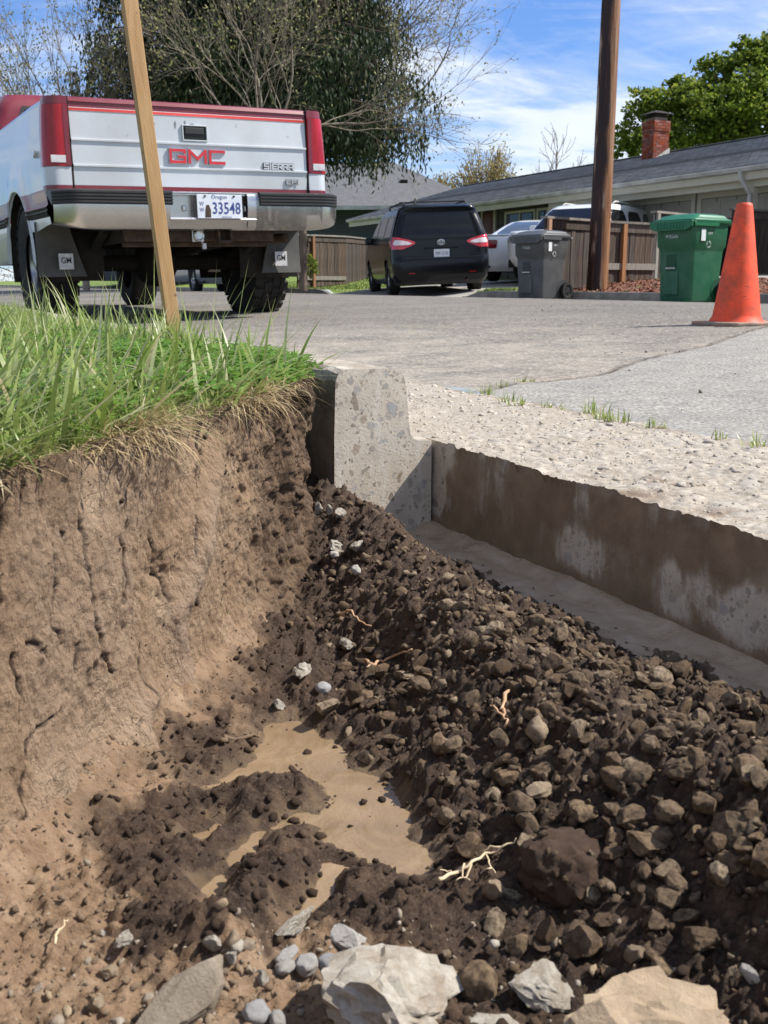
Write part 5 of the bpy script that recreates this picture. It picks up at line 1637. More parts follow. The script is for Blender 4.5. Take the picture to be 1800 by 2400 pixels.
def fence(p0, p1, h0, h1, label, mat, bw=0.14, cap=True, posts=(), postmat=None, rail_low=None, rail_mat=None, zb=None):
    """boards from p0 to p1 (x, y, ground z); h0, h1 the top heights at the ends"""
    p0, p1 = Vector(p0), Vector(p1)
    d = p1 - p0
    L = math.hypot(d.x, d.y)
    f = thing('board_fence', label, 'fence', p0, math.atan2(d.y, d.x))
    n = max(2, round(L / bw))
    rr = random.Random(int(L * 1000))
    for i in range(n):
        a = (i + 0.5) / n
        z0 = (p1.z - p0.z) * a + 0.02
        zt = h0 + (h1 - h0) * a - p0.z
        w = L / n
        key = (round(w, 3), round(zt - z0, 2))
        if (mat.name, key) not in BOARD_ME:
            o = MB().box(-w / 2 + 0.004, w / 2 - 0.004, -0.009, 0.009, 0, zt - z0).build('board', mat, None)
            BOARD_ME[(mat.name, key)] = o.data
        else:
            o = bpy.data.objects.new('board', BOARD_ME[(mat.name, key)]); COL.objects.link(o)
        o.parent = f
        o.location = (a * L, rr.uniform(-0.006, 0.006), z0)
        o.rotation_euler = (0, rr.uniform(-0.006, 0.006), 0)
    sl = lambda x: h0 + (h1 - h0) * x / L - p0.z
    gz = lambda x: (p1.z - p0.z) * x / L
    if cap:
        MB().add([(-0.03, -0.07, sl(0) + 0.006), (L + 0.03, -0.07, sl(L) + 0.006), (L + 0.03, 0.07, sl(L) + 0.006), (-0.03, 0.07, sl(0) + 0.006), (-0.03, -0.07, sl(0) + 0.045), (L + 0.03, -0.07, sl(L) + 0.045), (L + 0.03, 0.07, sl(L) + 0.045), (-0.03, 0.07, sl(0) + 0.045)],
                 [(3, 2, 1, 0), (4, 5, 6, 7), (0, 1, 5, 4), (1, 2, 6, 5), (2, 3, 7, 6), (3, 0, 4, 7)]).build('cap_rail', rail_mat or M_rail, f)
        MB().add([(0, -0.035, sl(0) - 0.14), (L, -0.035, sl(L) - 0.14), (L, -0.012, sl(L) - 0.14), (0, -0.012, sl(0) - 0.14), (0, -0.035, sl(0)), (L, -0.035, sl(L)), (L, -0.012, sl(L)), (0, -0.012, sl(0))],
                 [(3, 2, 1, 0), (4, 5, 6, 7), (0, 1, 5, 4), (1, 2, 6, 5), (2, 3, 7, 6), (3, 0, 4, 7)]).build('top_rail', mat, f)
    if rail_low is not None:
        MB().box(0, L, -0.045, -0.012, gz(L / 2) + rail_low, gz(L / 2) + rail_low + 0.11).build('low_rail', rail_mat or M_rail, f)
    for x, m in posts:
        MB().box(x - 0.045, x + 0.045, -0.075, 0.02, gz(x) - 0.05, sl(x) - 0.002).build('post', m, f, bevel=0.004)
    return f


def fpt(px, py, y):
    p = at_y(px, py, y)
    return p


def ground_at(x, y):
    n, s = to_ns((x, y))
    return float(far_z(n, s))


def two(px0, y0, top0, px1, y1, top1):
    a = fpt(px0, top0, y0); b_ = fpt(px1, top1, y1)
    return (a.x, a.y, ground_at(a.x, a.y)), (b_.x, b_.y, ground_at(b_.x, b_.y)), a.z, b_.z


a, b_, h0, h1 = two(1177, 17.0, 473, 1279, 18.1, 480)
fence(a, b_, h0, h1, 'low dark board fence left of the utility pole, behind the grey bin', M_fence, posts=((0.06, M_post),), bw=0.13)
a2, b2, h0, h1 = two(1279, 18.12, 481, 1418, 19.0, 488)
fence(a2, b2, h0, h1, 'low dark board fence right of the utility pole with a pale lower rail', M_fence2, posts=((0.75, M_post),), rail_low=0.25, bw=0.13)
a3, b3, h0, h1 = two(1414, 19.3, 461, 1600, 21.8, 478)
fence(a3, b3, h0, h1, 'taller weathered board fence behind the green bin', M_fence, posts=((0.05, M_rail),), bw=0.14)
a4, b4, h0, h1 = two(1582, 20.4, 455, 1690, 20.9, 460)
fence(a4, b4, h0, h1, 'tall board fence behind the orange cone', M_fence2, posts=((0.06, M_fence),), bw=0.14)
a5, b5, h0, h1 = two(640, 29.0, 509, 745, 30.5, 513)
fence(a5, b5, h0, h1, "neighbour's brown board fence with a rust-coloured post right of the truck", M_fence2, posts=((0.62, M_post),), rail_low=0.18, bw=0.15)
a6, b6, h0, h1 = two(745, 30.5, 513, 792, 33.5, 518)
fence(a6, b6, h0, h1, "neighbour's shaded board fence meeting the corner of the long house", M_fence, bw=0.15)

# ---- utility pole
pp = at_y(1290, 612, 17.3)
pz = ground_at(pp.x, pp.y)
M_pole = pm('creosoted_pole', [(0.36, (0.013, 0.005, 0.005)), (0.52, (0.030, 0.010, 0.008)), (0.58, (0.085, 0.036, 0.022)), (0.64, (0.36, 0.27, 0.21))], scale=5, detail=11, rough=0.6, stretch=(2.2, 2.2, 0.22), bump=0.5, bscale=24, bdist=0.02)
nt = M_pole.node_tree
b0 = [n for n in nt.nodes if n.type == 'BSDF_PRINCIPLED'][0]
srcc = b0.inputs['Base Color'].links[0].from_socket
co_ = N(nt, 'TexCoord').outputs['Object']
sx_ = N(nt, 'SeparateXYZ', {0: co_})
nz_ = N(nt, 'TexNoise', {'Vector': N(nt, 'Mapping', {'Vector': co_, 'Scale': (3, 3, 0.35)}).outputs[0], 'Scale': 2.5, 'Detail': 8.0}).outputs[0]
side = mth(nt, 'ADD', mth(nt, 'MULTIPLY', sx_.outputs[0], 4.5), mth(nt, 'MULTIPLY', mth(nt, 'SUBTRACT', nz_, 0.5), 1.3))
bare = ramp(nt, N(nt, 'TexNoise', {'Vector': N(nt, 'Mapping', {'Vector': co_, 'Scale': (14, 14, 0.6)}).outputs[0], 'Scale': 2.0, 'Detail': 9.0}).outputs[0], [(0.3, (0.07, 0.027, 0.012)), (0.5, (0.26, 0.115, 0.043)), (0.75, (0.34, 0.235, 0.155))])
nt.links.new(mixc(nt, ramp(nt, side, [(0.08, 0.0), (0.24, 0.9)]), srcc, bare), b0.inputs['Base Color'])  # right painted paler for bare wood and sun, left darker for stain and shade
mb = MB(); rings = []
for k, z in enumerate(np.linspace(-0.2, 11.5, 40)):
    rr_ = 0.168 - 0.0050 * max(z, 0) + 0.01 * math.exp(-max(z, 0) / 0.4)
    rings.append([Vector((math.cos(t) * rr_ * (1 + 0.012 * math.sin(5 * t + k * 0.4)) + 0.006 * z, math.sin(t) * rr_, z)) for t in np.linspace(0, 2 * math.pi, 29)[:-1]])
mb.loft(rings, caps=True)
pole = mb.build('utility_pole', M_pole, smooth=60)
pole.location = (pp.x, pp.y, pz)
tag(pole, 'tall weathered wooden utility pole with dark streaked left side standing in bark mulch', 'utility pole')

# ---- wheeled bins
def bin_cart(label, body_c, lid_c, px, n, rz, h, serial):
    p = at_n(px, 650, n)
    x, y = n * 0 + p.x, p.y
    s = to_ns((x, y))[1]
    g = thing('wheeled_bin', label, 'bin', ns(n, s, float(road_z(n)) + 0.004), rz)
    mat = pm('bin_plastic', [(0.35, tuple(c * 0.88 for c in body_c)), (0.65, tuple(c * 1.12 for c in body_c))], scale=4, rough=0.48, bump=0.12, bscale=120, bdist=0.003, spec=0.45, dirt=tuple(0.5 * c + 0.06 for c in body_c), dirt_amt=0.35, dirt_scale=4)
    lm = pm('bin_lid', [(0.35, tuple(c * 0.9 for c in lid_c)), (0.65, tuple(c * 1.1 for c in lid_c))], scale=4, rough=0.42, bump=0.12, bscale=120, bdist=0.003, spec=0.45)
    k = h / 1.10

    def rrect(w, d, z, r=0.06, y0=0.0):
        pts = []
        for cx, cy, a0 in ((w / 2 - r, d / 2 - r, 0), (-w / 2 + r, d / 2 - r, 90), (-w / 2 + r, -d / 2 + r, 180), (w / 2 - r, -d / 2 + r, 270)):
            for j in range(5):
                a = R(a0 + j * 22.5)
                pts.append(Vector(((cx + r * math.cos(a)), y0 + cy + r * math.sin(a), z)) * k)
        return pts
    mb = MB()
    lev = [(0.50, 0.50, 0.02, 0.05, -0.02), (0.515, 0.54, 0.05, 0.06, -0.01), (0.53, 0.57, 0.30, 0.06, 0.0), (0.552, 0.62, 0.62, 0.06, 0.0), (0.556, 0.625, 0.655, 0.06, 0.0), (0.60, 0.68, 0.70, 0.07, 0.0), (0.612, 0.70, 0.92, 0.07, 0.0), (0.615, 0.70, 0.95, 0.07, 0.0), (0.645, 0.74, 0.955, 0.08, 0.0), (0.645, 0.74, 0.985, 0.08, 0.0)]
    mb.loft([rrect(w, d, z, r, y0) for w, d, z, r, y0 in lev], caps=True)
    body = mb.build('bin_body', mat, g, smooth=35)
    # recessed grip on the front, with its bar
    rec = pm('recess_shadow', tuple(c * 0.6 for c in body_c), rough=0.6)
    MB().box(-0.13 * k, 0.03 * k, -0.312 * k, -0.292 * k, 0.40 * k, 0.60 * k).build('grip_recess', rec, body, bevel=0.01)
    MB().box(-0.125 * k, 0.025 * k, -0.322 * k, -0.308 * k, 0.42 * k, 0.44 * k).build('grip_bar', M_gut, body, bevel=0.004)
    MB().prism([(-0.16 * k, 0.10 * k), (0.07 * k, 0.10 * k), (0.05 * k, 0.615 * k), (-0.15 * k, 0.615 * k)], -0.300 * k, -0.288 * k, 'y').build('front_rib', mat, body, bevel=0.012)
    # lid: domed slab with a flared front lip and side flanges
    lid = MB()
    lid.loft([rrect(0.665, 0.78, 0.972, 0.08, -0.015), rrect(0.68, 0.80, 0.985, 0.09, -0.015), rrect(0.675, 0.79, 1.020, 0.09, -0.01), rrect(0.60, 0.70, 1.035, 0.08, 0.0), rrect(0.56, 0.62, 1.070, 0.09, 0.02), rrect(0.42, 0.46, 1.092, 0.1, 0.03)], caps=True)
    lid.prism([(-0.34 * k, 1.0 * k), (0.34 * k, 1.0 * k), (0.33 * k, 0.93 * k), (0.25 * k, 0.885 * k), (-0.25 * k, 0.885 * k), (-0.33 * k, 0.93 * k)], -0.425 * k, -0.385 * k, 'y')
    lid.box(0.318 * k, 0.338 * k, -0.36 * k, 0.10 * k, 0.935 * k, 0.99 * k)
    lid.box(-0.338 * k, -0.318 * k, -0.36 * k, 0.10 * k, 0.935 * k, 0.99 * k)
    ld = lid.build('bin_lid', lm, g, smooth=35, bevel=0.006)
    rib = MB()
    for x in np.linspace(-0.20, 0.20, 9):
        rib.box((x - 0.005) * k, (x + 0.005) * k, -0.432 * k, -0.420 * k, 0.90 * k, 0.98 * k)
    rb = rib.build('lid_ribs', lm, ld); rb['kind'] = 'stuff'
    MB().tube([Vector((-0.27, 0.40, 0.95)) * k, Vector((-0.27, 0.45, 0.98)) * k, Vector((0.27, 0.45, 0.98)) * k, Vector((0.27, 0.40, 0.95)) * k], 0.017, 8).build('handle', mat, g, smooth=True)
    MB().tube([Vector((-0.30, 0.30, 0.135)) * k, Vector((0.30, 0.30, 0.135)) * k], 0.014, 8).build('axle', M_under, g)
    for sd in (-1, 1):
        # hollow for the wheel, then the wheel
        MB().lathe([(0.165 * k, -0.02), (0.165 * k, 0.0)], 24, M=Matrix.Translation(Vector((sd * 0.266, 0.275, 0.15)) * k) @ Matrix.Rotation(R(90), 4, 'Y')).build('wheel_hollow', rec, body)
        wheel(g, Vector((sd * 0.315, 0.30, 0.135)) * k, 0.135 * k, 0.055, sd, 22, rimmat=M_blackpl, rim_r=0.68, spokes=7)
    # white print
    rx = (R(90), 0, 0)
    text('serial_number', serial, 0.058 * k, M_print, body, Vector((-0.02, -0.356, 0.815)) * k, (R(90) - R(2), 0, 0), sx=0.85)
    ry = (R(90), 0, R(90))
    MB().box(0.312 * k, 0.3145 * k, -0.20 * k, -0.12 * k, 0.76 * k, 0.90 * k).build('sticker', M_print, body)
    text('side_print', 'CITY', 0.04 * k, M_print, body, Vector((0.3135, -0.03, 0.85)) * k, ry)
    ring = MB()
    for q in range(3):
        a = q * 2.094
        ring.prism([(0.03 * math.cos(a + t) * k * rr_, 0.72 * k + 0.03 * math.sin(a + t) * k * rr_) for t, rr_ in ((0, 1), (0.8, 1), (1.6, 1), (1.6, 1.5), (0.8, 1.5), (0, 1.5))], 0.0, 0.0, 'x')
    ring.v = [Vector((0.3125 * k, v.y - 0.05 * k, v.z)) for v in ring.v]
    ring.build('recycle_mark', M_print, body, fix=False)
    return g


bin_cart('dark grey wheeled bin standing at the kerb left of the utility pole', (0.060, 0.062, 0.063), (0.075, 0.078, 0.080), 1166, 9.45, R(-48), 1.05, 'Y 02201')
bin_cart('green wheeled bin standing at the kerb between the pole and the cone', (0.007, 0.098, 0.040), (0.010, 0.125, 0.052), 1486, 9.45, R(-56), 1.10, 'M 022636')
# ================================================================== OTHER VEHICLES
M_black = paint('black_paint', (0.006, 0.0065, 0.009), rough=0.22, coat=0.12)
M_black.node_tree.nodes['Principled BSDF'].inputs['Specular IOR Level'].default_value = 0.25
M_wpaint = paint('white_paint', (0.78, 0.79, 0.79), rough=0.25, coat=0.7)
M_spaint = paint('silver_paint', (0.34, 0.35, 0.36), rough=0.3, coat=0.7, metal=0.3)
M_glass2 = pm('tinted_glass', [(0.3, (0.05, 0.062, 0.068)), (0.7, (0.085, 0.10, 0.105))], scale=2, rough=0.04, spec=0.7, coat=0.5)
M_lens_b = pm('bright_red_lens', [(0.3, (0.46, 0.012, 0.03)), (0.7, (0.60, 0.03, 0.05))], scale=12, rough=0.12, coat=0.7)
M_lens_w = pm('white_lens', [(0.3, (0.62, 0.50, 0.50)), (0.7, (0.75, 0.70, 0.70))], scale=12, rough=0.1, coat=0.7)
rx = (R(90), 0, 0)

# ---- black minivan
vp = at_z(962, 640, 0.05)
vy = 20.9
va = at_y(957, 640, vy)
van = thing('minivan', 'black minivan with roof rails and bright tail lamps parked on the driveway', 'minivan', (va.x, vy, 0.055), 0)
van.rotation_euler = (R(0.9), R(-2.3), R(7.5))
VS = Shell([(0.20, 0.12, 4.90, 0.86, 0.18, 0.4), (0.34, 0.02, 5.03, 0.955, 0.20, 0.5), (0.55, 0.0, 5.05, 0.985, 0.20, 0.5), (0.70, 0.02, 5.04, 0.99, 0.20, 0.5), (0.74, 0.05, 5.02, 0.99, 0.20, 0.5), (1.00, 0.08, 4.85, 0.985, 0.20, 0.5), (1.12, 0.10, 4.55, 0.97, 0.20, 0.5),
            (1.18, 0.115, 4.05, 0.955, 0.20, 0.4), (1.40, 0.19, 3.60, 0.885, 0.20, 0.35), (1.60, 0.265, 3.20, 0.81, 0.20, 0.3), (1.67, 0.24, 3.05, 0.775, 0.20, 0.3), (1.71, 0.24, 2.95, 0.74, 0.20, 0.3), (1.745, 0.36, 2.75, 0.66, 0.22, 0.3), (1.765, 0.70, 2.40, 0.48, 0.25, 0.3)])
zs = [0.20, 0.27, 0.34, 0.42, 0.55, 0.64, 0.70, 0.74, 0.80, 0.9, 1.0, 1.06, 1.12, 1.18, 1.26, 1.33, 1.40, 1.47, 1.54, 1.60, 1.64, 1.67, 1.71, 1.73, 1.745, 1.757, 1.765]
vb = VS.mesh([M_black, M_blackpl], 'body', van, zs, [(1.0, 0.34), (4.05, 0.34)], 0.40, lambda c: 1 if c.z < 0.30 else 0)
VS.rear_patch([(1.10, -0.72, 0.72), (1.16, -0.80, 0.80), (1.56, -0.665, 0.665), (1.60, -0.63, 0.63)], 0.008, M_glass, 'rear_window', vb, 20)
for sd in (-1, 1):
    a, b2 = (0.50, 0.975)
    rows = [(0.905, 0.78, 0.975), (0.93, 0.70, 0.98), (0.985, 0.56, 0.98), (1.02, 0.50, 0.975), (1.075, 0.60, 0.965), (1.15, 0.93, 0.952)]
    rws = [(z, sd * x0, sd * x1) for z, x0, x1 in rows]
    lamp = VS.rear_patch(rws, 0.016, M_lens_b, 'tail_lamp', vb, 12)
    rws = [(z, sd * x0, sd * x1) for z, x0, x1 in ((0.985, 0.66, 0.93), (1.01, 0.58, 0.96), (1.05, 0.66, 0.94), (1.085, 0.84, 0.92))]
    VS.rear_patch(rws, 0.022, M_lens_w, 'lamp_insert', lamp, 10)
    VS.side_patch([(0.95, 0.20, 0.42), (1.03, 0.21, 0.52), (1.11, 0.23, 0.36)], sd, 0.010, M_lens_b, 'lamp_side', lamp)
    for y0, y1, z0, z1 in ((0.45, 1.35, 1.16, 1.56), (1.45, 2.55, 1.14, 1.57), (2.62, 3.40, 1.14, 1.56)):
        VS.side_patch([(z0, y0, y1), (z1 - 0.04, y0 + 0.07, y1 - 0.12), (z1, y0 + 0.10, y1 - 0.2)], sd, 0.006, M_glass, 'side_window', vb)
    MB().box(min(sd * 0.95, sd * 1.13), max(sd * 0.95, sd * 1.13), 3.35, 3.47, 1.06, 1.22).build('mirror', M_black, van, bevel=0.04)
    MB().tube([(sd * 0.62, 0.62, 1.765), (sd * 0.64, 0.75, 1.815), (sd * 0.66, 1.5, 1.825), (sd * 0.66, 2.5, 1.815), (sd * 0.64, 2.65, 1.755)], 0.018, 8).build('roof_rail', M_blackpl, van, smooth=True)
    rf_ = MB().box(min(sd * 0.55, sd * 0.68), max(sd * 0.55, sd * 0.68), -0.012, 0.02, 0.425, 0.445).build('reflector', M_lens, vb)
    wheel(van, (sd * 0.86, 1.0, 0.34), 0.345, 0.225, sd, 0, rim_r=0.66, spokes=10)
    wheel(van, (sd * 0.86, 4.05, 0.34), 0.345, 0.225, sd, 0, rim_r=0.66, spokes=10)
for y in (1.0, 2.2):
    MB().box(-0.68, 0.68, y - 0.04, y + 0.04, 1.825, 1.85).build('cross_bar', M_blackpl, van, bevel=0.008)
MB().prism([(0.72, 1.765), (0.60, 1.765), (0.68, 1.90), (0.70, 1.90)], -0.42, -0.38, 'x').build('antenna_fin', M_blackpl, van)
MB().box(-0.80, 0.80, 0.02, 0.06, 0.715, 0.735).build('bumper_crease', M_blackpl, vb)
MB().box(-0.35, 0.35, 0.052, 0.09, 0.90, 0.925).build('hatch_trim', M_black, vb, bevel=0.006)
emb = MB()
for rxx, rzz, zc in ((0.075, 0.05, 0.0), (0.028, 0.048, 0.0), (0.055, 0.02, 0.018)):
    emb.tube([(rxx * math.cos(t), 0, zc + rzz * math.sin(t)) for t in np.linspace(0, 6.283, 25)], 0.007, 6, cap=False)
e_ = emb.build('emblem', M_chrome2, vb, smooth=True); e_.location = (0, 0.075, 1.02)
pl = MB().box(-0.155, 0.155, 0.035, 0.045, 0.735, 0.885).build('licence_plate', M_plate, van)
pl.location = (0, 0, 0.0)
text('plate_number', '990 QCB', 0.085, M_under, pl, (0, 0.032, 0.805), rx, sx=0.78)
text('trim_badge', 'XLE', 0.06, M_chrome2, vb, (0.62, 0.035, 0.78), rx)
MB().tube([(0.05, 0.175, 1.12), (0.42, 0.17, 1.19)], 0.010, 6).build('rear_wiper', M_blackpl, vb)
MB().box(-0.9, 0.9, 0.25, 4.8, 0.24, 0.45).build('floor_pan', M_under, van)
MB().tube([(0.5, 0.0, 0.27), (0.5, 0.4, 0.28)], 0.03, 10).build('exhaust_pipe', M_rust, van)

# ---- white sedan nosed in towards the house
sy_ = 23.6
sp = at_y(1046, 610, sy_)
sed = thing('sedan', 'white sedan with a dark red tail lamp half hidden by the black minivan', 'car', (sp.x + 0.72, sy_ + 0.6, 0.33), R(-24))
CS = Shell([(0.22, 0.12, 4.95, 0.82, 0.25, 0.4), (0.36, 0.02, 5.05, 0.92, 0.28, 0.5), (0.60, 0.0, 5.08, 0.945, 0.28, 0.5), (0.82, 0.03, 5.05, 0.95, 0.26, 0.5), (0.96, 0.07, 4.9, 0.94, 0.25, 0.5), (1.02, 0.12, 4.5, 0.915, 0.25, 0.4), (1.045, 0.50, 3.75, 0.86, 0.25, 0.35), (1.10, 0.74, 3.55, 0.83, 0.25, 0.35),
            (1.28, 1.20, 3.15, 0.72, 0.25, 0.3), (1.40, 1.60, 2.80, 0.64, 0.25, 0.3), (1.455, 1.95, 2.50, 0.52, 0.25, 0.3), (1.47, 2.1, 2.3, 0.40, 0.09, 0.09)])
zs = [0.22, 0.30, 0.36, 0.48, 0.60, 0.72, 0.82, 0.90, 0.96, 1.0, 1.02, 1.035, 1.045, 1.06, 1.10, 1.16, 1.22, 1.28, 1.34, 1.40, 1.43, 1.455, 1.463, 1.47]
cb = CS.mesh([M_wpaint], 'body', sed, zs, [(1.05, 0.34), (4.1, 0.34)], 0.39)
CS.rear_patch([(1.075, -0.60, 0.60), (1.10, -0.66, 0.66), (1.38, -0.50, 0.50), (1.40, -0.46, 0.46)], 0.012, M_glass2, 'rear_window', cb, 18)
for sd in (-1, 1):
    lamp = CS.rear_patch([(0.74, sd * 0.42, sd * 0.92), (0.90, sd * 0.40, sd * 0.93), (0.93, sd * 0.45, sd * 0.92)], 0.012, M_lens2, 'tail_lamp', cb, 12)
    CS.rear_patch([(0.78, sd * 0.50, sd * 0.86), (0.87, sd * 0.49, sd * 0.86)], 0.018, M_lens, 'lamp_insert', lamp, 10)
    CS.side_patch([(0.76, 0.24, 0.42), (0.90, 0.25, 0.46)], sd, 0.008, M_lens2, 'lamp_side', lamp)
    for y0, y1 in ((1.35, 2.15), (2.22, 3.05)):
        CS.side_patch([(1.07, y0 - 0.15, y1 + 0.25), (1.30, y0 + 0.05, y1), (1.36, y0 + 0.2, y1 - 0.15)], sd, 0.006, M_glass, 'side_window', cb)
    MB().box(min(sd * 0.935, sd * 0.955), max(sd * 0.935, sd * 0.955), 0.55, 0.72, 0.66, 0.685).build('side_marker', M_lens2, cb)
    wheel(sed, (sd * 0.82, 1.05, 0.34), 0.345, 0.225, sd, 0, rim_r=0.68)
    wheel(sed, (sd * 0.82, 4.1, 0.34), 0.345, 0.225, sd, 0, rim_r=0.68)
    MB().tube([(sd * 0.6, -0.01, 0.32), (sd * 0.6, 0.3, 0.32)], 0.045, 12).build('exhaust_tip', M_chrome2, sed)
MB().box(-0.80, 0.80, 0.10, 0.42, 1.028, 1.050).build('boot_lip', M_wpaint, cb, bevel=0.008)
MB().box(-0.86, 0.86, 0.2, 4.85, 0.22, 0.40).build('floor_pan', M_under, sed)

# ---- white SUV behind the fence
uy = 24.6
up = at_y(1330, 500, uy)
suv = thing('suv', 'white SUV with roof rails showing above the low fence by the garage', 'SUV', (up.x + 0.62, uy + 1.9, ground_at(up.x, uy) + 0.03), R(180 - 34))
US = Shell([(0.30, 0.10, 4.60, 0.85, 0.2, 0.4), (0.5, 0.0, 4.72, 0.92, 0.2, 0.4), (0.9, 0.0, 4.74, 0.94, 0.2, 0.4), (1.05, 0.03, 4.60, 0.93, 0.2, 0.4), (1.12, 0.05, 3.55, 0.91, 0.2, 0.35), (1.40, 0.18, 3.15, 0.84, 0.2, 0.3), (1.62, 0.32, 2.80, 0.77, 0.2, 0.3), (1.69, 0.45, 2.60, 0.72, 0.2, 0.3), (1.725, 0.75, 2.3, 0.55, 0.25, 0.3)])
zs = [0.30, 0.4, 0.5, 0.7, 0.9, 1.0, 1.05, 1.09, 1.12, 1.2, 1.3, 1.4, 1.5, 1.58, 1.62, 1.66, 1.69, 1.71, 1.725]
ub = US.mesh([M_wpaint], 'body', suv, zs, [(0.95, 0.36), (3.8, 0.36)], 0.41)
US.front_patch([(1.13, -0.80, 0.80), (1.55, -0.68, 0.68), (1.60, -0.64, 0.64)], 0.010, M_glass, 'windscreen', ub, 18)
US.rear_patch([(1.12, -0.78, 0.78), (1.55, -0.66, 0.66)], 0.010, M_glass, 'rear_window', ub, 16)
for sd in (-1, 1):
    for y0, y1 in ((0.35, 1.0), (1.08, 1.95), (2.02, 3.0)):
        US.side_patch([(1.14, y0, y1 + 0.06), (1.50, y0 + 0.1, y1 - 0.06), (1.56, y0 + 0.18, y1 - 0.15)], sd, 0.006, M_glass2 if y0 < 1 else M_glass, 'side_window', ub)
    MB().tube([(sd * 0.60, 0.6, 1.70), (sd * 0.62, 0.75, 1.765), (sd * 0.62, 2.2, 1.765), (sd * 0.60, 2.4, 1.70)], 0.02, 8).build('roof_rail', M_gut, suv, smooth=True)
    MB().box(min(sd * 0.92, sd * 1.08), max(sd * 0.92, sd * 1.08), 3.0, 3.12, 1.08, 1.24).build('mirror', M_wpaint, suv, bevel=0.03)
    US.front_patch([(0.80, sd * 0.55, sd * 0.88), (0.98, sd * 0.52, sd * 0.90)], 0.01, M_clear, 'headlight', ub, 8)
    wheel(suv, (sd * 0.84, 0.95, 0.36), 0.36, 0.24, sd, 0)
    wheel(suv, (sd * 0.84, 3.8, 0.36), 0.36, 0.24, sd, 0)
MB().tube([(0.3, 0.9, 1.72), (0.32, 0.75, 1.92)], 0.008, 5).build('aerial', M_blackpl, suv)
MB().box(-0.86, 0.86, 0.2, 4.55, 0.28, 0.45).build('floor_pan', M_under, suv)

# ---- silver car at the far kerb, seen past and under the pickup
cp_ = at_n(604, 680, 9.1)
car = thing('silver_car', 'silver car parked at the far kerb behind the pickup, mostly hidden', 'car', (cp_.x - 0.35, cp_.y, float(road_z(9.0))), R(26))
car.location.x -= 0.62
cb2 = CS.mesh([M_spaint], 'body', car, zs_c := [0.22, 0.30, 0.36, 0.48, 0.60, 0.72, 0.82, 0.90, 0.96, 1.0, 1.02, 1.035, 1.045, 1.06, 1.10, 1.16, 1.22, 1.28, 1.34, 1.40, 1.43, 1.455, 1.47], [(1.05, 0.34), (4.1, 0.34)], 0.39)
CS.rear_patch([(1.075, -0.60, 0.60), (1.38, -0.50, 0.50)], 0.012, M_glass2, 'rear_window', cb2, 14)
for sd in (-1, 1):
    CS.rear_patch([(0.74, sd * 0.5, sd * 0.92), (0.93, sd * 0.5, sd * 0.92)], 0.012, M_lens, 'tail_lamp', cb2, 10)
    for y0, y1 in ((1.35, 2.15), (2.22, 3.05)):
        CS.side_patch([(1.07, y0 - 0.15, y1 + 0.25), (1.30, y0 + 0.05, y1), (1.36, y0 + 0.2, y1 - 0.15)], sd, 0.006, M_glass, 'side_window', cb2)
    wheel(car, (sd * 0.82, 1.05, 0.33), 0.335, 0.215, sd, 0)
    wheel(car, (sd * 0.82, 4.1, 0.33), 0.335, 0.215, sd, 0)
MB().box(-0.86, 0.86, 0.2, 4.85, 0.22, 0.40).build('floor_pan', M_under, car)
# ================================================================== TREES
def cards(centers, dirs, L, W, droop=0.0, tri=False, seed=0):
    """small leaf faces: centre points, long axes; returns verts, faces (quads)"""
    r = np.random.default_rng(seed)
    n = len(centers)
    d = dirs / (np.linalg.norm(dirs, axis=1, keepdims=True) + 1e-9)
    rv = r.normal(size=(n, 3))
    side = np.cross(d, rv); side /= np.linalg.norm(side, axis=1, keepdims=True) + 1e-9
    L = L[:, None]; W = W[:, None]
    V = np.stack([centers - d * L / 2, centers + side * W / 2 - d * L * 0.05, centers + d * L / 2, centers - side * W / 2 - d * L * 0.05], 1)
    return V.reshape(-1, 3), np.arange(n * 4).reshape(n, 4)


def foliage_mat(name, stops, trans=0.3, rough=0.6):
    m, nt, b = newmat(name)
    rnd = N(nt, 'NewGeometry').outputs['Random Per Island']
    co = N(nt, 'TexCoord').outputs['Object']
    nz = N(nt, 'TexNoise', {'Vector': co, 'Scale': 0.9, 'Detail': 4.0}).outputs[0]
    f = mth(nt, 'ADD', mth(nt, 'MULTIPLY', rnd, 0.6), mth(nt, 'MULTIPLY', nz, 0.5))
    col = ramp(nt, f, stops)
    nt.links.new(col, b.inputs['Base Color'])
    b.inputs['Roughness'].default_value = rough
    b.inputs['Specular IOR Level'].default_value = 0.25
    tr = N(nt, 'BsdfTranslucent', {'Color': col})
    mx = N(nt, 'MixShader', {0: trans, 1: b.outputs[0], 2: tr.outputs[0]})
    out = [q for q in nt.nodes if q.type == 'OUTPUT_MATERIAL'][0]
    nt.links.new(mx.outputs[0], out.inputs[0])
    return m


M_bark = pm('bark', [(0.3, (0.075, 0.055, 0.042)), (0.7, (0.17, 0.135, 0.105))], scale=4, rough=0.95, stretch=(3, 3, 0.5), bump=0.7, bscale=12, bdist=0.04)
M_twig = pm('pale_twig_bark', [(0.3, (0.13, 0.105, 0.075)), (0.7, (0.27, 0.235, 0.175))], scale=3, rough=0.9, bump=0.3, bscale=20)
M_twig2 = pm('brown_twig_bark', [(0.3, (0.10, 0.075, 0.055)), (0.7, (0.20, 0.155, 0.115))], scale=3, rough=0.9)
M_conifer = foliage_mat('conifer_foliage', [(0.15, (0.012, 0.024, 0.009)), (0.45, (0.024, 0.042, 0.015)), (0.7, (0.042, 0.062, 0.022)), (0.9, (0.078, 0.080, 0.034))], 0.2)
M_maple = foliage_mat('maple_foliage', [(0.15, (0.05, 0.085, 0.012)), (0.5, (0.125, 0.18, 0.022)), (0.8, (0.24, 0.285, 0.042)), (0.95, (0.38, 0.39, 0.08))], 0.5)
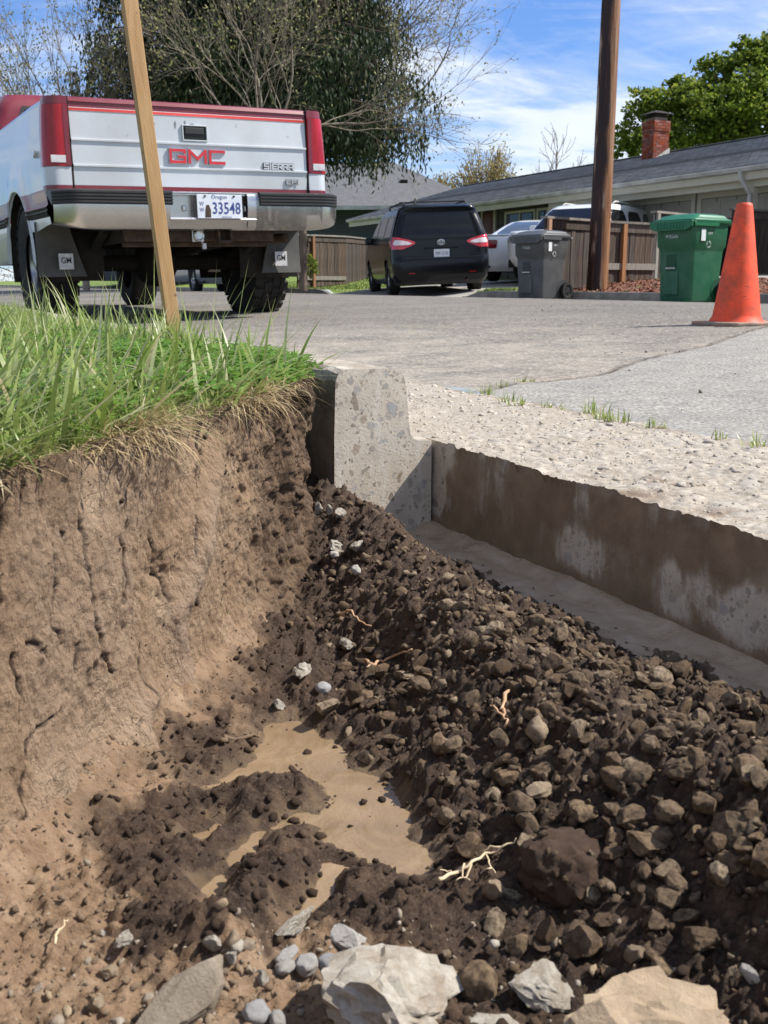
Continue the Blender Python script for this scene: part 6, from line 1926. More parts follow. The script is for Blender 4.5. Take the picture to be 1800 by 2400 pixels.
M_yellow = foliage_mat('spring_foliage', [(0.2, (0.24, 0.17, 0.06)), (0.6, (0.34, 0.26, 0.09)), (0.9, (0.42, 0.36, 0.14))], 0.35)
M_bud = foliage_mat('buds', [(0.2, (0.20, 0.20, 0.08)), (0.8, (0.30, 0.30, 0.12))], 0.3)


class Tree:
    def __init__(s, seed):
        s.r = random.Random(seed)
        s.V = []; s.F = []; s.tips = []; s.n = 0

    def limb(s, pts, r0, r1, seg):
        mb = MB(); mb.tube(pts, [r0 + (r1 - r0) * i / (len(pts) - 1) for i in range(len(pts))], seg, cap=False)
        s.V += [tuple(v) for v in mb.v]; s.F += [tuple(i + s.n for i in f) for f in mb.f]; s.n += len(mb.v)

    def grow(s, p, d, L, r, depth, spread=0.6, up=0.15, kids=(3, 4), ratio=0.66, wig=0.17, rmin=0.006, droop=0.0):
        k = 5 if depth > 1 else 4
        pts = [p.copy()]
        dd = d.normalized()
        for i in range(k):
            dd = (dd + Vector((s.r.gauss(0, wig), s.r.gauss(0, wig), s.r.gauss(0, wig) + up * 0.35 - droop * (i / k)))).normalized()
            pts.append(pts[-1] + dd * L / k)
        s.limb(pts, r, max(r * 0.55, rmin * 0.6), 6 if r > 0.06 else 4 if r > 0.02 else 3)
        if depth == 0:
            s.tips.append((pts[-1], dd)); s.tips.append((pts[-2], dd))
            return
        n = s.r.randint(*kids)
        for j in range(n):
            t = s.r.uniform(0.35, 1.0) if j else 1.0
            q = pts[min(k, max(1, int(t * k)))]
            a = Vector((s.r.gauss(0, 1), s.r.gauss(0, 1), s.r.gauss(0, 1)))
            a = (a - a.dot(dd) * dd).normalized()
            nd = (dd + a * spread * s.r.uniform(0.6, 1.3) * (0.5 if j == 0 else 1.0)).normalized()
            s.grow(q, nd, L * ratio * s.r.uniform(0.8, 1.15), max(r * 0.46, rmin), depth - 1, spread, up, kids, ratio, wig, rmin, droop)

    def build(s, name, mat, parent):
        me = bpy.data.meshes.new(name)
        me.from_pydata(s.V, [], s.F)
        me.materials.append(mat)
        me.polygons.foreach_set('use_smooth', [True] * len(me.polygons))
        o = bpy.data.objects.new(name, me); COL.objects.link(o); o.parent = parent
        return o


# ---- big drooping conifer behind the pickup
cy = 27.0
c0 = at_y(566, 640, cy)
con = thing('conifer_tree', 'huge dark drooping conifer rising behind the pickup', 'tree', (c0.x, cy, 0.3))
mb = MB(); mb.tube([(0, 0, 0), (0.05, 0, 4), (-0.05, 0.05, 9), (0, 0, 17)], [0.48, 0.40, 0.27, 0.03], 12); mb.build('trunk', M_bark, con, smooth=True)
rc = np.random.default_rng(17)
cen, dirs, LL, WW = [], [], [], []
tr = Tree(5)
for b_i in range(400):
    z = 4.2 + 10.5 * (b_i / 400) ** 1.5
    az = b_i * 2.399 + rc.normal(0, 0.2)
    reach = (4.5 * (1 - ((z - 3.2) / 14.3)) ** 0.75 + 0.3) * rc.uniform(0.72, 1.12)
    if z < 5.0:
        reach *= 0.86
    p = Vector((0, 0, z)); d = Vector((math.cos(az), math.sin(az), 0.18))
    pts = [p]
    K = 9
    for k in range(K):
        t = (k + 1) / K
        d = (d + Vector((rc.normal(0, 0.05), rc.normal(0, 0.05), -0.085 if t < 0.75 else 0.02))).normalized()
        pts.append(pts[-1] + d * reach / K)
    tr.limb(pts, 0.05, 0.008, 4)
    for k in range(1, K + 1):
        base = pts[k]
        m = int(rc.integers(20, 28))
        for j in range(m):
            side = rc.normal(0, 0.32); al = rc.uniform(-0.28, 0.28)
            ln = rc.uniform(0.25, 0.85 if z > 5.5 else 1.15) * (0.6 + 0.5 * (k / K))
            px_, py_ = base.x + al * math.cos(az) - side * math.sin(az), base.y + al * math.sin(az) + side * math.cos(az)
            ns_ = max(2, int(ln / 0.15))
            for q in range(ns_):
                t = (q + 0.5) / ns_
                cen.append((px_ + rc.normal(0, 0.035), py_ + rc.normal(0, 0.035), base.z - t * ln + rc.normal(0, 0.02)))
                dirs.append((rc.normal(0, 0.35), rc.normal(0, 0.35), -1)); LL.append(rc.uniform(0.10, 0.19)); WW.append(rc.uniform(0.032, 0.066))
tr.build('limbs', M_bark, con)
V, Fq = cards(np.array(cen), np.array(dirs, float), np.array(LL), np.array(WW), seed=3)
cr = raw_mesh('crown', V, Fq, M_conifer, smooth=False, parent=con); cr['kind'] = 'stuff'

# ---- bare trees
def bare(name, label, px, y, mat, seed, h, r0, trunk_h, limbs, depth, spread=0.55, up=0.2, buds=0, kids=(3, 4), ratio=0.68, droop=0.0, group=None, gz=0.3, rmin=0.006):
    p = at_y(px, 600, y)
    g = thing(name, label, 'tree', (p.x, y, gz))
    t = Tree(seed)
    t.limb([Vector((0, 0, -0.2)), Vector((0.02, 0, trunk_h * 0.5)), Vector((0, 0.03, trunk_h))], r0, r0 * 0.75, 8)
    t.build('trunk', mat, g)
    t2 = Tree(seed + 1)
    for az, el, L, rr_ in limbs:
        d = Vector((math.cos(R(az)) * math.cos(R(el)), math.sin(R(az)) * math.cos(R(el)), math.sin(R(el))))
        t2.grow(Vector((0, 0.02, trunk_h * t2.r.uniform(0.8, 1.0))), d, L, r0 * rr_, depth, spread, up, kids, ratio, 0.15, rmin, droop)
    c = t2.build('crown', mat, g); c['kind'] = 'stuff'
    if buds:
        T = [q for q in t2.tips]
        cs, ds = [], []
        for q, d in T:
            for k in range(buds):
                cs.append((q.x + t2.r.gauss(0, 0.07), q.y + t2.r.gauss(0, 0.07), q.z + t2.r.gauss(0, 0.07))); ds.append((t2.r.gauss(0, 1), t2.r.gauss(0, 1), t2.r.gauss(0, 1)))
        V, Fq = cards(np.array(cs), np.array(ds, float), np.full(len(cs), 0.07), np.full(len(cs), 0.04), seed=seed)
        o = raw_mesh('buds', V, Fq, M_bud, smooth=False, parent=g); o['kind'] = 'stuff'
    return g, t2


bare('bare_tree', 'pale bare tree with fine twigs against the sky left of the stake', 185, 24, M_twig, 41, 7, 0.085, 2.4, [(90, 75, 1.9, 0.7), (170, 50, 1.9, 0.55), (10, 55, 1.8, 0.55), (230, 60, 1.7, 0.5), (300, 62, 1.7, 0.5), (150, 70, 1.9, 0.5), (30, 74, 2.0, 0.5), (185, 35, 1.8, 0.45), (0, 30, 1.6, 0.4)], 4, 0.50, 0.16, 1, gz=0.3, rmin=0.0045)
bare('bare_tree', 'bare tree with spreading grey limbs standing in front of the dark conifer', 590, 21.5, M_twig, 43, 8, 0.06, 2.6, [(80, 80, 2.1, 0.7), (165, 52, 2.1, 0.6), (15, 50, 2.1, 0.6), (230, 60, 1.8, 0.5), (355, 66, 2.1, 0.5), (280, 75, 2.1, 0.5)], 4, 0.5, 0.10, 1, gz=0.3, rmin=0.0036)
bare('bare_tree', 'bare tree with a thick broken limb reaching right past the conifer', 655, 25.5, M_twig2, 47, 8, 0.10, 3.6, [(5, 22, 2.7, 0.65), (355, 40, 2.5, 0.55), (15, 62, 2.5, 0.5), (330, 66, 2.5, 0.5), (60, 70, 2.5, 0.5), (350, 8, 2.2, 0.4), (20, 78, 2.6, 0.5)], 4, 0.55, 0.10, 1, gz=0.3, droop=0.05, rmin=0.005)
bare('small_bare_tree', 'small thin bare tree behind the long house roof left of the pole', 1190, 58, M_twig2, 53, 5, 0.12, 2.6, [(90, 88, 2.3, 0.8), (180, 60, 1.7, 0.5), (0, 60, 1.7, 0.5), (200, 50, 1.4, 0.4), (340, 52, 1.5, 0.4)], 3, 0.5, 0.3, 1, kids=(3, 4), gz=0.8, rmin=0.016)

# ---- vase-shaped trees in pale leaf
def vase(name, label, px, y, top_py, half_px, seed, gz=0.8):
    p = at_y(px, 500, y)
    zt = at_y(px, top_py, y).z - gz
    hw = half_px * S * y / F
    g = thing(name, label, 'tree', (p.x, y, gz))
    t = Tree(seed); r = t.r
    mb = MB(); mb.tube([(0, 0, -0.2), (0, 0, zt * 0.35)], [0.2, 0.14], 8); mb.build('trunk', M_bark, g)
    cs, ds = [], []
    for i in range(120):
        a = r.uniform(0, 6.28); rad = math.sqrt(r.uniform(0, 1))
        e = Vector((math.cos(a) * rad * hw, math.sin(a) * rad * hw, zt * (1 - 0.33 * rad * rad) * r.uniform(0.9, 1.0)))
        b0_ = Vector((0, 0, zt * 0.25))
        pts = []
        for k in range(9):
            t_ = k / 8
            w = t_ ** 1.25
            pts.append(Vector((b0_.x + (e.x) * w + r.gauss(0, 0.03), e.y * w + r.gauss(0, 0.03), b0_.z + (e.z - b0_.z) * t_)))
        t.limb(pts, 0.05, 0.012, 4)
        for k in range(3, 9):
            for q in range(7):
                d = Vector((r.gauss(0, 0.16), r.gauss(0, 0.16), r.gauss(0, 0.16)))
                c = pts[k].lerp(pts[max(k - 1, 0)], r.random()) + d
                cs.append(c[:]); ds.append((r.gauss(0, 1), r.gauss(0, 1), r.gauss(0, 1) + 0.6))
    c = t.build('branches', M_twig2, g); c['kind'] = 'stuff'
    V, Fq = cards(np.array(cs), np.array(ds, float), np.full(len(cs), 0.19), np.full(len(cs), 0.09), seed=seed)
    o = raw_mesh('crown', V, Fq, M_yellow, smooth=False, parent=g); o['kind'] = 'stuff'


vase('spring_tree', 'vase-shaped tree in pale yellow leaf above the middle of the roof', 1050, 60, 296, 84, 61)
vase('spring_tree', 'lower yellowish tree beside the vase-shaped tree, over the hip roof', 955, 64, 364, 42, 62)

# ---- the big green maple on the right
def leafy(name, label, px, y, blobs, seed, gz=0.8, n_per=400, mat=None, lsz=(0.10, 0.28)):
    p = at_y(px, 500, y)
    g = thing(name, label, 'tree', (p.x, y, gz))
    r = np.random.default_rng(seed)
    mb = MB(); mb.tube([(0, 0, -0.2), (0.1, 0, 3), (0, 0.1, 6)], [0.4, 0.32, 0.2], 10); mb.build('trunk', M_bark, g, smooth=True)
    t = Tree(seed)
    cs, ds = [], []
    for (bx_, by_, yo, rad) in blobs:
        c = at_y(bx_, by_, y + yo) - Vector((p.x, y, gz))
        rm = rad * S * y / F
        t.limb([Vector((0, 0, 4.0)), Vector((c.x * 0.5, c.y * 0.5, max(3.0, c.z * 0.7))), c], 0.12, 0.03, 5)
        ncl = int(26 * (rad / 40) ** 1.6) + 6
        for k in range(ncl):
            v = r.normal(size=3); v /= np.linalg.norm(v)
            q = np.array(c) + v * rm * r.uniform(0.45, 1.05) ** 0.7 * np.array((1, 1, 0.8))
            m = int(n_per / 12)
            pts = q + r.normal(0, rm * 0.17, (m, 3)) * np.array((1, 1, 0.55))
            cs.append(pts); ds.append(r.normal(0, 1, (m, 3)) * np.array((1, 1, 0.5)) + np.array((0, 0, -0.4)))
    t.build('limbs', M_bark, g)
    cs = np.concatenate(cs); ds = np.concatenate(ds)
    V, Fq = cards(cs, ds, r.uniform(*lsz, len(cs)), r.uniform(lsz[0] * 0.7, lsz[1] * 0.7, len(cs)), seed=seed)
    o = raw_mesh('crown', V, Fq, mat or M_maple, smooth=False, parent=g); o['kind'] = 'stuff'


leafy('maple_tree', 'dense bright green maple behind the chimney on the right', 1560, 44,
      [(1375, 290, 0, 42), (1395, 225, 0, 40), (1440, 250, 1, 52), (1440, 300, -1, 55), (1490, 215, 0, 50), (1500, 280, 0, 62), (1545, 160, 1, 46), (1550, 230, -1, 60), (1570, 290, 0, 62), (1610, 150, 0, 55), (1625, 215, -1, 65), (1640, 285, 0, 65), (1680, 120, 0, 60),
       (1700, 190, 0, 75), (1720, 270, 0, 75), (1350, 325, 1, 28), (1620, 105, 0, 32), (1470, 190, 1, 30), (1780, 160, 1, 90), (1800, 260, 0, 90)], 71)
# garden bushes and a far tree line that closes the view at street level
def bush(px, y, w, h, seed, label, gz=0.4, mat=None, n=900):
    p = at_y(px, 600, y)
    g = thing('garden_bush', label, 'bush', (p.x, y, gz))
    r = np.random.default_rng(seed)
    v = r.normal(size=(n, 3)); v /= np.linalg.norm(v, axis=1, keepdims=True)
    c = v * (r.uniform(0.5, 1.0, n) ** 0.6)[:, None] * np.array((w, w, h * 0.55)) * (1 + 0.25 * np.sin(5 * v[:, :1] + 3 * v[:, 2:])) + np.array((0, 0, h * 0.5))
    c[:, 2] = np.abs(c[:, 2])
    V, Fq = cards(c, r.normal(size=(n, 3)), np.full(n, 0.12), np.full(n, 0.07), seed=seed)
    o = raw_mesh('foliage', V, Fq, mat or M_maple, smooth=False, parent=g); o['kind'] = 'stuff'
    t = Tree(seed)
    for k in range(6):
        e = Vector(c[k * 7]); t.limb([Vector((0, 0, -0.1)), e * 0.5, e], 0.02, 0.006, 4)
    t.build('stems', M_twig2, g)


for i, (px, y, w, h, lab) in enumerate(((330, 60, 6, 5.0, 'dark leafy bush mass far behind the pickup cab'), (90, 55, 6, 4.5, 'dark leafy bush mass at the far left behind the pickup'), (600, 70, 8, 5, 'wide dark bush far behind the pickup tailgate'))):
    bush(px, y, w, h, 80 + i, lab, mat=M_conifer, n=5000)
bush(672, 28.4, 0.25, 0.5, 90, "small weedy bush at the foot of the neighbour's fence", gz=0.5, n=160)
# ================================================================== STONES, CHUNKS, ROOTS IN THE TRENCH
def hit_floor(px, py):
    u, f, w = ray(px, py)
    t = np.linspace(0.35, 2.3, 900)
    z = floor_z(u * t, f * t)
    below = np.nonzero(CAMZ + w * t < z)[0]
    i = below[0] if len(below) else 600
    return Vector((u * t[i], f * t[i], float(z[i])))


def ico(sub):
    import bmesh
    bm = bmesh.new()
    bmesh.ops.create_icosphere(bm, subdivisions=sub, radius=1.0)
    co = np.array([v.co[:] for v in bm.verts]); fa = np.array([[v.index for v in f.verts] for f in bm.faces])
    bm.free()
    return co, fa


ICO = {s: ico(s) for s in (1, 2, 3, 4)}


def rock_shape(sub, seed, cuts=7, elong=(1, 0.8, 0.6), rough=0.06, round_=0.0):
    cuts = int(cuts * (2.0 - round_)) if cuts > 1 else cuts
    r = np.random.default_rng(seed)
    co, fa = ICO[sub]
    p = co.copy()
    p *= 1 + 0.22 * fbm(co[:, 0] * 1.1 + seed, co[:, 1] * 1.1, co[:, 2] * 1.1, oct=2, seed=seed)[:, None]
    for _ in range(cuts):
        d = r.normal(size=3); d /= np.linalg.norm(d)
        lim = r.uniform(0.50, 0.86) + round_ * 0.3
        ex = np.clip(p @ d - lim, 0, None)
        p -= (ex * (1 - 0.3 * round_))[:, None] * d
    p *= np.array(elong)
    nrm = p / (np.linalg.norm(p, axis=1, keepdims=True) + 1e-9)
    p += nrm * (rough * fbm(co[:, 0] * 4 + seed, co[:, 1] * 4, co[:, 2] * 4, oct=3, gain=0.6, seed=seed + 5))[:, None] * 0.6
    return p, fa


def stone_material(name, stops, dusty=0.5, rough=0.85, wetc=(0.06, 0.04, 0.027), objr=0.3, scale=60.0, island=False):
    m, nt, b = newmat(name)
    dd = 0.003
    scale = scale if island else scale / 26.0
    co = N(nt, 'TexCoord').outputs['Object']
    if island:
        rnd = N(nt, 'NewGeometry').outputs['Random Per Island']
    else:
        rnd = N(nt, 'ObjectInfo').outputs['Random']
    basec = ramp(nt, rnd, stops)
    n1 = N(nt, 'TexNoise', {'Vector': co, 'Scale': scale, 'Detail': 9.0, 'Roughness': 0.7}).outputs[0]
    n2 = N(nt, 'TexNoise', {'Vector': co, 'Scale': scale * 5, 'Detail': 5.0, 'Roughness': 0.7}).outputs[0]
    col = mixc(nt, mth(nt, 'MULTIPLY', ramp(nt, n1, [(0.40, 0.0), (0.62, 1.0)]), dusty), basec, wetc)
    col = mixc(nt, 0.3, col, ramp(nt, n2, [(0.3, 0.32), (0.7, 0.85)]), 'OVERLAY')
    nt.links.new(col, b.inputs['Base Color'])
    b.inputs['Roughness'].default_value = rough
    b.inputs['Specular IOR Level'].default_value = 0.3
    n3 = N(nt, 'TexNoise', {'Vector': co, 'Scale': scale * 18, 'Detail': 5.0, 'Roughness': 0.75}).outputs[0]
    bump_to(nt, b, mth(nt, 'ADD', mth(nt, 'MULTIPLY', n3, 0.5), mth(nt, 'ADD', mth(nt, 'MULTIPLY', n1, 0.4), mth(nt, 'MULTIPLY', n2, 0.4))), 0.9, dd * 1.4)
    return m


M_stone = stone_material('brown_stone', [(0.0, (0.185, 0.122, 0.071)), (0.2, (0.285, 0.20, 0.12)), (0.4, (0.10, 0.063, 0.037)), (0.6, (0.225, 0.165, 0.106)), (0.8, (0.16, 0.105, 0.062)), (0.95, (0.37, 0.29, 0.195))], dusty=0.88, wetc=(0.055, 0.034, 0.020))
M_gravel = stone_material('gravel', [(0.0, (0.11, 0.07, 0.042)), (0.25, (0.23, 0.162, 0.10)), (0.5, (0.07, 0.043, 0.026)), (0.75, (0.16, 0.112, 0.07)), (1.0, (0.33, 0.255, 0.17))], island=True, scale=90.0)
M_crumb = stone_material('soil_crumbs', [(0.0, (0.042, 0.025, 0.015)), (0.4, (0.078, 0.046, 0.028)), (0.7, (0.036, 0.021, 0.013)), (1.0, (0.13, 0.085, 0.052))], island=True, scale=150.0)
M_tancrumb = stone_material('dry_crumbs', [(0.0, (0.22, 0.15, 0.095)), (0.5, (0.31, 0.22, 0.145)), (0.8, (0.17, 0.11, 0.068)), (1.0, (0.42, 0.35, 0.26))], island=True, dusty=0.25, scale=150.0)
M_gpeb_grit = stone_material('grit', [(0.0, (0.22, 0.19, 0.155)), (0.5, (0.36, 0.32, 0.27)), (1.0, (0.12, 0.105, 0.09))], island=True, dusty=0.2)
M_rubble = stone_material('rubble', [(0.0, (0.42, 0.37, 0.30)), (0.3, (0.30, 0.225, 0.15)), (0.55, (0.50, 0.46, 0.39)), (0.8, (0.23, 0.16, 0.10)), (1.0, (0.44, 0.34, 0.22))], island=True, dusty=0.4, wetc=(0.2, 0.14, 0.09))
M_white = stone_material('broken_concrete', [(0.0, (0.46, 0.425, 0.365)), (1.0, (0.53, 0.495, 0.43))], dusty=0.75, wetc=(0.26, 0.20, 0.14), scale=70.0)
M_pebble = stone_material('river_pebble', [(0.0, (0.40, 0.38, 0.35)), (0.5, (0.50, 0.47, 0.43)), (1.0, (0.33, 0.335, 0.345))], dusty=0.12, rough=0.6, wetc=(0.27, 0.21, 0.16), scale=40.0)
M_tanrock = stone_material('tan_rock', [(0.0, (0.31, 0.235, 0.16)), (1.0, (0.36, 0.28, 0.19))], dusty=0.6, wetc=(0.15, 0.10, 0.065), scale=25.0)
M_wedge = stone_material('grey_wedge_rock', [(0.0, (0.235, 0.20, 0.15)), (1.0, (0.25, 0.21, 0.16))], dusty=0.45, wetc=(0.13, 0.095, 0.065), scale=25.0)
M_clod = stone_material('clod', [(0.0, (0.085, 0.052, 0.034)), (1.0, (0.10, 0.062, 0.04))], dusty=0.5, wetc=(0.04, 0.024, 0.016), scale=110.0)


def mesh_of(p, fa, name, mat, smooth=30):
    me = bpy.data.meshes.new(name)
    me.from_pydata(p.tolist(), [], fa.tolist())
    me.materials.append(mat)
    me.polygons.foreach_set('use_smooth', [True] * len(fa))
    me.set_sharp_from_angle(angle=R(min(smooth, 20) if smooth < 50 else smooth))
    return me


def put(me, name, loc, scale, rot, label=None, cat=None, group=None):
    o = bpy.data.objects.new(name, me)
    COL.objects.link(o)
    o.location = loc; o.rotation_euler = rot
    o.scale = scale if hasattr(scale, '__len__') else (scale,) * 3
    return tag(o, label, cat, group)


def named_rock(px, py, wpx, label, mat, seed, elong=(1, 0.8, 0.6), cuts=7, rough=0.08, lift=0.25, rot=None, name='stone', cat='stone', sub=4, round_=0.0, smooth=32):
    """a particular stone: px,py its centre on the photo's floor, wpx its breadth there"""
    p = hit_floor(px, py + wpx * 0.12)
    dist = p.y * CP + (CAMZ - p.z) * SP
    r = wpx * S * dist / F / 2
    co, fa = rock_shape(sub, seed, cuts, elong, rough, round_)
    me = mesh_of(co, fa, name, mat, smooth)
    rr = random.Random(seed)
    if rot is None:
        rot = (rr.uniform(-0.4, 0.4), rr.uniform(-0.4, 0.4), rr.uniform(0, 6.28))
    return put(me, name, p + Vector((0, 0, r * lift)), r * 1.12, rot, label, cat)


named_rock(845, 2150, 330, 'large broken white concrete lump lying at the near edge of the trench', M_white, 501, (1, 0.75, 0.5), 7, 0.16, 0.1, (0.2, 0.1, 0.4), 'concrete_lump', 'concrete lump', 4)
named_rock(1166, 2128, 140, 'square white rough concrete piece right of the large concrete lump', M_white, 502, (1, 0.9, 0.42), 8, 0.11, 0.25, (0.5, 0.1, 0.4), 'concrete_piece', 'concrete piece', 4)
named_rock(395, 2165, 260, 'grey-brown wedge-shaped rock with a sloping flat top at the near edge', M_wedge, 503, (1, 0.55, 0.55), 9, 0.05, 0.15, (0.25, -0.35, 0.75), 'wedge_rock', 'rock', 4)
named_rock(1380, 2205, 560, 'broad tan rock slab filling the lower right near edge of the trench', M_tanrock, 504, (1, 0.42, 0.34), 9, 0.14, 0.1, (0.15, -0.05, 0.15), 'rock_slab', 'rock slab', 4)
named_rock(1060, 2200, 220, 'smaller pale flat rock between the concrete lump and the tan slab', M_white, 5041, (1, 0.5, 0.25), 8, 0.08, -0.1, (0.1, 0, 0.2), 'flat_rock', 'rock', 3)
named_rock(1218, 1880, 185, 'large dark brown soil clod studded with little stones on the gravel heap', M_clod, 505, (1, 0.85, 0.8), 4, 0.22, 0.25, None, 'soil_clod', 'clod', 4, 0.5, 60)
named_rock(1390, 1830, 85, 'grey-brown squarish stone just right of the dark stone-studded clod', M_stone, 506, (1, 0.9, 0.7), 6)
named_rock(1585, 1800, 92, 'large brown stone with worn edges near the right side of the heap', M_stone, 507, (1, 0.85, 0.8), 6, 0.10, 0.3, round_=0.35)
named_rock(1650, 1860, 110, 'tall angular brown stone cut by the right photo edge', M_stone, 508, (0.7, 0.7, 1), 8)
named_rock(1515, 2030, 110, 'dull flat-faced grey stone in the shaded hollow at lower right', M_stone, 509, (1, 0.85, 0.5), 8)
named_rock(655, 1452, 58, 'white crumbly concrete fragment above the puddle', M_white, 510, (1, 0.7, 0.55), 7, 0.14)
named_rock(697, 1494, 34, 'smooth round grey pebble beside the white fragment above the puddle', M_pebble, 511, (1, 0.85, 0.7), 0, 0.01, 0.5, round_=1)
named_rock(750, 1396, 54, 'thin flat white chip lying on the dark heap', M_white, 512, (1, 0.4, 0.22), 6)
named_rock(636, 2003, 100, 'long knobbly pale yellow stone lying at a slant below the dark mounds', M_white, 513, (1, 0.36, 0.36), 5, 0.13, 0.4, (0.1, -0.25, 0.75))
named_rock(750, 2035, 92, 'angular pale grey rock with a flat face above the concrete lump', M_pebble, 514, (1, 0.72, 0.6), 9, 0.05, 0.35, (0.4, 0.3, -0.4))
named_rock(716, 2088, 50, 'smooth oval light grey pebble next to the angular pale rock', M_pebble, 515, (1, 0.8, 0.7), 0, 0.01, 0.4, round_=1)
named_rock(265, 2045, 72, 'jagged white plaster-like fragment on dark soil at lower left', M_white, 516, (0.7, 1, 0.4), 8, 0.14)
named_rock(225, 2018, 40, 'small flat white chip touching the jagged white fragment', M_white, 517, (1, 0.6, 0.4), 6)
named_rock(235, 2110, 46, 'orange-brown stone below the jagged white fragment', M_tanrock, 518, (1, 0.8, 0.7), 7)
named_rock(212, 2175, 44, 'yellowish square stone at the lower left edge', M_tanrock, 519, (1, 0.9, 0.8), 7, 0.04)
named_rock(462, 2052, 62, 'pale pinkish stone resting on the tip of the wedge rock', M_white, 520, (1, 0.55, 0.5), 5, 0.05, 0.7)
named_rock(500, 2068, 40, 'small white lumpy stone right of the pale pinkish stone', M_white, 521, (1, 0.9, 0.8), 5, 0.08)
named_rock(555, 2190, 62, 'white oval cobble beside the wedge rock at the near edge', M_pebble, 522, (0.8, 1, 0.7), 2, 0.02, 0.3, round_=1)
named_rock(600, 2205, 40, 'pale grey pebble right of the white oval cobble', M_pebble, 523, (1, 0.8, 0.7), 1, 0.02, 0.4, round_=1)
named_rock(620, 2070, 52, 'long white pebble lying slanted among the pebbles', M_pebble, 524, (1, 0.5, 0.45), 2, 0.03, 0.4, (0, -0.2, 0.7), round_=1)
named_rock(615, 2098, 40, 'round white pebble below the long slanted pebble', M_pebble, 525, (1, 0.9, 0.75), 1, 0.02, 0.4, round_=1)
named_rock(662, 2098, 50, 'grey-white rounded pebble between the two pale pebbles', M_pebble, 526, (1, 0.85, 0.7), 3, 0.03, 0.4, round_=0.8)
named_rock(568, 2115, 36, 'small broken white stone left of the round white pebble', M_white, 527, (1, 0.8, 0.7), 7)
named_rock(1065, 1936, 66, 'tan flat-faced stone standing tilted below the fine roots', M_tanrock, 528, (0.8, 0.5, 1), 9, 0.03, 0.5, (0.5, 0.5, 0.3))
named_rock(1012, 1826, 92, 'long low brown stone above the fine roots', M_stone, 529, (1, 0.6, 0.55), 6, 0.05)
named_rock(945, 1725, 50, 'dark brown stone standing on end at the puddle rim', M_stone, 530, (0.6, 0.6, 1), 5, 0.04, 0.6, (0.2, 0.3, 0))
named_rock(1053, 1673, 50, 'brown block-like stone standing upright in the heap', M_stone, 531, (0.62, 0.55, 1), 8, 0.03, 0.6, (0.1, 0.2, 0.3))
named_rock(1162, 1718, 72, 'pale tan flat stone with a bright top', M_tanrock, 532, (1, 0.7, 0.45), 8, 0.05, 0.5)
named_rock(1160, 1588, 52, 'smooth rounded tan stone below the flat tan stone of the heap', M_tanrock, 533, (0.9, 0.8, 1), 2, 0.03, 0.5, round_=0.9)
named_rock(1150, 1548, 58, 'squarish light brown stone above the smooth rounded tan stone', M_stone, 534, (1, 0.7, 0.6), 8, 0.04, 0.5)
named_rock(768, 1508, 44, 'dark upright rounded stone above the puddle', M_stone, 535, (0.7, 0.7, 1), 3, 0.04, 0.5, round_=0.6)
named_rock(705, 1535, 62, 'broad dark brown stone at the top of the puddle', M_stone, 536, (1, 0.75, 0.6), 7, 0.06, 0.3)
named_rock(602, 1522, 36, 'cream stone at the top tip of the puddle', M_white, 537, (1, 0.8, 0.7), 6)
named_rock(1290, 1258, 54, 'pale rough stone lying in the wet mud under the sawn slab', M_white, 538, (1, 0.6, 0.5), 7, 0.08, 0.5)
named_rock(690, 1105, 26, 'small white stone below the lower corner of the sawn kerb', M_white, 539, (0.7, 0.7, 1), 6, 0.05, 0.7)
named_rock(712, 1112, 26, 'pale upright stone leaning at the foot of the sawn kerb', M_white, 540, (0.6, 0.7, 1), 6, 0.05, 0.7)
named_rock(735, 1118, 30, 'pale lumpy stone at the foot of the sawn kerb face', M_white, 541, (1, 0.7, 0.8), 6, 0.05, 0.7)
named_rock(770, 1190, 40, 'white plaster-like fragment near the top of the dark heap', M_white, 542, (1, 0.7, 0.6), 6, 0.13, 0.4)
named_rock(728, 1184, 50, 'broken off-white crust left of the white fragment on the heap', M_white, 543, (1, 0.5, 0.4), 6, 0.13, 0.3)
named_rock(722, 1208, 20, 'small bluish pebble under the off-white crust', M_pebble, 544, (1, 0.8, 0.7), 0, 0.01, 0.5, round_=1)
named_rock(768, 1235, 22, 'small white pebble below the off-white crust', M_pebble, 545, (1, 0.9, 0.8), 2, 0.02, 0.5, round_=1)
named_rock(605, 1205, 44, 'dark grey stone stuck at the foot of the soil wall', M_stone, 546, (1, 0.6, 0.5), 6, 0.05, 0.6)
named_rock(960, 1780, 60, 'light brown triangular stone near the right puddle rim', M_stone, 547, (1, 0.7, 0.6), 9, 0.04, 0.5)
named_rock(1120, 2050, 60, 'pair-forming brown stone at the left of two upright stones near the slab', M_stone, 548, (0.8, 0.7, 1), 8, 0.04, 0.5)
named_rock(1180, 2035, 78, 'tall dark upright stone above the square concrete piece', M_stone, 549, (0.7, 0.5, 1), 8, 0.04, 0.5, (0.2, 0.1, 0.2))
named_rock(1262, 2050, 90, 'rough grey-brown stone right of the tall dark upright stone', M_stone, 550, (1, 0.85, 0.8), 8, 0.08, 0.4)
named_rock(1040, 2130, 90, 'rounded brown stone between the two white concrete pieces', M_stone, 551, (0.9, 0.8, 1), 3, 0.06, 0.3, round_=0.6)
named_rock(1370, 2070, 62, 'tan block-like stone in front of the shaded hollow', M_tanrock, 552, (0.8, 0.7, 1), 8, 0.03, 0.4)
named_rock(1425, 2100, 58, 'light brown blocky stone behind the tan slab', M_stone, 553, (1, 0.9, 0.8), 8, 0.03, 0.4)
named_rock(1620, 2110, 55, 'pale grey flat chip standing in the shade behind the tan slab', M_pebble, 554, (1, 0.3, 0.7), 8, 0.03, 0.4)
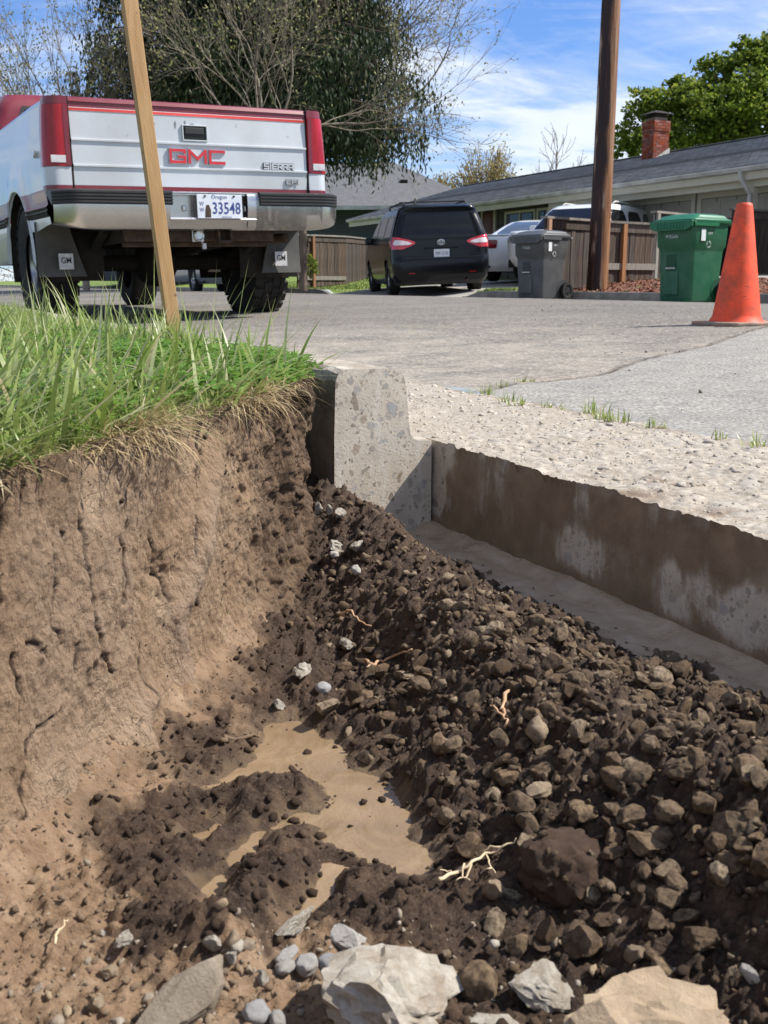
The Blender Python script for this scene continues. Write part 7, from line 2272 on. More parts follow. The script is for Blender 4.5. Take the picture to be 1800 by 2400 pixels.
named_rock(1330, 1690, 70, 'brown rounded stone in the middle of the right-hand heap', M_stone, 555, (1, 0.8, 0.7), 4, 0.05, 0.4, round_=0.4)
named_rock(1470, 1670, 90, 'large rough brown stone half in shade at the right of the heap', M_stone, 556, (1, 0.8, 0.6), 7, 0.08, 0.4)
named_rock(1200, 1440, 60, 'lumpy brown stone on the crest of the heap', M_stone, 557, (0.9, 0.7, 1), 6, 0.06, 0.5)
named_rock(1235, 1500, 50, 'angular brown stone below the crest stone', M_stone, 558, (1, 0.8, 0.9), 8, 0.05, 0.5)
named_rock(1015, 1395, 42, 'rounded brown stone high on the sunny side of the heap', M_stone, 559, (0.9, 0.8, 1), 3, 0.05, 0.5, round_=0.5)
named_rock(1060, 1345, 50, 'broad brown stone near the top edge of the sunny heap', M_stone, 560, (1, 0.6, 0.6), 7, 0.05, 0.5)

def to_px(x, y, z):
    dz = z - CAMZ
    f = y * CP - dz * SP; v = y * SP + dz * CP
    return (900 + F * x / f) / S, (1200 - F * v / f) / S


# scattered stones, largest first as single objects
SHAPES = []
for k in range(16):
    rr = np.random.default_rng(900 + k)
    e = (1.0, rr.uniform(0.6, 0.95), rr.uniform(0.4, 0.85))
    co, fa = rock_shape(3, 900 + k, rr.integers(6, 11), e, 0.06, 0.0 if k % 4 else 0.6)
    SHAPES.append((mesh_of(co, fa, 'stone', M_stone), e, k % 4 == 0))
NS = 12000
nsn = rng.uniform(0.24, 0.80, NS); nss = rng.uniform(0.05, 1.52, NS)
sx = nsn * NV[0] + nss * DV[0]; sy = nsn * NV[1] + nss * DV[1]
dens = sstep(0.36, 0.52, nsn + 0.05 * fbm(sx * 8, sy * 8, seed=201)) * sstep(0.82, 0.74, nsn) * (0.35 + 0.65 * sstep(1.25, 0.85, nss))
dens = np.maximum(dens, 0.12 * sstep(0.7, 0.5, sy))
ok = (rng.uniform(0, 1, NS) < dens) & (sy > 0.40) & (poly_sd(sx, sy, pud) > 0.012) & (sx > wall_x(sy) + 0.02) & (np.abs(sx) < 0.62 * sy + 0.1)
ok &= ~((nsn > 0.745) & (nss > 0.75))
sx, sy, nsn, nss = sx[ok], sy[ok], nsn[ok], nss[ok]
sr = np.clip(0.0034 * rng.pareto(2.1, len(sx)) + 0.0027, 0, 0.0116) * (1 - 0.25 * sstep(1.0, 1.4, nss))
szz = floor_z(sx, sy)
app = sr / np.hypot(sx, sy)
fx_, fy_ = to_px(sx, sy, szz)
out_ = (fx_ < 5) | (fx_ > 1650) | (fy_ > 2205)
order = np.argsort(-np.where(out_, app * 1e-3, app))
NBIG = 300 - 52
LANDMARKS = [('dark clod studded with little stones', 1218, 1860), ('large white concrete lump', 845, 2120), ('square white concrete piece', 1166, 2110), ('tan rock slab', 1380, 2150), ('smooth rounded tan stone', 1160, 1588), ('pale tan flat stone', 1162, 1718),
             ('right rim of the muddy puddle', 930, 1800), ('pale bunch of fine roots', 1030, 1880), ('orange-brown root', 840, 1440), ('thin flat white chip', 750, 1396), ('foot of the sawn kerb', 760, 1130), ('dull grey stone in the shaded hollow', 1515, 2030),
             ('lumpy stone on the crest of the heap', 1200, 1440), ('large rounded stone at the right edge', 1585, 1800), ('white crumbly fragment above the puddle', 655, 1452), ('top of the muddy puddle', 680, 1560), ('wet mud strip under the sawn slab', 1290, 1290),
             ('rough stone half in shade', 1470, 1670), ('brown upright block-like stone', 1053, 1673), ('off-white crust on the upper heap', 750, 1190), ('bend of the wet mud strip', 1560, 1440), ('square-ended grey-brown stone by the clod', 1390, 1830),
             ('tilted tan flat-faced stone', 1065, 1936), ('tall dark upright stone', 1180, 2035), ('twisted hanging root', 1085, 1550), ('wedge rock', 395, 2150), ('pink root high on the heap', 770, 1350), ('middle brown rounded stone', 1330, 1690)]


USED = set()


def beside_what(kind, x, y, z):
    px, py = to_px(x, y, z)
    for nm, lx_, ly_ in sorted(LANDMARKS, key=lambda q: math.hypot(px - q[1], py - q[2]))[:9]:
        t = kind + ' ' + relation(px, py, nm, lx_, ly_)
        if t not in USED:
            break
    else:
        q = min(LANDMARKS, key=lambda q: math.hypot(px - q[1], py - q[2]))
        t = kind + ' ' + relation(px, py, *q)
    USED.add(t)
    return t


def relation(px, py, nm, lx_, ly_):
    dx, dy = px - lx_, py - ly_
    a = math.degrees(math.atan2(-dy, dx)) % 360
    rel = ['right of', 'up-right of', 'above', 'up-left of', 'left of', 'down-left of', 'below', 'down-right of'][int((a + 22.5) // 45) % 8]
    d = math.hypot(dx, dy)
    return ('close ' if d < 55 else 'a little ' if d < 110 else 'well ') + rel + ' the ' + nm

size_w = lambda r: 'larger' if r > 0.0105 else ('middle-sized' if r > 0.0078 else 'small')
for j in order[:NBIG]:
    me, e, rd_ = SHAPES[int(rng.integers(0, 16))]
    lab = f"{size_w(sr[j])} {'rounded' if rd_ else 'flat-sided' if e[2] < 0.55 else 'angular'} stone"
    lab = beside_what(lab, sx[j], sy[j], szz[j])
    put(me, 'stone', (sx[j], sy[j], szz[j] + sr[j] * rng.uniform(0.05, 0.4)), sr[j] * 1.1, (rng.uniform(-0.6, 0.6), rng.uniform(-0.6, 0.6), rng.uniform(0, 6.28)), lab, 'stone', 'loose brown stones of the gravel heap')


def scatter_rocks(name, xs, ys, zs, rs, mat, sub, nshape, seed, lift=0.2):
    """many small stones joined as one piece of stuff"""
    r = np.random.default_rng(seed)
    shapes = [rock_shape(sub, seed + q, 5, (1, r.uniform(0.5, 0.95), r.uniform(0.4, 0.85)), 0.25) for q in range(nshape)]
    cos, fas, off = [], [], 0
    for i in range(len(xs)):
        p, fa = shapes[i % nshape]
        a = r.uniform(0, 6.28, 3)
        Rm = np.array(Matrix.Rotation(a[0], 3, 'Z') @ Matrix.Rotation(a[1] * 0.3, 3, 'X') @ Matrix.Rotation(a[2] * 0.3, 3, 'Y'))
        q = p @ Rm.T * rs[i] + np.array((xs[i], ys[i], zs[i] + rs[i] * lift))
        cos.append(q); fas.append(fa + off); off += len(p)
    o = raw_mesh(name, np.concatenate(cos), np.concatenate(fas), mat, smooth=False)
    return tag(o, kind='stuff')


rest = order[NBIG:]
g1, g2 = rest[:1900], rest[1900:]
scatter_rocks('gravel', sx[g1], sy[g1], szz[g1], sr[g1], M_gravel, 2, 14, 3000)
scatter_rocks('fine_gravel', sx[g2], sy[g2], szz[g2], sr[g2], M_gravel, 1, 14, 3050)
# soil crumbs, dark on the heap and tan along the wall
nc_ = 17000
cx_ = rng.uniform(-0.42, 0.5, nc_); cy_ = 0.42 + 1.3 * rng.uniform(0, 1, nc_) ** 1.3
cn, cs = to_ns((cx_, cy_))
zc, wc, mc = floor_z(cx_, cy_, True)
cr = np.clip(0.0013 * rng.pareto(1.9, nc_) + 0.0010, 0, 0.0075)
keep = (cx_ > wall_x(cy_) + 0.012) & (cn < 0.77) & (np.abs(cx_) < 0.5 * cy_ + 0.08) & ((mc < 0.5) | (rng.uniform(0, 1, nc_) < 0.12))
dk = keep & (wc > 0.45); tn = keep & (wc <= 0.45)
scatter_rocks('soil_crumbs', cx_[dk], cy_[dk], np.maximum(zc[dk], PUD_Z - 0.001), cr[dk], M_crumb, 1, 10, 3100)
scatter_rocks('dry_crumbs', cx_[tn], cy_[tn], np.maximum(zc[tn], PUD_Z - 0.001), np.minimum(cr[tn], 0.0045), M_tancrumb, 1, 10, 3200)

# pale rubble along the near edge, pieces of the broken kerb
rb_ = np.random.default_rng(44)
nb = 620
bx_ = rb_.normal(-0.02, 0.12, nb); by_ = rb_.uniform(0.44, 0.66, nb) - 0.10 * np.abs(bx_)
keep = (bx_ > wall_x(by_) + 0.02)
bx_, by_ = bx_[keep], by_[keep]
scatter_rocks('rubble', bx_, by_, floor_z(bx_, by_), np.clip(0.0012 * rb_.pareto(1.6, len(bx_)) + 0.0013, 0, 0.0075), M_rubble, 2, 12, 3600, 0.1)
# stones stuck in the big clod
cl_o = [o for o in COL.objects if o.name == 'soil_clod'][0]
vv = cl_o.data.vertices
for q in range(16):
    vx = vv[int(rb_.integers(0, len(vv)))]
    if vx.normal.z < 0.1 and vx.normal.y > -0.2:
        continue
    e_ = bpy.data.objects.new('stone_chip', SHAPES[q % 16][0]); COL.objects.link(e_); e_.parent = cl_o
    e_.location = vx.co * 0.98; e_.scale = (rb_.uniform(0.05, 0.12),) * 3; e_.rotation_euler = rb_.uniform(0, 6, 3)

# little stones and lumps sticking out of the cut wall, and loose grit on the road
rw = np.random.default_rng(66)
jj = rw.integers(0, WALL_PTS.shape[0], 1500); ii = rw.integers(40, WALL_PTS.shape[1], 1500)
wpz = WALL_PTS[jj, ii]
kk = rw.uniform(0, 1, 1500) < (0.10 + 0.9 * sstep(1.10, 1.35, wpz[:, 1])) * sstep(0.12, 0.09, wpz[:, 2])
wpz = wpz[kk]
scatter_rocks('wall_lumps', wpz[:, 0], wpz[:, 1], wpz[:, 2], np.clip(0.0012 * rw.pareto(2.0, len(wpz)) + 0.0012, 0, 0.007), M_crumb, 1, 8, 3400, 0)
gn2 = rw.uniform(1.32, 5.5, 900); gs2 = rw.uniform(0.2, 7.0, 900)
scatter_rocks('road_grit', gn2 * NV[0] + gs2 * DV[0], gn2 * NV[1] + gs2 * DV[1], road_z(gn2) + 0.011 * (1 - sstep(1.295, 1.6, gn2)), np.clip(0.0012 * rw.pareto(1.8, 900) + 0.0015, 0, 0.009), M_gpeb_grit, 1, 8, 3500, 0.3)

# embedded pebbles washed out of the gutter top: the larger ones are parts of it
GP = []
r8 = np.random.default_rng(88)
me_p = []
M_gpeb = stone_material('washed_pebble', [(0.0, (0.40, 0.345, 0.27)), (0.3, (0.55, 0.49, 0.40)), (0.6, (0.46, 0.42, 0.37)), (0.85, (0.60, 0.545, 0.46)), (1.0, (0.38, 0.34, 0.30))], dusty=0.25, wetc=(0.33, 0.27, 0.205), scale=60)
M_gpeb2 = stone_material('washed_gravel', [(0.0, (0.37, 0.32, 0.25)), (0.3, (0.52, 0.465, 0.38)), (0.6, (0.44, 0.40, 0.35)), (0.85, (0.58, 0.525, 0.44)), (1.0, (0.34, 0.30, 0.26))], dusty=0.25, wetc=(0.33, 0.27, 0.205), scale=60, island=True)
for k in range(10):
    co, fa = rock_shape(2, 700 + k, 3, (1, r8.uniform(0.65, 0.9), 0.42), 0.03, 0.9)
    me_p.append(mesh_of(co, fa, 'pebble', M_gpeb, 60))
ng_ = 2600
gn = r8.uniform(N_FACE + 0.012, 1.28, ng_); gs = r8.uniform(0.25, 2.6, ng_)
gr = np.clip(0.0018 * r8.pareto(1.9, ng_) + 0.0024, 0, 0.0105)
gx = gn * NV[0] + gs * DV[0]; gy = gn * NV[1] + gs * DV[1]
gz = gutter_z(gn, gs, gx, gy)[0]
oo = np.argsort(-gr / np.hypot(gx, gy))
for j in oo[:150]:
    p = put(me_p[int(r8.integers(0, 10))], 'pebble', (gx[j], gy[j], gz[j] - gr[j] * 0.08), gr[j], (r8.uniform(-.2, .2), r8.uniform(-.2, .2), r8.uniform(0, 6.28)))
    p.parent = gutter
q = oo[150:]
o = scatter_rocks('pebble_bed', gx[q], gy[q], gz[q], gr[q], M_gpeb2, 1, 10, 3300, -0.15)
o.parent = gutter

# roots
M_root = pm('root', [(0.3, (0.34, 0.19, 0.10)), (0.7, (0.50, 0.33, 0.20))], scale=60, rough=0.7)
M_fineroot = pm('fine_root', [(0.3, (0.50, 0.38, 0.23)), (0.7, (0.62, 0.50, 0.33))], scale=60, rough=0.7)


def root_obj(pixels, rad, label, mat, branches=(), lift=0.006):
    mb = MB()
    for path, r in ((pixels, rad),) + tuple((b, rad * 0.55) for b in branches):
        pts = []
        for i, p in enumerate(path):
            q = hit_floor(*p); q.z += lift + random.uniform(0, 0.003)
            pts.append(q)
        # soften between the given points
        fine = []
        for a, b in zip(pts[:-1], pts[1:]):
            for t in (0, 0.34, 0.67):
                fine.append(a.lerp(b, t) + Vector([random.uniform(-1, 1) * r * 1.1 for _ in range(3)]))
        fine.append(pts[-1])
        mb.tube(fine, [r * (1 - 0.6 * i / len(fine)) for i in range(len(fine))], 6)
    o = mb.build('root', mat, smooth=True)
    return tag(o, label, 'root')


root_obj([(735, 1338), (760, 1342), (778, 1355), (802, 1368)], 0.0019, 'thin pinkish root high on the dark heap', M_root)
root_obj([(785, 1440), (800, 1452), (820, 1445), (840, 1440), (862, 1428), (890, 1420)], 0.0024, 'orange-brown root lying across the heap above the puddle', M_root, [[(800, 1452), (792, 1462)]])
root_obj([(1098, 1505), (1082, 1545), (1085, 1562), (1095, 1572), (1088, 1590)], 0.0022, 'twisted root hanging on a pale stone in the heap', M_root, [[(1085, 1560), (1062, 1550), (1058, 1540)]])
root_obj([(945, 1925), (985, 1905), (1020, 1885), (1050, 1870), (1085, 1850), (1115, 1832)], 0.0016, 'pale branching bunch of fine roots below the long brown stone', M_fineroot,
         [[(1020, 1885), (1008, 1912), (985, 1922)], [(1050, 1870), (1062, 1895), (1070, 1905)], [(1085, 1850), (1060, 1850), (1040, 1862)], [(985, 1905), (965, 1900), (950, 1905)], [(1062, 1895), (1045, 1900)], [(1000, 1895), (1000, 1915), (1015, 1925)]])
root_obj([(470, 1612), (500, 1606), (540, 1598), (560, 1590)], 0.003, 'buried brown root left of the puddle', M_stone, lift=0.002)
root_obj([(120, 2060), (128, 2035), (140, 2020), (148, 2010)], 0.0011, 'fine pale rootlet at the lower left', M_fineroot)

# ================================================================== GRASS, CLOVER, WEEDS
def blade_mesh(bx, by, bz, az, L, W, lean, curl, tint, nseg=4):
    """arrays per blade -> vertices, quads, attributes"""
    n = len(bx)
    t = np.linspace(0, 1, nseg + 1)
    ang = lean[:, None] + curl[:, None] * t[None, :] ** 1.3
    dl = (L / nseg)[:, None]
    hs = np.concatenate([np.zeros((n, 1)), np.cumsum(np.sin(ang[:, :-1]) * dl, 1)], 1)
    vs = np.concatenate([np.zeros((n, 1)), np.cumsum(np.cos(ang[:, :-1]) * dl, 1)], 1)
    tw = az[:, None] + math.pi / 2 + rng.uniform(-0.7, 0.7, (n, 1)) * t[None, :]
    wid = W[:, None] * 0.5 * (1 - t[None, :] ** 2.2 * 0.96) * (0.75 + 0.5 * np.sin(np.pi * np.clip(t[None, :] + 0.15, 0, 1)))
    cx = bx[:, None] + hs * np.cos(az)[:, None]; cy = by[:, None] + hs * np.sin(az)[:, None]; cz = bz[:, None] + vs
    P = np.empty((n, nseg + 1, 2, 3))
    for k, sg in enumerate((-1, 1)):
        P[:, :, k, 0] = cx + sg * wid * np.cos(tw); P[:, :, k, 1] = cy + sg * wid * np.sin(tw); P[:, :, k, 2] = cz
    vid = np.arange(n * (nseg + 1) * 2).reshape(n, nseg + 1, 2)
    Q = np.stack([vid[:, :-1, 0], vid[:, :-1, 1], vid[:, 1:, 1], vid[:, 1:, 0]], -1).reshape(-1, 4)
    T = np.repeat(tint, (nseg + 1) * 2)
    A = np.tile(np.repeat(t, 2), n)
    return P.reshape(-1, 3), Q, T, A


def leaf_material(name, stops, trans=0.35, rough=0.45, tip=None):
    m, nt, b = newmat(name)
    tint = N(nt, 'Attribute', attribute_name='tint').outputs['Fac']
    al = N(nt, 'Attribute', attribute_name='along').outputs['Fac']
    co = N(nt, 'TexCoord').outputs['Object']
    col = ramp(nt, tint, stops)
    nz = N(nt, 'TexNoise', {'Vector': co, 'Scale': 130.0, 'Detail': 4.0}).outputs[0]
    col = mixc(nt, 0.35, col, ramp(nt, nz, [(0.3, 0.25), (0.7, 0.75)]), 'OVERLAY')
    if tip:
        col = mixc(nt, ramp(nt, al, [(0.0, tip[1]), (0.35, 0.0), (0.8, 0.0), (1.0, 0.5)]), col, tip[0])
    nt.links.new(col, b.inputs['Base Color'])
    b.inputs['Roughness'].default_value = rough
    b.inputs['Specular IOR Level'].default_value = 0.35
    tr = N(nt, 'BsdfTranslucent', {'Color': col})
    mx = N(nt, 'MixShader', {0: trans, 1: b.outputs[0], 2: tr.outputs[0]})
    out = [n for n in nt.nodes if n.type == 'OUTPUT_MATERIAL'][0]
    nt.links.new(mx.outputs[0], out.inputs[0])
    return m


M_grass = leaf_material('grass_blade', [(0.0, (0.115, 0.18, 0.03)), (0.3, (0.205, 0.285, 0.055)), (0.6, (0.295, 0.36, 0.105)), (0.8, (0.36, 0.42, 0.17)), (0.9, (0.44, 0.46, 0.27)), (1.0, (0.58, 0.49, 0.27))], 0.45, 0.36,
                        ((0.30, 0.27, 0.13), 0.5))
M_straw = leaf_material('straw', [(0.0, (0.34, 0.24, 0.12)), (0.6, (0.46, 0.35, 0.19)), (1.0, (0.55, 0.46, 0.29))], 0.2, 0.7)
M_clover = leaf_material('clover_leaf', [(0.0, (0.09, 0.19, 0.028)), (0.5, (0.145, 0.275, 0.042)), (1.0, (0.23, 0.36, 0.09))], 0.42, 0.4)


def lawn_points(n, y0, y1, power=1.0, wide=0.47, tmin=0.0):
    y = y0 * (y1 / y0) ** (rng.uniform(0, 1, n) ** power)
    e = lawn_edge(y) - tmin
    left = -wide * y - 0.12
    x = left + (e - left) * rng.uniform(0, 1, n)
    good = left < e
    x, y = x[good], y[good]
    t = lawn_edge(y) - x
    return x, y, lawn_z(x, y, t) - 0.004, t


def emit(name, parts, mat, kind='stuff'):
    V, Q, T, A, off = [], [], [], [], 0
    for p, q, t, a in parts:
        V.append(p); Q.append(q + off); T.append(t); A.append(a); off += len(p)
    o = raw_mesh(name, np.concatenate(V), np.concatenate(Q), mat, {'tint': np.concatenate(T), 'along': np.concatenate(A)})
    return tag(o, kind=kind)


parts = []
# undergrowth
x, y, z, t = lawn_points(21000, 0.70, 7.5, 1.15)
n = len(x)
parts.append(blade_mesh(x, y, z, rng.uniform(0, 6.28, n), rng.uniform(0.018, 0.05, n) * (1 + 0.12 * y), rng.uniform(0.0012, 0.0026, n) * (1 + 0.22 * y), rng.uniform(0.1, 0.8, n), rng.uniform(0.1, 1.3, n),
                        np.clip(rng.normal(0.42, 0.22, n) + 0.5 * (rng.uniform(0, 1, n) < 0.06), 0, 1), 3))
# main blades
x, y, z, t = lawn_points(5600, 0.70, 6.5, 1.05)
cl_reg = sstep(-0.42, -0.25, x) * sstep(1.15, 1.35, y) * sstep(2.6, 2.1, y)
k = rng.uniform(0, 1, len(x)) > cl_reg * 0.75
x, y, z, t = x[k], y[k], z[k], t[k]
n = len(x)
lean_az = rng.uniform(0, 6.28, n)
edge = np.exp(-t / 0.05)
parts.append(blade_mesh(x, y, z, lean_az, rng.uniform(0.026, 0.074, n) * (1 - 0.35 * edge) * (1 + 0.04 * y), rng.uniform(0.0018, 0.0042, n) * (1 + 0.10 * y), rng.uniform(0.2, 1.35, n), rng.uniform(0.2, 1.8, n),
                        np.clip(rng.normal(0.5, 0.25, n), 0, 1), 5))
# long pale blades bowing over on the left
x, y, z, t = lawn_points(800, 0.72, 1.6, 1.0, 0.45)
n = len(x)
parts.append(blade_mesh(x, y, z, rng.normal(0.3, 1.3, n), rng.uniform(0.09, 0.17, n), rng.uniform(0.0028, 0.005, n), rng.uniform(0.3, 1.2, n), rng.uniform(0.2, 1.3, n), np.clip(rng.normal(0.62, 0.25, n), 0, 1), 7))
# tall blades and stalks standing round the stake
x, y, z, t = lawn_points(150, 1.5, 3.6, 1.0, 0.42, 0.02)
n = len(x)
parts.append(blade_mesh(x, y, z, rng.uniform(0, 6.28, n), rng.uniform(0.09, 0.20, n), rng.uniform(0.0026, 0.0052, n), rng.uniform(0.02, 0.5, n), rng.uniform(0.0, 0.9, n), np.clip(rng.normal(0.66, 0.2, n), 0, 0.95), 7))
# a few very long ones by the stake and over the kerb
hx = [at_y(px, py, yy) for px, py, yy in ((545, 690, 2.0), (560, 690, 2.05), (500, 690, 2.0), (430, 680, 1.9), (300, 690, 1.9), (205, 680, 1.8), (420, 690, 1.95), (120, 670, 1.9), (590, 740, 1.85), (600, 745, 1.8), (330, 690, 2.0), (20, 660, 2.0),
                                           (560, 720, 1.9), (575, 730, 1.9), (450, 690, 2.0), (380, 700, 1.8))]
la = np.array([0.5, 0.75, 0.2, 0.6, 0.12, -0.3, 0.9, -0.1, 1.25, 1.2, 0.05, 0.0, 1.1, 1.0, 0.3, 0.5])
n = len(hx)
parts.append(blade_mesh(np.array([p.x for p in hx]), np.array([p.y for p in hx]), np.full(n, LAWN_Z), np.where(la < 0, math.pi, 0.0) + rng.normal(0, 0.15, n), np.array([0.20, 0.19, 0.2, 0.2, 0.17, 0.18, 0.16, 0.16, 0.15, 0.14, 0.22, 0.17, 0.14, 0.15, 0.18, 0.16]),
                        rng.uniform(0.0035, 0.0055, n), np.abs(la) * 0.75, np.abs(la) * 0.5, np.clip(rng.normal(0.66, 0.15, n), 0, 0.95), 8))
# the thicker tuft that hides the foot of the stake
n = 130
x = -0.452 + rng.normal(0, 0.06, n); y = 2.12 - np.abs(rng.normal(0.0, 0.10, n))
parts.append(blade_mesh(x, y, np.full(n, LAWN_Z), rng.uniform(0, 6.28, n), rng.uniform(0.07, 0.125, n), rng.uniform(0.0028, 0.005, n), rng.uniform(0.05, 0.6, n), rng.uniform(0.1, 1.0, n), np.clip(rng.normal(0.55, 0.22, n), 0, 0.95), 6))
emit('grass', parts, M_grass)

# straw and dead roots hanging over the cut edge
n = 1500
y = np.concatenate([rng.uniform(0.72, 1.62, 900), rng.normal(1.02, 0.035, 330), rng.normal(1.30, 0.04, 270)])
x = wall_x(y) - rng.uniform(-0.004, 0.03, n)
z = np.full(n, LAWN_Z + 0.004) + rng.uniform(-0.008, 0.008, n)
long_ = np.concatenate([rng.uniform(0.015, 0.045, 900), rng.uniform(0.03, 0.095, 600)])
ps = blade_mesh(x, y, z, rng.normal(-0.35, 0.9, n), long_, rng.uniform(0.0006, 0.0014, n), rng.uniform(0.7, 1.7, n), rng.uniform(0.4, 2.0, n), rng.uniform(0, 1, n), 6)
emit('straw', [ps], M_straw)


def clover_mesh(bx, by, bz, hgt, size, tint):
    """three folded heart leaflets on a stem, per plant"""
    n = len(bx)
    out = np.array([(0.0, 0.0), (0.30, 0.26), (0.62, 0.46), (0.92, 0.42), (1.02, 0.20), (0.90, 0.0), (1.02, -0.20), (0.92, -0.42), (0.62, -0.46), (0.30, -0.26)])
    # triangles as degenerate-free quads round the mid vein
    quads = np.array([(0, 1, 2, 5), (5, 2, 3, 4), (0, 5, 8, 9), (5, 6, 7, 8)])
    V, Q, T, A, off = [], [], [], [], 0
    az0 = rng.uniform(0, 6.28, n); tilt = rng.uniform(-0.1, 0.7, n); taz = rng.uniform(0, 6.28, n); fold = rng.uniform(0.15, 0.5, n)
    lx = rng.uniform(-0.012, 0.012, n); ly = rng.uniform(-0.012, 0.012, n)
    for k in range(3):
        a = az0 + k * 2.094 + rng.normal(0, 0.12, n)
        u = out[None, :, 0] * size[:, None]; v = out[None, :, 1] * size[:, None]
        w = np.abs(v) * fold[:, None] + u * 0.12
        X = u * np.cos(a)[:, None] - v * np.sin(a)[:, None]; Y = u * np.sin(a)[:, None] + v * np.cos(a)[:, None]
        w = w + (X * np.cos(taz)[:, None] + Y * np.sin(taz)[:, None]) * np.tan(tilt * 0.6)[:, None]
        V.append(np.stack([X + (bx + lx)[:, None], Y + (by + ly)[:, None], w + (bz + hgt)[:, None]], -1).reshape(-1, 3))
        Q.append((quads[None] + (np.arange(n) * 10)[:, None, None] + off).reshape(-1, 4)); off += n * 10
        T.append(np.repeat(np.clip(tint + rng.normal(0, 0.08, n), 0, 1), 10)); A.append(np.tile(out[:, 0] * 0.5, n))
    P, q, t, al = blade_mesh(bx, by, bz, np.arctan2(ly, lx), hgt * 1.03, np.full(n, 0.0011), np.arctan2(np.hypot(lx, ly), hgt), np.zeros(n), tint, 2)
    V.append(P); Q.append(q + off); T.append(t); A.append(al)
    return np.concatenate(V), np.concatenate(Q), np.concatenate(T), np.concatenate(A)


n = 5000
y = np.concatenate([rng.normal(1.70, 0.30, 3600), rng.uniform(0.8, 2.6, 1400)])
t = np.concatenate([np.abs(rng.normal(0.0, 0.20, 3600)) + 0.001, rng.uniform(0.0, 0.5, 1400)])
x = lawn_edge(y) - t
k = (y > 0.85) & (x > -0.46 * y - 0.1)
x, y, t = x[k], y[k], t[k]
n = len(x)
z = lawn_z(x, y, t) - 0.004
cl = clover_mesh(x, y, z, rng.uniform(0.012, 0.042, n) * (1 - 0.3 * np.exp(-t / 0.02)), rng.uniform(0.0055, 0.0125, n), np.clip(rng.normal(0.5, 0.22, n), 0, 1))
emit('clover', [cl], M_clover)

# weeds in the joint between gutter and road
wp = [((1022, 845), 0.6, 'wispy'), ((1048, 852), 1.3, 'broad'), ((1098, 866), 1.2, 'upright'), ((1122, 873), 1.1, 'upright'), ((1184, 880), 1.0, 'upright'), ((1214, 883), 0.7, 'wispy'), ((1276, 890), 1.4, 'broad'),
      ((1300, 900), 1.2, 'broad'), ((1348, 908), 1.2, 'broad'), ((1408, 920), 1.0, 'broad'), ((1434, 921), 0.7, 'wispy'), ((1556, 944), 0.9, 'upright'), ((1636, 964), 1.3, 'broad'), ((1322, 905), 1.0, 'low'),
      ((1128, 822), 0.9, 'low'), ((1088, 834), 0.9, 'upright'), ((1150, 821), 0.6, 'low'), ((1178, 818), 0.4, 'wispy')]
beside = ['at the left end of the gutter joint, nearest the kerb', 'where the two pavement cracks meet', 'just right of where the cracks meet', 'second to the right of the meeting cracks', 'in a bare stretch of the gutter joint',
          'thin grey-green, next to the bare stretch', 'at the left of the thickest run of weeds', 'in the thickest run of weeds', 'at the right end of the thickest run of weeds', 'alone, right of the thickest run', 'dry and thin, beside the lone tuft',
          'alone above the brown dirt stain', 'at the far right end of the gutter joint', 'low in the middle of the thickest run', 'on the curved crack above the gutter joint', 'at the lower start of the curved crack', 'low on the curved crack', 'last on the curved crack']
for i, ((px, py), h, sh) in enumerate(wp):
    p = at_z(px, py + 3, 0.012)
    n = int(11 + 6 * h)
    hh = 0.021 * h * rng.uniform(0.6, 1.2, n)
    P, Q, T, A = blade_mesh(rng.normal(0, 0.009 * h, n), rng.normal(0, 0.004, n), np.full(n, -0.003), rng.uniform(0, 6.28, n), hh * 1.25, rng.uniform(0.0014, 0.0028, n) * (0.7 if sh == 'wispy' else 1), rng.uniform(0.05, 0.7, n), rng.uniform(0, 0.8, n),
                            np.clip(rng.normal(0.55 if sh != 'wispy' else 0.85, 0.15, n), 0, 1), 4)
    o = raw_mesh('weed', P, Q, M_grass, {'tint': T, 'along': A})
    o.location = p
    tag(o, f'small {sh} green weed tuft {beside[i]}', 'weed', 'weeds growing in the pavement joints')

# ================================================================== STAKE AND CONE
M_stake = pm('sawn_lumber', [(0.3, (0.37, 0.205, 0.085)), (0.5, (0.46, 0.275, 0.125)), (0.7, (0.54, 0.345, 0.17))], scale=16, detail=10, rough=0.75, stretch=(3.5, 3.5, 0.35), bump=0.35, bscale=90, bdist=0.002, distort=0.7)
nt = M_stake.node_tree
b0 = [n for n in nt.nodes if n.type == 'BSDF_PRINCIPLED'][0]
src = b0.inputs['Base Color'].links[0].from_socket
saw = N(nt, 'TexWave', {'Vector': N(nt, 'Mapping', {'Vector': N(nt, 'TexCoord').outputs['Object'], 'Rotation': (0, R(35), 0)}).outputs[0], 'Scale': 62.0, 'Distortion': 1.5, 'Detail': 2.0}, bands_direction='Z').outputs[0]
knot = N(nt, 'TexVoronoi', {'Vector': N(nt, 'TexCoord').outputs['Object'], 'Scale': 22.0}).outputs['Distance']
c2 = mixc(nt, mth(nt, 'MULTIPLY', ramp(nt, saw, [(0.75, 0.0), (0.95, 1.0)]), 0.22), src, (0.23, 0.115, 0.045))
c2 = mixc(nt, ramp(nt, knot, [(0.05, 0.8), (0.09, 0.0)]), c2, (0.14, 0.06, 0.025))
nt.links.new(c2, b0.inputs['Base Color'])
pb = at_y(371, 690, 2.20); pt = at_y(279, 2, 2.12)
dirv = (pt - pb).normalized()
length = 1.32
mb = MB()
w, th = 0.0145, 0.0095
ring = lambda s, k=1.0: [(-w * k, -th * k, s), (w * k, -th * k, s), (w * k, th * k, s), (-w * k, th * k, s)]
mb.loft([[Vector(p) for p in ring(-0.20, 0.15)], [Vector(p) for p in ring(-0.06)], [Vector(p) for p in ring(length)]], caps=True)
stake = mb.build('wooden_stake', M_stake, bevel=0.0012)
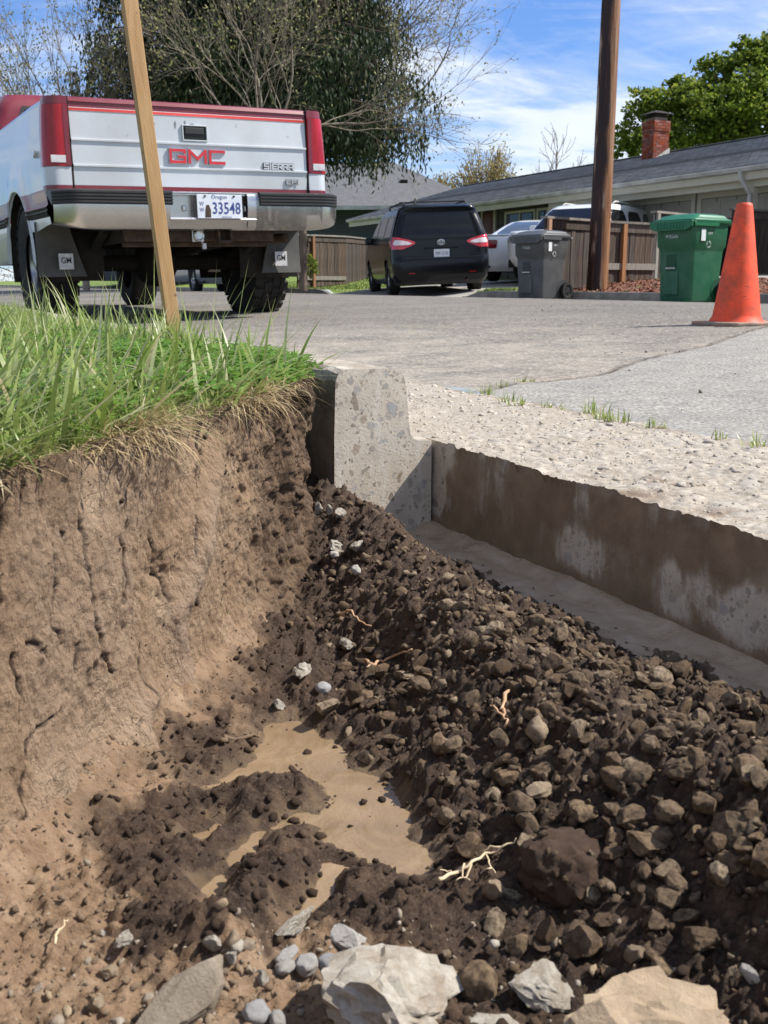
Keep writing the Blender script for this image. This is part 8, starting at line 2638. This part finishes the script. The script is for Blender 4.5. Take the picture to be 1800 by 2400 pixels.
zq = Vector((0, 0, 1)).rotation_difference(dirv)
stake.rotation_mode = 'QUATERNION'
stake.rotation_quaternion = zq @ Matrix.Rotation(R(32), 3, 'Z').to_quaternion()
stake.location = pb
tag(stake, 'leaning rough-sawn wooden stake driven into the tall grass', 'stake')

# traffic cone
cz = 0.066
cp = at_z(1589, 706.5, cz)
h_c = (712 - 450) * S * (cp.y * CP + 0.2 * SP) / F * 0.985
sc_c = h_c / 0.71
M_cone = pm('cone_orange', [(0.35, (0.74, 0.060, 0.016)), (0.6, (0.86, 0.085, 0.022))], scale=9, rough=0.55, bump=0.12, bscale=50, bdist=0.003, dirt=(0.24, 0.06, 0.03), dirt_scale=7.5, dirt_amt=0.6)
nt = M_cone.node_tree
b0 = [n for n in nt.nodes if n.type == 'BSDF_PRINCIPLED'][0]
src = b0.inputs['Base Color'].links[0].from_socket
scr = N(nt, 'TexNoise', {'Vector': N(nt, 'Mapping', {'Vector': N(nt, 'TexCoord').outputs['Object'], 'Scale': (1, 1, 3.0)}).outputs[0], 'Scale': 22.0, 'Detail': 10.0, 'Roughness': 0.8}).outputs[0]
c2 = mixc(nt, ramp(nt, scr, [(0.57, 0.0), (0.63, 0.85)]), src, (0.07, 0.03, 0.022))
nt.links.new(c2, b0.inputs['Base Color'])
M_conebase = pm('cone_base', [(0.35, (0.20, 0.145, 0.11)), (0.55, (0.30, 0.23, 0.18)), (0.68, (0.55, 0.16, 0.07))], scale=9, rough=0.85, bump=0.4, bscale=60)
cone = thing('traffic_cone', 'scuffed orange traffic cone standing on the road by the green bin', 'traffic cone', cp, R(20))
mb = MB()
mb.lathe([(0.158, 0.034), (0.140, 0.060), (0.136, 0.075), (0.047, 0.690), (0.043, 0.702), (0.036, 0.708), (0.030, 0.706), (0.030, 0.62)], 48, cap0=False, cap1=True)
body = mb.build('cone_body', M_cone, cone, smooth=40)
mb = MB()
oct_ = []
hb, ck = 0.205, 0.055
oct_ = [(-hb + ck, -hb), (hb - ck, -hb), (hb, -hb + ck), (hb, hb - ck), (hb - ck, hb), (-hb + ck, hb), (-hb, hb - ck), (-hb, -hb + ck)]
mb.prism(oct_, 0.010, 0.034, 'z')
baseo = mb.build('cone_base', M_conebase, cone, bevel=0.008)
mb = MB()
for i in range(8):
    (x0, y0), (x1, y1) = oct_[i], oct_[(i + 1) % 8]
    m = max(2, int(math.hypot(x1 - x0, y1 - y0) / 0.022))
    for j in range(m):
        a = (j + 0.5) / m
        x, y = x0 + (x1 - x0) * a, y0 + (y1 - y0) * a
        mb.box(x * 0.96 - 0.006, x * 0.96 + 0.006, y * 0.96 - 0.006, y * 0.96 + 0.006, 0.0, 0.013)
feet = mb.build('base_feet', M_conebase, cone)
feet['kind'] = 'stuff'
for q in (body, baseo, feet):
    q.scale = (sc_c,) * 3
